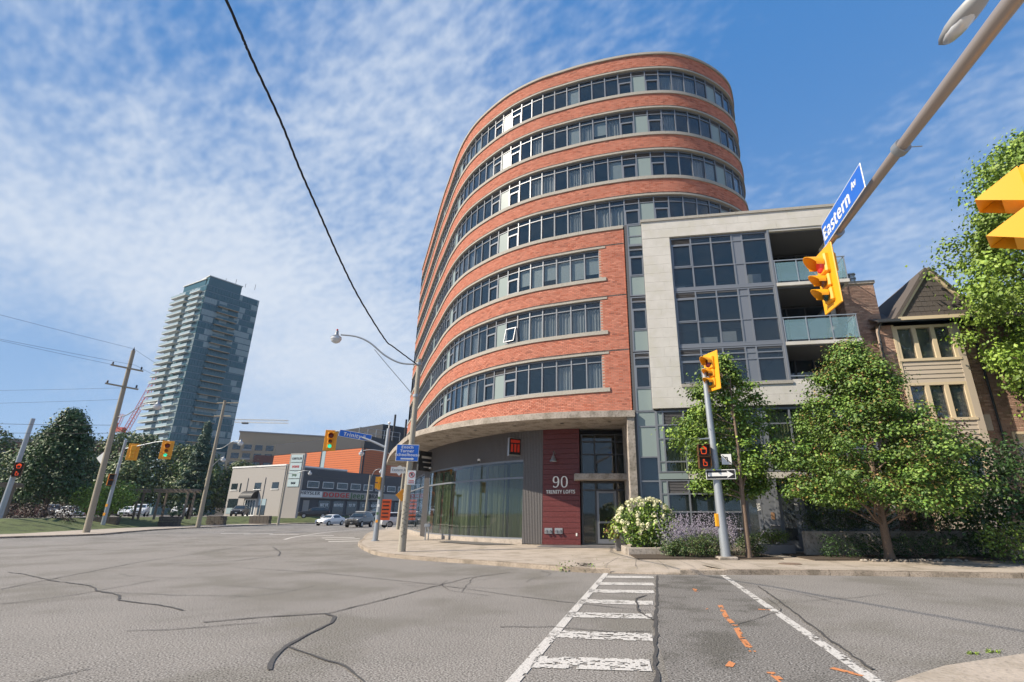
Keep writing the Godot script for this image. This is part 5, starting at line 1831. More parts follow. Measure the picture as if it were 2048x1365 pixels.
func traffic_light(label: String, at: Vector3, dir: Vector3, k: float, lit: int, group := "", back := true) -> Node3D:
	# at: centre of the head; dir: where it looks; lit 0 red, 2 green, -1 none; red lens is the larger one
	var t := thing("traffic_light", label, "traffic light", at, 0.0, group)
	t.basis = face_basis(dir).scaled(V(k, k, k))
	var hs := MB.new()
	hs.bevel_box(V(0, 0.27, -0.02), V(0.36, 0.40, 0.24), 0.03)
	hs.bevel_box(V(0, -0.07, -0.02), V(0.30, 0.27, 0.2), 0.03)
	hs.bevel_box(V(0, -0.35, -0.02), V(0.30, 0.27, 0.2), 0.03)
	obj("housing", hs, M.signal_yellow, t)
	if back:
		var bb := MB.new()
		bb.bevel_box(V(0, 0, 0.0), V(0.68, 1.22, 0.03), 0.012)
		obj("backboard", bb, M.signal_yellow, t)
	for i in 3:
		var y: float = [0.27, -0.07, -0.35][i]
		var rr: float = [0.15, 0.105, 0.105][i]
		var ln := MB.new()
		ln.lathe([Vector2(rr, 0.0), Vector2(rr * 0.8, 0.022), Vector2(rr * 0.4, 0.034), Vector2(0.0, 0.038)], V(0, y, 0.105), 18, Basis(Vector3.RIGHT, PI / 2))
		obj("lens", ln, [M.lens_red_on if lit == 0 else M.lens_red_off, M.lens_amber_off, M.lens_green_on if lit == 2 else M.lens_green_off][i], t)
		var vs := MB.new()
		var n := 14
		for j in n:
			var a0 := lerpf(-0.25, PI + 0.25, float(j) / n)
			var a1 := lerpf(-0.25, PI + 0.25, float(j + 1) / n)
			var f := func(a: float, ro: float, z: float) -> Vector3: return V(cos(a) * ro, y + sin(a) * ro, z)
			var ro := rr + 0.02
			var z0 := 0.1
			var l0 := 0.12 + (0.16 + rr * 0.7) * (0.45 + 0.55 * maxf(sin(a0), 0.0))
			var l1 := 0.12 + (0.16 + rr * 0.7) * (0.45 + 0.55 * maxf(sin(a1), 0.0))
			vs.quad(f.call(a0, ro, z0), f.call(a0, ro, l0), f.call(a1, ro, l1), f.call(a1, ro, z0))
			vs.quad(f.call(a0, ro - 0.008, z0), f.call(a1, ro - 0.008, z0), f.call(a1, ro - 0.008, l1), f.call(a0, ro - 0.008, l0))
			vs.quad(f.call(a0, ro, l0), f.call(a0, ro - 0.008, l0), f.call(a1, ro - 0.008, l1), f.call(a1, ro, l1))
		obj("visor", vs, M.signal_yellow, t)
	return t

func hand_shape(mb: MB, o: Vector3, s: float, outline := true) -> void:
	# an open hand drawn with a line of lamps
	var pts := [Vector2(-0.30, -0.42), Vector2(-0.34, 0.0), Vector2(-0.46, 0.16), Vector2(-0.40, 0.24), Vector2(-0.26, 0.10), Vector2(-0.24, 0.42), Vector2(-0.14, 0.44), Vector2(-0.1, 0.14), Vector2(-0.06, 0.52), Vector2(0.04, 0.52), Vector2(0.05, 0.14), Vector2(0.10, 0.46), Vector2(0.19, 0.45), Vector2(0.19, 0.1), Vector2(0.26, 0.34), Vector2(0.34, 0.32), Vector2(0.30, -0.12), Vector2(0.24, -0.42)]
	for i in pts.size():
		var a: Vector2 = pts[i] * s
		var b: Vector2 = pts[(i + 1) % pts.size()] * s
		mb.rod(o + V(a.x, a.y, 0), o + V(b.x, b.y, 0), 0.05 * s, 0.05 * s, 5)

func walk_signal(label: String, at: Vector3, dir: Vector3, k: float, m: Material, lit := true) -> Node3D:
	var t := thing("walk_signal", label, "pedestrian signal", at)
	t.basis = face_basis(dir).scaled(V(k, k, k))
	for i in 2:
		var y := 0.21 - i * 0.42
		var hs := MB.new()
		hs.bevel_box(V(0, y, -0.06), V(0.42, 0.40, 0.20), 0.02)
		var o := obj("housing", hs, m, t)
		var fc := MB.new()
		fc.box(V(0, y, 0.045), V(0.34, 0.32, 0.012))
		obj("face", fc, M.signal_inside, o)
		var vs := MB.new()
		for sx in [-1.0, 1.0]: vs.box(V(sx * 0.2, y + 0.03, 0.12), V(0.012, 0.32, 0.16))
		vs.box(V(0, y + 0.195, 0.13), V(0.412, 0.012, 0.2))
		obj("visor", vs, m, o)
		if lit:
			var hd := MB.new()
			if i == 0: hand_shape(hd, V(0, y, 0.058), 0.27)
			else:
				for e in [[-0.05, 0.11, -0.05, -0.1], [-0.05, -0.1, 0.07, -0.1], [0.07, -0.1, 0.07, 0.01], [0.07, 0.01, 0.0, 0.02], [0.0, 0.02, -0.01, 0.11], [-0.01, 0.11, -0.05, 0.11]]:
					hd.rod(V(e[0], y + e[1], 0.058), V(e[2], y + e[3], 0.058), 0.011, 0.011, 5)
			obj("symbol", hd, M.hand_on, o)
	return t

func plate(called: String, label: String, at: Vector3, dir: Vector3, w: float, h: float, border: Material, inner: Material, edge := 0.02) -> Node3D:
	var t := thing(called, label, "sign", at)
	t.basis = face_basis(dir)
	var a := MB.new()
	a.bevel_box(Vector3.ZERO, V(w, h, 0.012), 0.005)
	obj("plate", a, border, t)
	if inner:
		var b := MB.new()
		b.box(V(0, 0, 0.0075), V(w - edge * 2, h - edge * 2, 0.003))
		obj("field", b, inner, t)
	return t

func sign_text(t: Node3D, s: String, h: float, x: float, y: float, m: Material, wide := 1.0) -> void:
	obj("lettering", lettering(s, h, 0.006), m, t, Transform3D(Basis.from_scale(V(wide, 1, 1)), V(x, y, 0.012)))

func arrow_mesh(l: float, h: float) -> MB:
	var mb := MB.new()
	mb.prism(PackedVector2Array([Vector2(-l, -h * 0.3), Vector2(l - h, -h * 0.3), Vector2(l - h * 1.1, -h * 0.62), Vector2(l, 0), Vector2(l - h * 1.1, h * 0.62), Vector2(l - h, h * 0.3), Vector2(-l, h * 0.3)]), V(0, 0, 0.0095), Vector3.RIGHT, Vector3.UP, V(0, 0, 0.003))
	return mb

func acorn_lamp(t: Node, at: Vector3, k := 1.0) -> void:
	var cap := MB.new()
	cap.lathe([Vector2(0.0, 0.30), Vector2(0.06, 0.29), Vector2(0.07, 0.16), Vector2(0.10, 0.10), Vector2(0.22, 0.0), Vector2(0.0, 0.0)].map(func(q): return q * k), at, 16)
	obj("lamp_cap", cap, M.lamp_metal, t)
	var gl := MB.new()
	gl.lathe([Vector2(0.21, 0.0), Vector2(0.22, -0.08), Vector2(0.17, -0.19), Vector2(0.08, -0.25), Vector2(0.0, -0.26)].map(func(q): return q * k), at, 16)
	obj("lamp_bowl", gl, M.lamp_glass, t)

func bend(pts: Array, steps := 6) -> Array:
	var out := []
	var m := pts.size()
	for i in m - 1:
		for k in steps:
			out.append(pts[i].cubic_interpolate(pts[i + 1], pts[maxi(i - 1, 0)], pts[mini(i + 2, m - 1)], float(k) / steps))
	out.append(pts[-1])
	return out

func round_pole(t: Node, a: Vector3, b: Vector3, r0: float, r1: float, m: Material, called := "pole") -> void:
	var mb := MB.new()
	mb.rod(a, b, r0, r1, 16)
	obj(called, mb, m, t)

func build_poles_and_signs() -> void:
	var cam_dir := V(0.25, 0, 1)
	# concrete lamp pole at the corner
	var cp := thing("street_lamp", "round concrete lamp pole with graffiti and long curved lamp arm", "street lamp", V(-6.27, 0.13, -22.16))
	round_pole(cp, Vector3.ZERO, V(0.02, 8.15, 0), 0.155, 0.10, M.pole_concrete)
	var arm := MB.new()
	arm.pipe(bend([V(-0.1, 7.92, 0), V(-0.85, 7.98, 0), V(-1.6, 8.35, 0), V(-2.35, 8.95, 0), V(-3.0, 9.25, 0), V(-3.75, 9.35, 0)]), 0.038)
	obj("lamp_arm", arm, M.lamp_metal, cp)
	var br := MB.new()
	br.pipe(bend([V(-0.1, 6.45, 0), V(-0.7, 7.1, 0), V(-1.4, 7.85, 0), V(-2.1, 8.62, 0)]), 0.016)
	obj("brace", br, M.lamp_metal, cp)
	acorn_lamp(cp, V(-3.95, 9.22, 0), 1.1)
	var rc := MB.new()
	rc.rod(V(-3.95, 9.5, 0), V(-3.95, 9.62, 0), 0.05, 0.04)
	obj("photo_cell", rc, M.sign_red, cp)
	for y in [7.92, 6.45]:
		var cl := MB.new()
		cl.rod(V(0, y - 0.06, 0), V(0, y + 0.06, 0), 0.135, 0.135, 14)
		obj("clamp", cl, M.galvanised, cp)
	# scrawled tag on the shaft
	var gr := MB.new()
	var q := []
	for i in 46:
		var y := 0.55 + i * 0.031
		var a := 1.35 + 0.55 * sin(i * 1.15) + 0.3 * sin(i * 2.7 + 1.0)
		var rr := 0.158 - y * 0.0065
		q.append(V(cos(a) * rr, y, sin(a) * rr))
	gr.pipe(bend(q, 2), 0.008, 5)
	obj("graffiti", gr, M.black_paint, cp)
	# signs on it
	var es := plate("direction_sign", "blue direction sign reading Enoch Turner Schoolhouse with white arrow", V(-6.35, 4.05, -21.97), cam_dir, 0.93, 0.70, M.sign_white, M.sign_blue)
	sign_text(es, "Enoch", 0.115, -0.02, 0.235, M.sign_white, 1.1)
	sign_text(es, "Turner", 0.115, -0.02, 0.075, M.sign_white, 1.1)
	sign_text(es, "Schoolhouse", 0.115, 0.0, -0.085, M.sign_white, 1.05)
	obj("arrow", arrow_mesh(0.28, 0.10), M.sign_white, es, Transform3D(Basis(), V(0.02, -0.25, 0)))
	var ns := plate("parking_sign", "white no parking plate with red ring under the blue direction sign", V(-6.08, 3.02, -21.95), cam_dir, 0.33, 0.58, M.sign_white, null)
	var ring := MB.new()
	for i in 20:
		var a0 := TAU * i / 20
		var a1 := TAU * (i + 1) / 20
		ring.quad(V(cos(a0) * 0.12, 0.12 + sin(a0) * 0.12, 0.009), V(cos(a1) * 0.12, 0.12 + sin(a1) * 0.12, 0.009), V(cos(a1) * 0.09, 0.12 + sin(a1) * 0.09, 0.009), V(cos(a0) * 0.09, 0.12 + sin(a0) * 0.09, 0.009))
	ring.box(V(0, 0.12, 0.0095), V(0.03, 0.2, 0.003), Basis(Vector3.BACK, 0.78))
	obj("ring", ring, M.sign_red, ns)
	sign_text(ns, "P", 0.13, 0, 0.12, M.black_paint)
	sign_text(ns, "SNOW", 0.05, 0, -0.12, M.sign_red)
	sign_text(ns, "ROUTE", 0.05, 0, -0.2, M.sign_red)
	var vs := MB.new()
	vs.prism(PackedVector2Array([Vector2(-0.36, -0.13), Vector2(-0.1, -0.13), Vector2(0, -0.24), Vector2(0.1, -0.13), Vector2(0.36, -0.13), Vector2(0.36, 0.13), Vector2(0.12, 0.13), Vector2(0, 0.2), Vector2(-0.12, 0.13), Vector2(-0.36, 0.13)]), Vector3.ZERO, Vector3.RIGHT, Vector3.UP, V(0, 0, 0.012))
	var vt := thing("street_plate", "small white winged street plate behind the concrete lamp pole", "sign", V(-6.72, 3.36, -22.3))
	vt.basis = face_basis(V(0.3, 0, 1))
	obj("plate", vs, M.sign_white, vt)
	sign_text(vt, "Eastern Av", 0.11, 0, 0.0, M.frame_grey, 0.8)

	# steel signal pole with mast arm over the side street
	var tp := thing("signal_pole", "octagonal steel signal pole with stickers and short mast arm", "signal pole", V(-10.18, 0.13, -30.5))
	round_pole(tp, Vector3.ZERO, V(0.1, 6.3, 0), 0.15, 0.105, M.galvanised)
	var ta := MB.new()
	ta.pipe(bend([V(0.0, 5.2, 0), V(-1.0, 5.62, 0), V(-2.4, 6.08, 0), V(-3.2, 6.15, 0)]), 0.075, 10, 0.05)
	obj("mast_arm", ta, M.galvanised, tp)
	var fp := MB.new()
	fp.rod(V(0, 0, 0), V(0, 0.04, 0), 0.24, 0.24, 8)
	obj("foot_plate", fp, M.galvanised, tp)
	var scam := MB.new()
	scam.rod(V(0.1, 6.3, 0), V(0.1, 6.6, 0), 0.03)
	scam.ball(V(0.1, 6.64, 0), V(0.09, 0.09, 0.09))
	obj("detector", scam, M.sign_white, tp)
	for i in 4:
		var sk := MB.new()
		sk.box(V(0.02, 1.05 + i * 0.42, 0.148), V(0.13, 0.14, 0.012))
		obj("sticker", sk, [M.sign_amber, M.leaf_green, M.sign_white, M.leaf_green][i], tp)
	traffic_light("yellow traffic light showing green on the mast arm beside the Trinity sign", V(-13.45, 5.72, -30.4), V(0.4, 0, 1), 1.0, 2)
	var tn := plate("street_sign", "blue street sign reading Trinity St on the mast arm", V(-11.98, 6.0, -30.35), V(0.32, 0, 1), 1.85, 0.40, M.sign_white, M.sign_blue, 0.02)
	tn.basis = tn.basis * Basis(Vector3.BACK, -0.14)
	sign_text(tn, "Trinity", 0.21, -0.16, -0.02, M.sign_white, 1.1)
	sign_text(tn, "St", 0.11, 0.52, 0.06, M.sign_white)
	walk_signal("yellow walk signal on the stickered steel signal pole", V(-10.28, 3.25, -30.3), V(-0.95, 0, 0.3), 0.85, M.signal_yellow, false)

	# signal pole in front of the wing
	var sp := thing("signal_pole", "steel signal pole standing by the planting with push button and walk signal", "signal pole", V(5.77, 0.13, -18.57))
	round_pole(sp, V(0, 0.05, 0), V(-0.12, 6.7, 0), 0.17, 0.095, M.galvanised)
	var sf := MB.new()
	sf.bevel_box(V(0, 0.04, 0), V(0.62, 0.1, 0.62), 0.02)
	obj("footing", sf, M.concrete, sp)
	var sb := MB.new()
	sb.pipe([V(-0.1, 4.05, 0.02), V(-0.55, 4.02, 0.1)], 0.028)
	sb.pipe([V(-0.08, 2.97, 0.02), V(-0.45, 2.97, 0.1)], 0.028)
	sb.pipe([V(-0.1, 6.35, 0), V(0.08, 6.35, 0.12)], 0.04)
	obj("bracket", sb, M.galvanised, sp)
	var pb := MB.new()
	pb.bevel_box(V(-0.2, 1.25, 0.04), V(0.12, 0.42, 0.12), 0.015)
	obj("push_button_box", pb, M.signal_yellow, sp)
	traffic_light("yellow traffic light on the steel pole in front of the pale wing", V(5.9, 6.68, -18.45), V(-0.92, 0, 0.38), 1.22, -1)
	walk_signal("dark walk signal with lit orange hand on the steel pole by the planting", V(5.30, 3.52, -18.42), V(-0.12, 0, 1), 1.02, mat("signal_brown", lin(0.10, 0.045, 0.015), 0.5))
	var ow := plate("one_way_sign", "black one way sign with white arrow on the steel pole", V(5.80, 2.90, -18.33), V(-0.25, 0, 1), 1.0, 0.33, M.sign_white, M.black_paint, 0.022)
	obj("arrow", arrow_mesh(0.43, 0.2), M.sign_white, ow)
	var np := plate("turn_sign", "small white no turn plate beside the walk signal", V(6.1, 3.43, -18.45), V(-0.25, 0, 1), 0.34, 0.36, M.sign_white, null)
	var rt := MB.new()
	rt.rod(V(-0.13, 0.14, 0.01), V(0.14, -0.14, 0.01), 0.016, 0.016, 5)
	rt.box(V(0.03, 0.0, 0.008), V(0.03, 0.16, 0.003))
	rt.box(V(-0.02, 0.07, 0.008), V(0.09, 0.03, 0.003))
	obj("symbol", rt, M.black_paint, np)

	# the long mast arm reaching over the crossing, its pole stands behind us
	var ma := thing("mast_arm_pole", "long tapered steel mast arm with street light reaching over the crossing", "signal pole", V(4.18, 0.01, 0.6))
	var mm := MB.new()
	mm.pipe([V(0.0, 6.55, 0.0), V(0.26, 6.58, -2.0), V(0.55, 6.59, -4.6), V(0.85, 6.59, -7.0), V(1.19, 6.59, -9.4)], 0.135, 18, 0.055)
	obj("mast_arm", mm, mat("arm_metal", lin(0.36, 0.31, 0.28), 0.42, 0.5), ma)
	round_pole(ma, Vector3.ZERO, V(0, 7.4, 0), 0.19, 0.14, M.galvanised)
	var la := MB.new()
	la.pipe(bend([V(0, 7.3, 0), V(0.4, 7.75, -1.8), V(0.85, 7.72, -4.0), V(0.95, 7.62, -4.75)]), 0.04, 8)
	obj("light_arm", la, M.galvanised, ma)
	var ch := MB.new()
	ch.ball(V(0.92, 7.46, -5.25), V(0.15, 0.09, 0.42), 8, 14)
	obj("light_head", ch, mat("light_head_grey", lin(0.34, 0.35, 0.36), 0.5), ma)
	var cl2 := MB.new()
	cl2.ball(V(0.92, 7.41, -5.35), V(0.11, 0.06, 0.26), 8, 14)
	obj("light_lens", cl2, M.lamp_glass, ma)
	for z in [-6.6, -8.9]:
		var cb := MB.new()
		cb.rod(V(0.55 - (z + 4.6) * 0.127, 6.59, z - 0.06), V(0.55 - (z + 4.6) * 0.127, 6.59, z + 0.06), 0.115, 0.115, 14)
		cb.rod(V(0.85, 6.6, z), V(1.12, 6.62, z), 0.008, 0.008, 5)
		obj("clamp", cb, M.lamp_metal, ma)
	var ea := V(5.27, 6.62, -8.45)
	var eb := V(4.98, 6.62, -6.75)
	var en := thing("street_sign", "blue street sign reading Eastern Av along the long mast arm", "sign", (ea + eb) * 0.5 + V(-0.14, 0.02, 0))
	var ex := (eb - ea).normalized()
	en.basis = Basis(ex, Vector3.UP, ex.cross(Vector3.UP))
	var e1 := MB.new()
	e1.bevel_box(Vector3.ZERO, V(1.9, 0.46, 0.012), 0.005)
	obj("plate", e1, M.sign_white, en)
	var e2 := MB.new()
	e2.box(V(0, 0, 0.0075), V(1.86, 0.42, 0.003))
	obj("field", e2, M.sign_blue, en)
	sign_text(en, "Eastern", 0.25, -0.25, -0.02, M.sign_white, 1.05)
	sign_text(en, "Av", 0.12, 0.62, 0.06, M.sign_white)
	traffic_light("yellow traffic light with red lit hanging at the end of the long mast arm", V(5.33, 5.95, -8.95), V(-1.0, 0, -0.06), 1.05, 0)
	# a signal close by, seen from its side
	var nsig := thing("traffic_light", "yellow traffic light seen edge on above the near pavement", "traffic light", V(5.66, 4.98, -5.0))
	nsig.basis = face_basis(V(-0.70, 0, -0.71))
	var nh := MB.new()
	for i in 2: nh.bevel_box(V(0, 0.26 - i * 0.5, 0), V(0.46, 0.46, 0.28), 0.04)
	obj("housing", nh, M.signal_yellow, nsig)
	for i in 2:
		var vz := MB.new()
		var y := 0.26 - i * 0.5
		var tip := V(0, y - 0.02, 0.58)
		for sx in [-0.2, 0.2]:
			vz.tri(V(sx, y + 0.23, 0.13), V(sx, y - 0.24, 0.13), tip + V(sx, 0, 0))
			vz.tri(V(sx * 0.94, y + 0.22, 0.13), tip + V(sx * 0.94, 0, -0.01), V(sx * 0.94, y - 0.23, 0.13))
		vz.quad(V(-0.2, y + 0.23, 0.13), V(0.2, y + 0.23, 0.13), tip + V(0.2, 0, 0), tip + V(-0.2, 0, 0))
		vz.quad(V(-0.2, y - 0.24, 0.13), V(0.2, y - 0.24, 0.13), V(0.2, y - 0.13, 0.35), V(-0.2, y - 0.13, 0.35))
		obj("visor", vz, M.signal_yellow, nsig)
		var nl := MB.new()
		nl.lathe([Vector2(0.19, 0.0), Vector2(0.1, 0.03), Vector2(0.0, 0.04)], V(0, y, 0.14), 14, Basis(Vector3.RIGHT, PI / 2))
		obj("lens", nl, M.lens_amber_off, nsig)
	var npole := thing("signal_pole", "steel signal pole rising from the near pavement", "signal pole", V(6.15, 0.01, -4.8))
	round_pole(npole, Vector3.ZERO, V(0, 6.0, 0), 0.13, 0.1, M.galvanised)
	var nbk := MB.new()
	nbk.pipe([V(0, 5.0, 0), V(-0.45, 5.0, -0.15)], 0.03)
	obj("bracket", nbk, M.galvanised, npole)

	# wooden line pole across the road
	var wp1 := thing("utility_pole", "tall weathered utility pole with crossarms and curved lamp arm", "utility pole", V(-38.41, 0.12, -44.1))
	round_pole(wp1, Vector3.ZERO, V(-0.35, 15.6, 0), 0.24, 0.15, M.pole_wood)
	for e in [[13.9, -0.95, 1.2], [12.2, -1.0, 1.3]]:
		var xa := MB.new()
		xa.box(V(-0.3, e[0], 0.2), V(2.4, 0.13, 0.11), Basis(Vector3.UP, 0.5) * Basis(Vector3.BACK, -0.12))
		var xo := obj("crossarm", xa, M.pole_wood, wp1)
		for s in [-1.0, 0.95]:
			var ins := MB.new()
			ins.lathe([Vector2(0.03, 0), Vector2(0.09, 0.06), Vector2(0.05, 0.12), Vector2(0.08, 0.18), Vector2(0.03, 0.28), Vector2(0.0, 0.3)], V(-0.3 + s * 0.95, e[0] + 0.06 - s * 0.1, 0.2 - s * 0.5), 8)
			obj("insulator", ins, M.charcoal, xo)
	var ins0 := MB.new()
	ins0.lathe([Vector2(0.04, 0), Vector2(0.1, 0.08), Vector2(0.05, 0.16), Vector2(0.0, 0.4)], V(-0.35, 15.6, 0), 8)
	obj("insulator", ins0, M.charcoal, wp1)
	var wl1 := MB.new()
	wl1.pipe(bend([V(-0.2, 9.5, 0), V(1.0, 9.6, 0.4), V(2.4, 10.4, 0.7), V(3.7, 10.55, 0.8)]), 0.04)
	obj("lamp_arm", wl1, M.lamp_metal, wp1)
	acorn_lamp(wp1, V(3.8, 10.35, 0.8), 1.5)
	var dia := MB.new()
	dia.box(V(-0.3, 6.0, -0.2), V(0.75, 0.75, 0.02), Basis(Vector3.BACK, PI / 4))
	var dob := single("diamond_sign", dia, M.sign_white, "back of a diamond sign on the tall utility pole", "sign", "", Transform3D(Basis(), V(-38.75, 0.12, -44.2)))
	dob.name = "diamond_sign"
	# second line pole further on
	var wp2 := thing("utility_pole", "plain utility pole with two curved lamp arms beyond the spruce", "utility pole", V(-39.97, 0.12, -60.0))
	round_pole(wp2, Vector3.ZERO, V(0, 14.4, 0), 0.24, 0.14, M.pole_wood)
	var x2 := MB.new()
	x2.box(V(0.1, 12.5, 0), V(2.0, 0.13, 0.12))
	x2.box(V(0.4, 14.1, 0), V(2.6, 0.1, 0.1))
	obj("crossarm", x2, M.pole_wood, wp2)
	var l2 := MB.new()
	l2.pipe(bend([V(0, 8.6, 0), V(1.0, 8.7, 0.2), V(2.2, 9.4, 0.4), V(3.1, 9.5, 0.5)]), 0.04)
	obj("lamp_arm", l2, M.lamp_metal, wp2)
	var l3 := MB.new()
	l3.pipe(bend([V(0, 6.4, 0), V(0.5, 6.9, 0.2), V(1.2, 7.5, 0.4), V(1.5, 7.55, 0.5)]), 0.035)
	obj("lamp_arm", l3, M.lamp_metal, wp2)
	acorn_lamp(wp2, V(3.2, 9.3, 0.5), 1.4)
	acorn_lamp(wp2, V(1.6, 7.4, 0.5), 1.2)
	# signal pole across the road with a mast arm
	var lp := thing("signal_pole", "pale steel signal pole with mast arm across the wide road", "signal pole", V(-48.87, 0.12, -57.9))
	round_pole(lp, Vector3.ZERO, V(0, 9.4, 0), 0.2, 0.13, M.galvanised)
	var lam := MB.new()
	lam.pipe(bend([V(0, 8.35, 0), V(1.8, 8.75, 0), V(3.6, 9.15, 0), V(5.0, 9.25, 0)]), 0.07, 8, 0.05)
	obj("mast_arm", lam, M.galvanised, lp)
	traffic_light("yellow traffic light showing green on the mast arm across the road", V(-43.8, 8.35, -57.7), V(0.6, 0, 1), 1.65, 2)
	traffic_light("back of a yellow traffic light beside the mast arm pole across the road", V(-47.7, 8.15, -57.9), V(-0.55, 0, -0.9), 1.5, -1)
	walk_signal("amber walk signal on the pale mast arm pole across the road", V(-49.1, 5.1, -57.7), V(0.75, 0, 0.7), 1.5, mat("signal_amber_side", lin(0.42, 0.13, 0.01), 0.5), false)
	for y in [1.4, 2.3]:
		var st := MB.new()
		st.box(V(0, y, 0.2), V(0.24, 0.3, 0.02))
		obj("sticker", st, M.sign_amber, lp)
	var lp2 := thing("signal_pole", "pale steel pole with lit walk signal beside the red leaved hedge", "signal pole", V(-52.1, 0.12, -50.0))
	round_pole(lp2, Vector3.ZERO, V(0.1, 10.4, 0), 0.24, 0.17, M.galvanised)
	walk_signal("walk signal with lit orange hand beside the red leaved hedge", V(-51.5, 5.55, -49.7), V(0.6, 0, 0.8), 1.6, M.signal_brown)
	# slim lamp poles further down the street
	var far := [[-37.3, -72.0, 8.0, 3.2, 7.1, "lamp pole by the pylon sign with short curved arm"], [-26.1, -73.0, 6.6, 1.5, 7.4, "slim lamp pole before the charcoal showroom"], [-15.3, -52.0, 7.2, -4.3, 7.6, "lamp pole beyond the stickered signal pole with arched arm"]]
	for e in far:
		var fp2 := thing("street_lamp", e[5], "street lamp", V(e[0], 0.1, e[1]))
		round_pole(fp2, Vector3.ZERO, V(0.1, e[2], 0), 0.17, 0.1, M.pole_concrete)
		var fa := MB.new()
		fa.pipe(bend([V(0, e[2] - 1.2, 0), V(e[3] * 0.35, e[4] - 0.4, 0), V(e[3] * 0.75, e[4], 0), V(e[3], e[4] - 0.1, 0)]), 0.04)
		obj("lamp_arm", fa, M.lamp_metal, fp2)
		acorn_lamp(fp2, V(e[3] * 1.02, e[4] - 0.3, 0), 1.2)
	# work signs at the far corner
	var dm := plate("warning_sign", "amber diamond warning sign on the far lamp pole", V(-15.1, 3.3, -51.7), V(0.28, 0, 1), 0.85, 0.85, M.sign_amber, null)
	dm.basis = dm.basis * Basis(Vector3.BACK, PI / 4)
	var os := plate("work_sign", "orange road work notice on thin legs beside the far lamp pole", V(-17.3, 1.95, -54.0), V(0.3, 0, 1), 1.0, 2.0, M.sign_orange, null)
	for i in 5:
		var bar := MB.new()
		bar.box(V(0, 0.75 - i * 0.36, 0.009), V(0.7 - 0.1 * (i % 2), 0.12, 0.003))
		obj("print_line", bar, M.black_paint, os)
	for sx in [-0.35, 0.35]:
		var lg := MB.new()
		lg.rod(V(sx, -1.0, -0.02), V(sx, -1.85, -0.02), 0.025)
		obj("leg", lg, M.galvanised, os)
	plate("parking_sign", "small white parking plate under the amber diamond sign", V(-14.9, 2.3, -51.7), V(0.28, 0, 1), 0.32, 0.8, M.sign_white, null)

func wire_line(mb: MB, a: Vector3, b: Vector3, sag: float, r: float, n := 14) -> void:
	var pts := []
	for i in n + 1:
		var t := float(i) / n
		pts.append(a.lerp(b, t) - V(0, sag * 4.0 * t * (1.0 - t), 0))
	mb.pipe(pts, r, 5)

func build_wires() -> void:
	# thick twisted service cable coming down to the concrete pole
	var way := [V(-6.33, 8.02, -22.1), V(-6.6, 8.0, -19.5), V(-6.67, 8.02, -18.63), V(-6.47, 8.28, -15.35), V(-6.35, 8.66, -13.28), V(-6.25, 9.09, -11.57), V(-6.16, 9.43, -10.17), V(-6.09, 9.82, -8.97), V(-6.01, 10.12, -7.57), V(-5.95, 10.37, -6.63), V(-5.6, 11.6, -1.5), V(-5.3, 12.6, 3.0)]
	var mid := bend(way, 16)
	var cab := MB.new()
	for s in 3:
		var l := []
		for i in mid.size():
			var a := i * 0.62 + s * TAU / 3
			l.append(mid[i] + V(cos(a) * 0.016, sin(a) * 0.016, 0))
		cab.pipe(l, 0.013, 5)
	single("twisted_cable", cab, M.wire, "thick twisted black cable running down to the concrete lamp pole", "cable")
	var spec := [
		[V(-38.76, 15.9, -44.1), V(-62, 19.5, -8), 0.5, "wire from the top insulator of the tall utility pole"],
		[V(-39.7, 14.3, -44.4), V(-62, 17.0, -8), 0.5, "wire from one end of the upper crossarm"],
		[V(-37.8, 14.2, -43.6), V(-60, 15.6, -8), 0.5, "wire from the other end of the upper crossarm"],
		[V(-39.3, 12.3, -44.4), V(-95, 13.3, -48), 0.4, "slack wire leading from the lower crossarm over the hedge"],
		[V(-38.8, 11.2, -44.2), V(-95, 11.6, -48), 0.4, "single wire tied to the tall pole below its crossarms"],
		[V(-38.76, 15.9, -44.1), V(-39.9, 14.5, -60), 0.3, "wire between the two utility pole tops"],
		[V(-37.8, 14.2, -43.6), V(-38.9, 14.2, -60), 0.4, "wire between the crossarms of the two utility poles"],
		[V(-38.7, 8.9, -44.1), V(-80, 10.6, -40), 0.6, "heavy black line crossing the maple crown"],
		[V(-38.7, 8.2, -44.1), V(-80, 9.6, -40), 0.6, "lower heavy black line crossing the maple crown"],
		[V(-38.7, 8.9, -44.1), V(-40, 6.2, -60), 0.4, "heavy line dropping to the plain utility pole"],
		[V(-39.9, 8.0, -60), V(-37.3, 7.4, -72), 0.4, "line from the plain utility pole to the pylon lamp pole"],
		[V(-37.3, 7.4, -72), V(-26.0, 6.2, -73), 0.5, "slack line in front of the charcoal showroom"],
		[V(-26.0, 6.2, -73), V(-10.1, 6.3, -50), 0.4, "line from the slim lamp pole toward the loft building"],
		[V(4.3, 8.0, -3.0), V(7.5, 9.0, -3.6), 0.1, "thin wire above the long mast arm"],
	]
	for q in spec:
		var mb := MB.new()
		wire_line(mb, q[0], q[1], q[2], 0.018 if q[3].begins_with("heavy") or q[3].begins_with("lower") else 0.011)
		single("overhead_wire", mb, M.wire, q[3], "wire", "overhead wires")

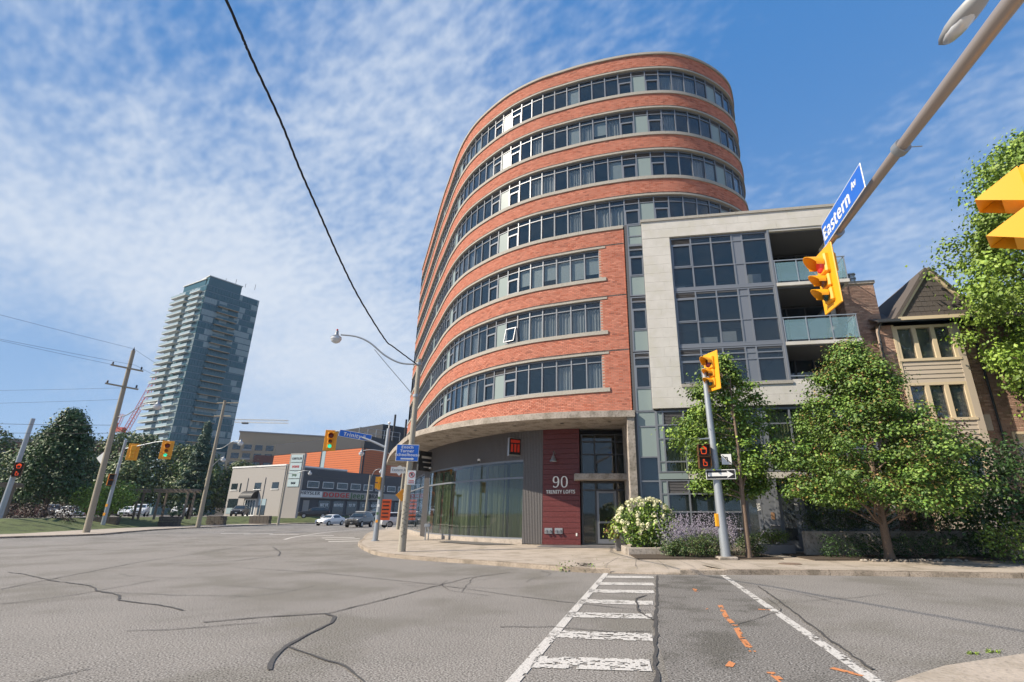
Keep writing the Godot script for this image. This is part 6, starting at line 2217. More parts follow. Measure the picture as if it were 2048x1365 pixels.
# ---------------------------------------------------------------- vehicles
func car(label: String, called: String, at: Vector3, heading: Vector3, paint: Material, kind: String, group := "") -> Node3D:
	# x forward in the car's own frame
	var t := thing(called, label, "car" if kind == "sedan" else "truck" if kind == "pickup" else "suv", at, 0.0, group)
	var fx := V(heading.x, 0, heading.z).normalized()
	t.basis = Basis(fx, Vector3.UP, fx.cross(Vector3.UP))
	# stations along the car: x, floor y, belt y, belt half width, roof y, roof half width
	var st := []
	if kind == "sedan":
		st = [[2.28, 0.42, 0.58, 0.62, 0.58, 0.6], [2.2, 0.26, 0.70, 0.78, 0.72, 0.74], [1.7, 0.22, 0.82, 0.86, 0.85, 0.8], [1.0, 0.2, 0.92, 0.89, 0.96, 0.78], [0.35, 0.2, 0.94, 0.9, 1.38, 0.62], [-0.2, 0.2, 0.95, 0.9, 1.46, 0.6], [-0.9, 0.2, 0.97, 0.9, 1.43, 0.6], [-1.6, 0.22, 1.0, 0.88, 1.14, 0.68], [-2.1, 0.28, 0.98, 0.82, 1.02, 0.76], [-2.3, 0.4, 0.86, 0.72, 0.88, 0.7]]
	else:
		st = [[2.3, 0.5, 0.75, 0.7, 0.77, 0.68], [2.22, 0.34, 0.95, 0.86, 0.98, 0.8], [1.7, 0.28, 1.04, 0.92, 1.08, 0.84], [1.0, 0.27, 1.1, 0.94, 1.16, 0.82], [0.45, 0.27, 1.12, 0.95, 1.62, 0.70], [-0.2, 0.27, 1.13, 0.95, 1.74, 0.68], [-1.4, 0.27, 1.15, 0.95, 1.72, 0.68], [-2.0, 0.3, 1.16, 0.93, 1.55, 0.70], [-2.3, 0.36, 1.1, 0.88, 1.2, 0.78], [-2.36, 0.5, 0.9, 0.82, 0.92, 0.78]]
	var ring := func(s: Array) -> Array:
		var y0: float = s[1]; var yb: float = s[2]; var w: float = s[3]; var yr: float = s[4]; var wr: float = s[5]
		return [V(s[0], y0, w * 0.86), V(s[0], lerpf(y0, yb, 0.45), w), V(s[0], yb, w * 0.97), V(s[0], yr - 0.04, wr * 1.02), V(s[0], yr, wr * 0.86), V(s[0], yr, -wr * 0.86), V(s[0], yr - 0.04, -wr * 1.02), V(s[0], yb, -w * 0.97), V(s[0], lerpf(y0, yb, 0.45), -w), V(s[0], y0, -w * 0.86)]
	var body := MB.new()
	for i in st.size() - 1:
		var a: Array = ring.call(st[i])
		var b: Array = ring.call(st[i + 1])
		for k in 10:
			var k2 := (k + 1) % 10
			body.quad(a[k], b[k], b[k2], a[k2])
	for e in [ring.call(st[0]), ring.call(st[-1])]:
		for k in range(1, 9): body.tri(e[0], e[k], e[k + 1])
	obj("body", body, paint, t)
	# glass laid over the cabin
	var side := func(i: int, j: int, sg: float) -> MB:
		var mb := MB.new()
		for m in range(i, j):
			var p: Array = ring.call(st[m])
			var q: Array = ring.call(st[m + 1])
			var o := V(0, 0, 0.012 * sg)
			var c2 := 2 if sg > 0 else 7
			var c3i := 3 if sg > 0 else 6
			mb.quad(p[c2].lerp(p[c3i], 0.12) + o, q[c2].lerp(q[c3i], 0.12) + o, q[c2].lerp(q[c3i], 0.88) + o, p[c2].lerp(p[c3i], 0.88) + o)
		return mb
	for sg in [-1.0, 1.0]: obj("side_window", side.call(4, 7, sg), M.far_glass, t)
	for q in [[3, 4, "windscreen"], [6 if kind == "sedan" else 7, 7 if kind == "sedan" else 8, "rear_window"]]:
		var p: Array = ring.call(st[q[0]])
		var r: Array = ring.call(st[q[1]])
		var mb := MB.new()
		var o := V(0.012 if q[0] == 3 else -0.012, 0.014, 0)
		mb.quad(p[4].lerp(r[4], 0.12) + o, p[5].lerp(r[5], 0.12) + o, p[5].lerp(r[5], 0.92) + o, p[4].lerp(r[4], 0.92) + o)
		obj(q[2], mb, M.far_glass, t)
	var wr2 := 0.33 if kind == "sedan" else 0.38
	for wx in [1.42, -1.42]:
		for sg in [-1.0, 1.0]:
			var ty := MB.new()
			var zc: float = sg * (0.80 if kind == "sedan" else 0.85)
			ty.rod(V(wx, wr2, zc - 0.11), V(wx, wr2, zc + 0.11), wr2, wr2, 18)
			var wo := obj("wheel", ty, M.rubber, t)
			var rim := MB.new()
			rim.rod(V(wx, wr2, zc + sg * 0.105), V(wx, wr2, zc + sg * 0.118), wr2 * 0.66, wr2 * 0.6, 14)
			obj("rim", rim, M.steel, wo)
	var s1: Array = st[1]
	for sg in [-1.0, 1.0]:
		var hl := MB.new()
		hl.ball(V(s1[0] - 0.02, s1[2] - 0.08, sg * s1[3] * 0.78), V(0.12, 0.07, 0.16), 6, 8)
		obj("headlight", hl, M.lamp_glass, t)
		var tl := MB.new()
		tl.ball(V(st[-2][0] - 0.02, st[-2][2] - 0.1, sg * st[-2][3] * 0.85), V(0.08, 0.09, 0.12), 6, 8)
		obj("tail_light", tl, M.sign_red, t)
		var mi := MB.new()
		mi.ball(V(0.75, s1[2] + 0.33, sg * 1.0), V(0.08, 0.08, 0.1), 6, 8)
		obj("mirror", mi, paint, t)
	var gl := MB.new()
	gl.box(V(st[0][0] + 0.005, (st[0][1] + st[0][2]) * 0.5 + 0.02, 0), V(0.05, 0.16, 0.9))
	gl.box(V(st[1][0] + 0.05, st[1][1] + 0.12, 0), V(0.06, 0.1, 1.1))
	obj("grille", gl, M.black_paint, t)
	var pl := MB.new()
	pl.box(V(st[0][0] + 0.035, st[0][1] + 0.05, 0), V(0.01, 0.12, 0.3))
	obj("number_plate", pl, M.sign_white, t)
	return t

func build_vehicles() -> void:
	var white := mat("car_white", lin(0.72, 0.72, 0.72), 0.25)
	white.clearcoat_enabled = true
	var grey := mat("car_grey", lin(0.055, 0.057, 0.06), 0.3, 0.3)
	grey.clearcoat_enabled = true
	var black := mat("car_black", lin(0.012, 0.012, 0.013), 0.25)
	black.clearcoat_enabled = true
	car("white sedan driving toward the junction past the charcoal showroom", "sedan", V(-31.8, 0, -75.5), V(-0.25, 0, 1), white, "sedan")
	var s := car("dark grey sport utility car with front push bar and roof rack", "sport_utility", V(-24.2, 0, -66.0), V(-0.05, 0, 1), grey, "suv")
	var bar := MB.new()
	for z in [-0.35, 0.35]: bar.pipe([V(2.3, 0.45, z), V(2.52, 0.5, z), V(2.52, 1.1, z), V(2.35, 1.12, z)], 0.035, 6)
	bar.pipe([V(2.52, 0.85, -0.7), V(2.52, 0.85, 0.7)], 0.035, 6)
	bar.pipe([V(2.52, 0.6, -0.7), V(2.52, 0.6, 0.7)], 0.035, 6)
	obj("push_bar", bar, M.black_paint, s)
	var rack := MB.new()
	for z in [-0.55, 0.55]: rack.pipe([V(0.3, 1.8, z), V(-1.6, 1.8, z)], 0.025, 5)
	rack.box(V(-0.1, 1.82, 0), V(0.25, 0.08, 1.1))
	obj("roof_rack", rack, M.sign_white, s)
	car("white sport utility car stopped behind the concrete lamp pole", "sport_utility", V(-18.9, 0, -64.5), V(0.8, 0, -0.6), white, "suv")
	car("black off-road car parked against the showroom windows", "sport_utility", V(-40.2, 0.85, -88.5), V(-0.9, 0, 0.4), black, "suv")
	car("dark car half hidden behind the push bar car", "sport_utility", V(-31.0, 0.75, -93.0), V(-0.5, 0, 0.85), grey, "suv")
	# cars in the raised lot
	var lot := [[-60.2, -77.0, 0.5, 0.86, white, "suv", "white sport utility car in the raised lot beside the pergola"], [-56.0, -80.0, 0.3, 0.95, white, "suv", "white sport utility car in the lot behind the spruce"], [-64.5, -80.5, 0.4, 0.9, white, "sedan", "white sedan in the lot behind the yellow green shrub"], [-69.8, -76.5, 0.9, 0.4, white, "sedan", "pale sedan in the lot beyond the red leaved hedge"], [-74.8, -79, 0.8, 0.5, grey, "suv", "dark car in the lot behind the maple trunk"], [-80.5, -77, 0.7, 0.6, white, "suv", "white car in the lot past the maple"], [-52.5, -88.5, 0.3, 0.95, black, "suv", "black car parked at the light grey block"]]
	for q in lot: car(q[6], "parked_car", V(q[0], 1.16, q[1]), V(q[2], 0, q[3]), q[4], q[5], "cars in the raised lot")

# ---------------------------------------------------------------- trees and plants
func leaf_mesh(spots: Array, size: float, per: int, spread: float, cols: Array, sd: int, droop := 0.3, flat := 0.5) -> ArrayMesh:
	# spots: [centre, radius]; every leaf is a folded pair of triangles with its own colour
	var r := RandomNumberGenerator.new()
	r.seed = sd
	var v := PackedVector3Array()
	var n := PackedVector3Array()
	var c := PackedColorArray()
	for s in spots:
		var tone := r.randf_range(0.62, 1.25)
		var cnt := int(per * r.randf_range(0.7, 1.3))
		for i in cnt:
			var d: Vector3 = V(r.randfn(0, 0.5), r.randfn(0, 0.36 if s.size() < 3 else s[2]), r.randfn(0, 0.5)) * s[1] * spread
			var p: Vector3 = s[0] + d
			var out: Vector3 = (d + V(r.randfn(0, 0.4), flat + r.randfn(0, 0.3), r.randfn(0, 0.4)) * s[1]).normalized()
			var ax: Vector3 = out.cross(V(r.randfn(), r.randfn(), r.randfn())).normalized()
			var tip: Vector3 = (ax - V(0, droop, 0)).normalized()
			var sd2: Vector3 = out.cross(tip).normalized()
			var L := size * r.randf_range(0.65, 1.25)
			var W := L * 0.36
			var a := p
			var b: Vector3 = p + tip * L * 0.45 + sd2 * W - out * L * 0.06
			var e: Vector3 = p + tip * L
			var f: Vector3 = p + tip * L * 0.45 - sd2 * W - out * L * 0.06
			var cc: Color = cols[r.randi_range(0, cols.size() - 1)]
			var k := tone * r.randf_range(0.78, 1.22)
			cc = Color(cc.r * k, cc.g * k, cc.b * k)
			var n1: Vector3 = (e - a).cross(b - a).normalized()
			var n2: Vector3 = (f - a).cross(e - a).normalized()
			v.append(a); v.append(b); v.append(e); v.append(a); v.append(e); v.append(f)
			n.append(n1); n.append(n1); n.append(n1); n.append(n2); n.append(n2); n.append(n2)
			for q in 6: c.append(cc)
	var arr := []
	arr.resize(Mesh.ARRAY_MAX)
	arr[Mesh.ARRAY_VERTEX] = v
	arr[Mesh.ARRAY_NORMAL] = n
	arr[Mesh.ARRAY_COLOR] = c
	var m := ArrayMesh.new()
	m.add_surface_from_arrays(Mesh.PRIMITIVE_TRIANGLES, arr)
	return m

func limb(mb: MB, a: Vector3, b: Vector3, r0: float, r1: float, r: RandomNumberGenerator) -> void:
	var pts := [a]
	for i in range(1, 5):
		pts.append(a.lerp(b, i / 5.0) + V(r.randfn(), r.randfn() * 0.4, r.randfn()) * (b - a).length() * 0.025)
	pts.append(b)
	mb.pipe(pts, r0, 7, r1)

func tree(called: String, label: String, at: Vector3, spec: Dictionary, group := "") -> Node3D:
	# spec: h, first (lowest foliage), rad(function of 0..1 height), leaf, per, clumps, cols, trunk, sd
	var t := thing(called, label, "tree", at, 0.0, group)
	var r := RandomNumberGenerator.new()
	r.seed = spec.sd
	var h: float = spec.h
	var first: float = spec.first
	var wood := MB.new()
	var lean: Vector3 = spec.get("lean", Vector3.ZERO)
	var tr := []
	for i in 8:
		var q := i / 7.0
		tr.append(V(0, h * 0.86 * q, 0) + lean * q * q + V(r.randfn(), 0, r.randfn()) * 0.05 * h * 0.1 * q)
	wood.pipe(tr, spec.trunk, 9, spec.trunk * 0.18)
	wood.rod(V(0, -0.05, 0), V(0, 0.22, 0), spec.trunk * 1.5, spec.trunk * 0.98, 9)
	var spots := []
	var bark := MB.new()
	var rad: Callable = spec.rad
	for i in spec.clumps:
		var q: float = pow((i + r.randf()) / float(spec.clumps), spec.get("bias", 1.0))
		var y := lerpf(first, h, q)
		var rr: float = rad.call(q)
		var a: float = i * 2.399 + r.randfn() * 0.4
		var d := rr * sqrt(r.randf_range(0.12, 1.0)) * r.randf_range(0.8, 1.1)
		var p: Vector3 = V(cos(a) * d, y + r.randfn() * 0.12, sin(a) * d) + lean * q * q + spec.get("shift", Vector3.ZERO) * (1.0 - q)
		if spec.has("back"): p.z = p.z * 0.6 + spec.back
		var size: float = spec.get("clump", 0.5) * r.randf_range(0.7, 1.25)
		spots.append([p, size, spec.get("thick", 0.36)])
		if i % 5 == 0:
			var base := clampf(y - d * 0.55, first * 0.55, h * 0.8)
			if q > 0.04: limb(bark, V(0, base, 0) + lean * pow(base / h, 2.0), p, spec.trunk * 0.28 * (1.0 - q * 0.6), 0.008, r)
	obj("trunk", wood, spec.bark, t)
	stuff(obj("branches", bark, spec.bark, t))
	stuff(obj("crown", leaf_mesh(spots, spec.leaf, spec.per, 1.0, spec.cols, spec.sd + 5, spec.get("droop", 0.3), spec.get("flat", 0.5)), M.leaf, t))
	if spec.has("seeds"):
		var some := []
		for s in spots:
			if r.randf() < spec.seeds: some.append([s[0] + V(0, s[1] * 0.35, 0), s[1] * 0.8])
		stuff(obj("seed_clusters", leaf_mesh(some, spec.leaf * 0.8, 34, 1.0, [Color(0.30, 0.17, 0.06), Color(0.24, 0.15, 0.05), Color(0.27, 0.21, 0.05)], spec.sd + 9, 0.1, 0.9), M.leaf, t))
	return t

func shrub(called: String, label: String, cat: String, at: Vector3, size: Vector3, cols: Array, leaf: float, count: int, sd: int, group := "", boxy := false) -> Node3D:
	var t := thing(called, label, cat, at, 0.0, group)
	var r := RandomNumberGenerator.new()
	r.seed = sd
	var spots := []
	for i in count:
		var d := V(r.randfn(), r.randfn(), r.randfn()).normalized() * pow(r.randf(), 0.4)
		if boxy: d = V(r.randf_range(-1, 1), r.randf_range(-1, 1), r.randf_range(-1, 1))
		spots.append([V(d.x * size.x * 0.5, size.y * 0.5 + d.y * size.y * 0.46, d.z * size.z * 0.5), leaf * 3.0])
	stuff(obj("foliage", leaf_mesh(spots, leaf, 16, 1.0, cols, sd + 3, 0.15, 0.6), M.leaf, t))
	var st := MB.new()
	for i in 7:
		var a := TAU * i / 7.0
		st.pipe([V(cos(a) * 0.06, 0, sin(a) * 0.06), V(cos(a) * size.x * 0.16, size.y * 0.4, sin(a) * size.z * 0.16), V(cos(a) * size.x * 0.3, size.y * 0.75, sin(a) * size.z * 0.3)], 0.018, 5, 0.006)
	obj("stems", st, M.bark, t)
	return t

func build_plants() -> void:
	var lf := mat("leaf", Color.WHITE, 0.55)
	lf.vertex_color_use_as_albedo = true
	lf.backlight_enabled = true
	lf.backlight = Color(0.35, 0.4, 0.12)
	grainy("bark", lin(0.20, 0.14, 0.10), 0.35, 0.8, 0.95, 71, 0.06, 4, 3.0)
	grainy("bark_dark", lin(0.07, 0.055, 0.04), 0.35, 0.8, 0.95, 73, 0.06, 4, 3.0)
	var green := [Color(0.109, 0.196, 0.032), Color(0.145, 0.239, 0.038), Color(0.080, 0.160, 0.029), Color(0.189, 0.275, 0.051)]
	var dark := [Color(0.036, 0.080, 0.020), Color(0.051, 0.109, 0.026), Color(0.029, 0.065, 0.017)]
	var lime := [Color(0.203, 0.304, 0.043), Color(0.246, 0.348, 0.051), Color(0.160, 0.261, 0.036)]
	var olive := [Color(0.094, 0.131, 0.032), Color(0.123, 0.160, 0.041), Color(0.072, 0.102, 0.026)]
	# street trees before the wing
	tree("street_tree", "slim young street tree with loose bright crown behind the signal pole", V(6.62, 0.13, -18.75), {"h": 7.4, "first": 2.3, "rad": func(q): return 2.2 * pow(1.0 - q, 0.8) * (0.55 + 0.9 * minf(q * 3.0, 1.0)) + 0.12, "leaf": 0.12, "per": 110, "clumps": 220, "back": -1.0, "bias": 1.25, "clump": 0.45, "thick": 0.22, "cols": green + lime, "trunk": 0.10, "bark": M.bark, "sd": 3, "lean": V(0.05, 0, 0), "flat": 0.8})
	tree("street_tree", "broad layered street tree with rusty seed clusters before the townhouse", V(11.1, 0.13, -18.2), {"h": 7.45, "first": 1.95, "rad": func(q): return 4.35 * pow(1.0 - q, 0.95) * (0.6 + 0.5 * minf(q * 4.0, 1.0)) * (0.86 + 0.2 * sin(q * 26.0)) + 0.12, "leaf": 0.105, "per": 210, "clumps": 340, "clump": 0.56, "thick": 0.2, "bias": 1.7, "cols": green, "trunk": 0.15, "bark": M.bark, "sd": 4, "seeds": 0.75, "flat": 0.9})
	tree("maple_tree", "large bright maple crown rising beside the townhouse", V(21.6, 0.13, -18.4), {"h": 17.0, "first": 5.2, "rad": func(q): return 4.6 * sqrt(maxf(sin(PI * (0.12 + 0.86 * q)), 0.02)), "leaf": 0.17, "per": 190, "clumps": 430, "clump": 0.8, "thick": 0.3, "cols": lime, "trunk": 0.32, "bark": M.bark, "sd": 5})
	shrub("garden_shrub", "dark leafy shrub mass below the maple at the townhouse", "shrub", V(15.2, 0.13, -18.6), V(5.2, 4.4, 3.4), dark, 0.14, 420, 6)
	shrub("garden_shrub", "purple leaved shrub in front of the townhouse bay", "shrub", V(15.0, 3.4, -20.2), V(3.2, 1.9, 1.6), [Color(0.06, 0.02, 0.022), Color(0.08, 0.03, 0.03)], 0.11, 130, 7)
	shrub("garden_shrub", "sunlit low shrub at the edge of the walk below the maple", "shrub", V(14.6, 0.13, -16.9), V(3.0, 1.3, 1.4), olive + lime, 0.09, 150, 8)
	# planting along the walk
	var hy := shrub("hydrangea", "round hydrangea bush with cream flower heads beside the entrance column", "shrub", V(3.55, 0.15, -21.4), V(2.3, 2.0, 2.0), lime + green, 0.12, 230, 9)
	var r := RandomNumberGenerator.new()
	r.seed = 91
	for i in 70:
		var a := r.randf_range(-0.4, PI + 0.4)
		var e := r.randf_range(-0.35, 1.35)
		var p := V(cos(a) * cos(e) * 1.18, 1.05 + sin(e) * 0.98, sin(a) * cos(e) * 1.05)
		var fh := MB.new()
		fh.colored = true
		for k in 18:
			var d := V(r.randfn(), r.randfn(), r.randfn()).normalized()
			var c := p + d * 0.09
			var u := d.cross(Vector3.UP + V(0.01, 0, 0)).normalized() * 0.042
			var w := d.cross(u).normalized() * 0.042
			var kk := r.randf_range(0.8, 1.1)
			fh.col = Color(0.74 * kk, 0.71 * kk, 0.47 * kk)
			fh.quad(c - u, c + w, c + u, c - w)
		obj("flower_head", fh, M.leaf, hy)
	var kb := MB.new()
	kb.bevel_box(V(3.55, 0.25, -20.35), V(1.75, 0.28, 0.25), 0.02)
	kb.bevel_box(V(2.75, 0.25, -21.2), V(0.25, 0.28, 1.5), 0.02)
	single("planter_kerb", kb, M.concrete, "low concrete kerb round the hydrangea bed", "kerb")
	var soil := MB.new()
	soil.box(V(5.2, 0.14, -20.1), V(4.9, 0.06, 3.4))
	soil.box(V(12.3, 0.14, -19.6), V(7.6, 0.06, 3.2))
	setting("planting_soil", soil, M.earth)
	# pot with grasses
	var pot := thing("plant_pot", "tall dark pot with spiky grass and trailing lime leaves", "plant pot", V(2.72, 0.15, -22.7))
	var pm := MB.new()
	for i in 4:
		var a := PI / 4 + i * PI / 2
		var b := a + PI / 2
		pm.quad(V(cos(a) * 0.30, 0, sin(a) * 0.30), V(cos(a) * 0.38, 0.85, sin(a) * 0.38), V(cos(b) * 0.38, 0.85, sin(b) * 0.38), V(cos(b) * 0.30, 0, sin(b) * 0.30))
	obj("pot", pm, M.louver, pot)
	var gs := MB.new()
	for i in 110:
		var a := r.randf() * TAU
		var l := r.randf_range(0.7, 1.25)
		var o := r.randf_range(0.15, 0.6)
		var b := V(cos(a), 0, sin(a))
		var s := V(-sin(a), 0, cos(a)) * 0.012
		var p0 := V(0, 0.85, 0) + b * 0.05
		var p1 := p0 + b * o * 0.45 + V(0, l * 0.65, 0)
		var p2 := p0 + b * o + V(0, l * (1.0 - o * 0.35), 0)
		gs.quad(p0 - s, p0 + s, p1 + s, p1 - s)
		gs.tri(p1 - s, p1 + s, p2)
	obj("grass_blades", gs, mat("blade_green", lin(0.09, 0.14, 0.035), 0.6), pot)
	stuff(obj("trailing_leaves", leaf_mesh([[V(0, 0.95, 0.2), 0.45], [V(-0.25, 0.85, 0.15), 0.4], [V(0.2, 0.85, 0.25), 0.4], [V(-0.3, 0.6, 0.2), 0.35], [V(0.0, 1.1, 0), 0.4], [V(0.3, 1.0, -0.1), 0.35]], 0.11, 90, 1.0, [Color(0.20, 0.27, 0.03), Color(0.24, 0.30, 0.04), Color(0.22, 0.10, 0.02)], 12), M.leaf, pot))
	# flowering sage haze
	var sg := thing("russian_sage", "hazy purple flowering sage between hydrangea and signal pole", "flowers", V(5.0, 0.15, -20.3))
	var stm := MB.new()
	stm.colored = true
	for i in 300:
		var q := V(r.randf_range(-0.9, 1.9), 0, r.randf_range(-0.7, 0.8))
		var tip := q + V(r.randfn() * 0.35, r.randf_range(0.75, 1.6), r.randf_range(-0.1, 0.4))
		stm.col = Color(0.19, 0.21, 0.16)
		stm.rod(q, q.lerp(tip, 0.5), 0.005, 0.005, 3, false)
		for k in 12:
			var p := q.lerp(tip, 0.40 + 0.05 * k) + V(r.randfn(), r.randfn(), r.randfn()) * 0.022
			var z := r.randf_range(0.85, 1.25)
			stm.col = Color(0.31 * z, 0.28 * z, 0.36 * z)
			stm.ball(p, V(0.018, 0.028, 0.018), 2, 4)
	stuff(obj("flower_stems", stm, M.leaf, sg))
	stuff(obj("grey_leaves", leaf_mesh([[V(-0.8, 0.45, 0.2), 0.7], [V(0, 0.5, 0.3), 0.8], [V(0.8, 0.45, 0.2), 0.7], [V(1.4, 0.4, 0.1), 0.6]], 0.08, 260, 1.0, [Color(0.12, 0.15, 0.08), Color(0.16, 0.18, 0.12)], 14), M.leaf, sg))
	var box := [[4.75, -18.95, 1.0, 0.75, "clipped boxwood at the edge of the sage"], [5.35, -19.0, 0.9, 0.85, "clipped boxwood behind the steel signal pole"], [6.95, -19.3, 1.05, 0.8, "clipped boxwood beside the slim tree trunk"], [4.2, -19.5, 0.8, 0.6, "bronze tinted boxwood beside the hydrangea"]]
	for i in box.size():
		shrub("boxwood", box[i][4], "shrub", V(box[i][0], 0.15, box[i][1]), V(box[i][2], box[i][3], 0.9), dark + olive, 0.05, 150, 20 + i, "clipped boxwoods")
	shrub("boxwood", "rounded boxwood standing in a low trough by the grey doors", "shrub", V(8.35, 0.45, -20.9), V(1.25, 0.62, 0.6), olive + lime, 0.05, 160, 30, "clipped boxwoods")
	var tg := MB.new()
	tg.bevel_box(V(8.4, 0.3, -20.9), V(1.35, 0.36, 0.6), 0.02)
	single("trough", tg, M.louver, "low grey trough under the rounded boxwood", "planter")
	for i in 2:
		shrub("hedge", ["dark clipped hedge on the low wall behind the broad tree", "low ragged hedge at the foot of the broad tree"][i], "hedge", V(12.6, 1.0 if i == 0 else 0.15, -20.3 if i == 0 else -19.0), V(6.6, 0.75, 0.7), dark, 0.06, 420, 40 + i, "", true)
	var lw := MB.new()
	lw.bevel_box(V(12.6, 0.55, -20.1), V(6.8, 0.85, 0.25), 0.02)
	single("planter_wall", lw, M.concrete, "low concrete planter wall under the dark hedge", "wall")
	# across the road
	tree("maple_tree", "dense dark green maple standing by the parking lot", V(-58.2, 1.1, -60.5), {"h": 12.0, "first": 2.6, "rad": func(q): return 4.3 * pow(1.0 - q, 0.62) * (0.72 + 0.28 * minf(q * 5.0, 1.0)) * (1.0 + 0.12 * sin(q * 19.0)), "leaf": 0.3, "per": 60, "clumps": 330, "clump": 0.95, "cols": dark + [Color(0.05, 0.095, 0.02)], "trunk": 0.28, "bark": M.bark_dark, "sd": 51})
	shrub("garden_shrub", "yellow green leafy shrub behind the tall utility pole", "shrub", V(-53.0, 1.0, -62.0), V(7.2, 4.6, 4.0), lime, 0.22, 330, 52)
	shrub("hedge", "red leaved hedge along the raised planter", "hedge", V(-55.5, 0.7, -55.2), V(11.0, 1.9, 1.6), [Color(0.055, 0.025, 0.022), Color(0.07, 0.035, 0.03), Color(0.05, 0.04, 0.02)], 0.14, 420, 53, "", true)
	shrub("hedge", "low green ground hedge in front of the red leaved hedge", "hedge", V(-53.0, 0.35, -53.6), V(9.0, 0.5, 0.8), olive, 0.1, 160, 54, "", true)
	# spruce: whorls of drooping branches
	var sp := thing("spruce_tree", "blue green spruce with pointed top beside the pergola", "tree", V(-47.9, 0.9, -69.5))
	var tk := MB.new()
	tk.rod(Vector3.ZERO, V(0, 12.4, 0), 0.22, 0.02, 8)
	obj("trunk", tk, M.bark_dark, sp)
	var spots := []
	for i in 760:
		var q := pow(r.randf(), 0.75)
		var y := lerpf(0.9, 12.6, q)
		var rr := (3.1 * (1.0 - q) + 0.05) * (0.8 + 0.2 * sin(y * 5.5))
		var a := r.randf() * TAU
		var d := rr * sqrt(r.randf_range(0.15, 1.0))
		spots.append([V(cos(a) * d, y - d * 0.22, sin(a) * d), 0.3, 0.2])
	stuff(obj("crown", leaf_mesh(spots, 0.22, 36, 1.0, [Color(0.055, 0.105, 0.07), Color(0.075, 0.13, 0.09), Color(0.04, 0.085, 0.055)], 55, 0.5, 0.4), M.leaf, sp))
	# wood behind: each tree of its own
	var bg := [[-126, -112, 19, 7.5], [-116, -118, 18.5, 7.0], [-106, -112, 17, 6.5], [-98, -116, 17.8, 6.5], [-90, -112, 16.5, 6.0], [-82, -114, 14.5, 5.5], [-76, -111, 12.5, 5.0], [-70, -116, 11, 4.5], [-88, -98, 10, 4.5], [-78, -95, 9, 4.0], [-100, -98, 12, 5.0], [-68, -100, 8.5, 3.6]]
	var seen := ["tallest tree of the wood beyond the lot", "full crowned tree second in the wood beyond the lot", "olive tree behind the maple", "olive tree behind the tall utility pole", "olive tree beside the crane foot", "dusky tree before the glass tower foot", "low crowned tree under the tower", "small tree behind the spruce", "low tree at the rear of the parking lot", "small tree behind the pergola", "wide low tree at the edge of the lot", "small pale tree by the light grey block"]
	for i in bg.size():
		var b = bg[i]
		tree("lot_tree", seen[i], V(b[0], 1.1, b[1]), {"h": b[2], "first": b[2] * 0.16, "rad": func(q): return b[3] * sqrt(maxf(sin(PI * (0.14 + 0.84 * q)), 0.02)), "leaf": 0.55, "per": 26, "clumps": 210, "clump": 1.5, "cols": olive if i % 2 else dark + olive, "trunk": 0.3, "bark": M.bark_dark, "sd": 100 + i * 7}, "trees beyond the parking lot")
	# pergolas and planter walls
	grainy("grey_wood", lin(0.20, 0.16, 0.12), 0.25, 1.0, 0.9, 75, 0.05, 4, 2.0)
	var pers := [[-53.2, -65.2, 0.35, "weathered wooden pergola behind the mast arm pole"], [-47.4, -66.0, 0.15, "long low wooden pergola in front of the spruce"], [-55.8, -51.6, 0.5, "wooden pergola post frame beside the red leaved hedge"]]
	for e in pers:
		var p := thing("pergola", e[3], "pergola", V(e[0], 0.9, e[1]), e[2])
		for x in [-1.6, 1.6]:
			for z in [-0.8, 0.8]:
				var po := MB.new()
				po.box(V(x, 1.6, z), V(0.2, 3.2, 0.2))
				obj("post", po, M.grey_wood, p)
		for z in [-0.8, 0.8]:
			var be := MB.new()
			be.box(V(0, 3.3, z), V(4.6, 0.24, 0.12))
			obj("beam", be, M.grey_wood, p)
		for k in 8:
			var ra := MB.new()
			ra.box(V(-1.95 + k * 0.56, 3.5, 0), V(0.1, 0.16, 2.8))
			obj("rafter", ra, M.grey_wood, p)
	grainy("wall_block", lin(0.085, 0.072, 0.062), 0.3, 0.6, 0.95, 77, 0.04, 4, 2.0)
	var walls := [[-58.5, -54.0, 7.0, 0.35, "dark stone planter wall under the red leaved hedge"], [-50.0, -59.4, 2.6, 0.2, "dark stone planter wall beside the mast arm pole"], [-46.5, -64.5, 2.4, 0.0, "dark stone planter wall under the pergola"], [-46.3, -73.0, 2.6, -0.1, "dark stone planter wall beyond the plain utility pole"], [-44.2, -80.0, 3.4, -0.2, "dark stone planter wall at the driveway"]]
	for e in walls:
		var w := thing("garden_wall", e[4], "wall", V(e[0], 0.12, e[1]), e[3], "dark stone planter walls")
		for j in 4:
			var x: float = -e[2] * 0.5
			while x < e[2] * 0.5 - 0.1:
				var l := minf(0.62, e[2] * 0.5 - x)
				var sb := MB.new()
				sb.bevel_box(V(x + l * 0.5 + (0.0 if j % 2 else 0.05), 0.15 + j * 0.28, 0), V(l - 0.02, 0.265, 0.6), 0.015)
				obj("stone", sb, M.wall_block, w)
				x += 0.62
	# weeds in the gutters
	for q in [[0.55, 0.02, -16.0, 0.3, "weed tuft in the gutter by the kerb ramp"], [5.0, 0.0, -6.95, 0.03, "small weed at the near pavement edge"], [5.3, 0.0, -7.02, 0.04, "weed sprouting from the near pavement joint"]]:
		var w := thing("weed_tuft", q[4], "weed", V(q[0], q[1], q[2]), 0.0, "weeds in the gutters")
		stuff(obj("leaves", leaf_mesh([[V(0, q[3] * 0.4, 0), q[3] * 1.2], [V(q[3] * 1.5, q[3] * 0.3, 0.02), q[3]], [V(-q[3] * 1.4, q[3] * 0.3, 0), q[3] * 0.8]], 0.02 + q[3] * 0.15, 30, 1.0, olive + lime, 60, -0.4, 0.3), M.leaf, w))

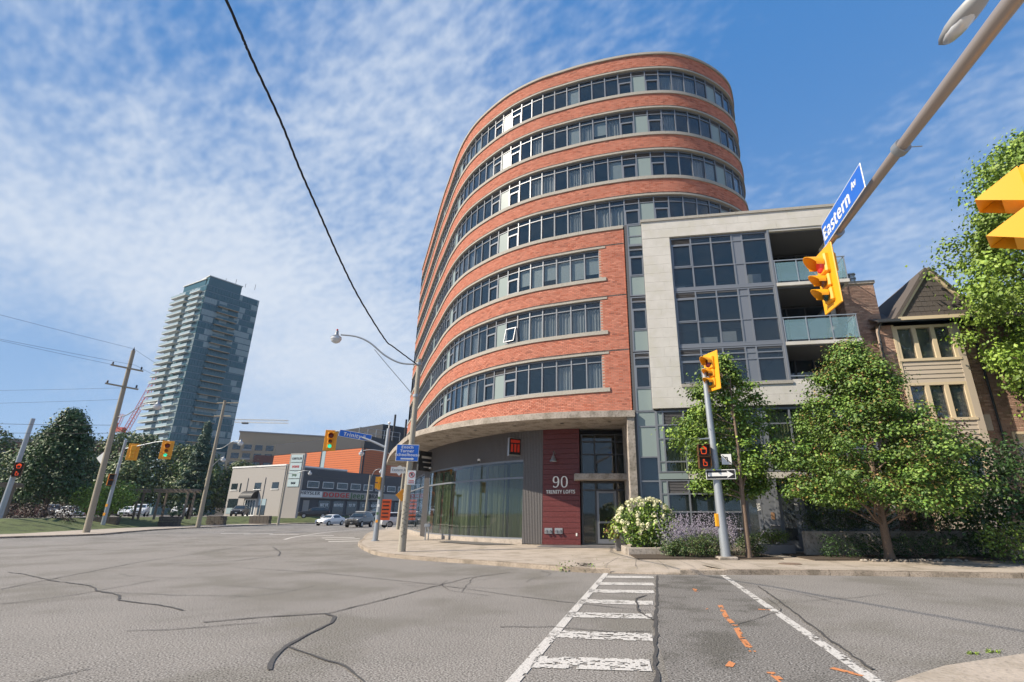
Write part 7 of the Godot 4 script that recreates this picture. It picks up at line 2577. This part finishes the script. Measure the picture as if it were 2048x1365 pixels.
# ---------------------------------------------------------------- small things
func build_small_things() -> void:
	# dome cameras over the shop front
	for i in 2:
		var c := thing("security_camera", ["small white camera above the shop glass", "small white camera at the bend of the shop front"][i], "camera", [V(-4.35, 4.45, -29.3), V(-8.5, 4.5, -35.2)][i])
		var b := MB.new()
		b.bevel_box(V(0, 0, 0.12), V(0.14, 0.13, 0.24), 0.02)
		obj("body", b, M.sign_white, c)
		var n := MB.new()
		n.rod(V(0, -0.05, 0.18), V(0, -0.13, 0.22), 0.05, 0.06, 10)
		obj("lens", n, M.black_paint, c)
	# bistro board on the far bay of the shop front
	var f := Face.new(Vector2(-9.5, -36.6), Vector2(-8.3, -34.6), 0)
	var bs := thing("shop_sign", "dark shop board with pale lettering under the canopy bend", "sign")
	var bb := MB.new()
	bb.box(V(-8.75, 4.95, -35.35), V(1.9, 1.3, 0.12), Basis(Vector3.UP, 1.05))
	obj("board", bb, M.frame_dark, bs)
	for i in 3:
		var ln := MB.new()
		ln.box(V(-8.75, 5.2 - i * 0.32, -35.35) + Basis(Vector3.UP, 1.05) * V(0, 0, 0.066), V(1.4 - 0.25 * i, 0.16 if i == 0 else 0.07, 0.008), Basis(Vector3.UP, 1.05))
		obj("print_line", ln, M.white_letters, bs)
	# standpipe by the shop front
	var hy := thing("standpipe", "small steel twin standpipe on the pavement before the shop glass", "standpipe", V(-7.55, 0.13, -31.6))
	for x in [-0.09, 0.09]:
		var p := MB.new()
		p.rod(V(x, 0, 0), V(x, 0.72, 0), 0.035, 0.035, 10)
		obj("pipe", p, M.steel, hy)
	var hd := MB.new()
	hd.bevel_box(V(0, 0.8, 0), V(0.36, 0.2, 0.14), 0.03)
	obj("head", hd, M.steel, hy)
	# grating slab and mat in front of the shop
	setting("entrance_slab", sheet([Vector2(-1.9, -27.0), Vector2(-3.6, -26.4), Vector2(-6.4, -29.2), Vector2(-5.9, -30.6), Vector2(-4.0, -29.0)], 0.155), M.corrugated)
	setting("entrance_paving", sheet([Vector2(-0.7, -26.6), Vector2(3.4, -26.4), Vector2(3.3, -23.9), Vector2(-0.9, -25.0)], 0.138), M.louver)
	# manhole covers
	for q in [[7.2, -16.9, 0.34], [12.6, -16.0, 0.2]]:
		var mh := MB.new()
		mh.rod(V(q[0], 0.12, q[1]), V(q[0], 0.14, q[1]), q[2], q[2], 20)
		single("manhole_cover", mh, M.tar if q[2] < 0.3 else M.bark, "small dark cover in the walk" if q[2] < 0.3 else "rusty round cover in the walk near the slim tree", "cover")
	# litter beside the door
	var lt := MB.new()
	lt.ball(V(10.1, 0.2, -20.6), V(0.3, 0.12, 0.22), 5, 8)
	single("plastic_bag", lt, M.sign_white, "crumpled white bag lying by the grey door", "bag")
	# river stones in the tree pit
	var r := RandomNumberGenerator.new()
	r.seed = 17
	var st := MB.new()
	for i in 90:
		var k := r.randf_range(0.03, 0.08)
		st.ball(V(r.randf_range(9.8, 13.2), 0.16, -17.75 + r.randf_range(-0.25, 0.2)), V(k, k * 0.6, k), 4, 6)
	stuff(single("river_stones", st, M.concrete, "pale river stones round the broad tree trunk", "stones"))
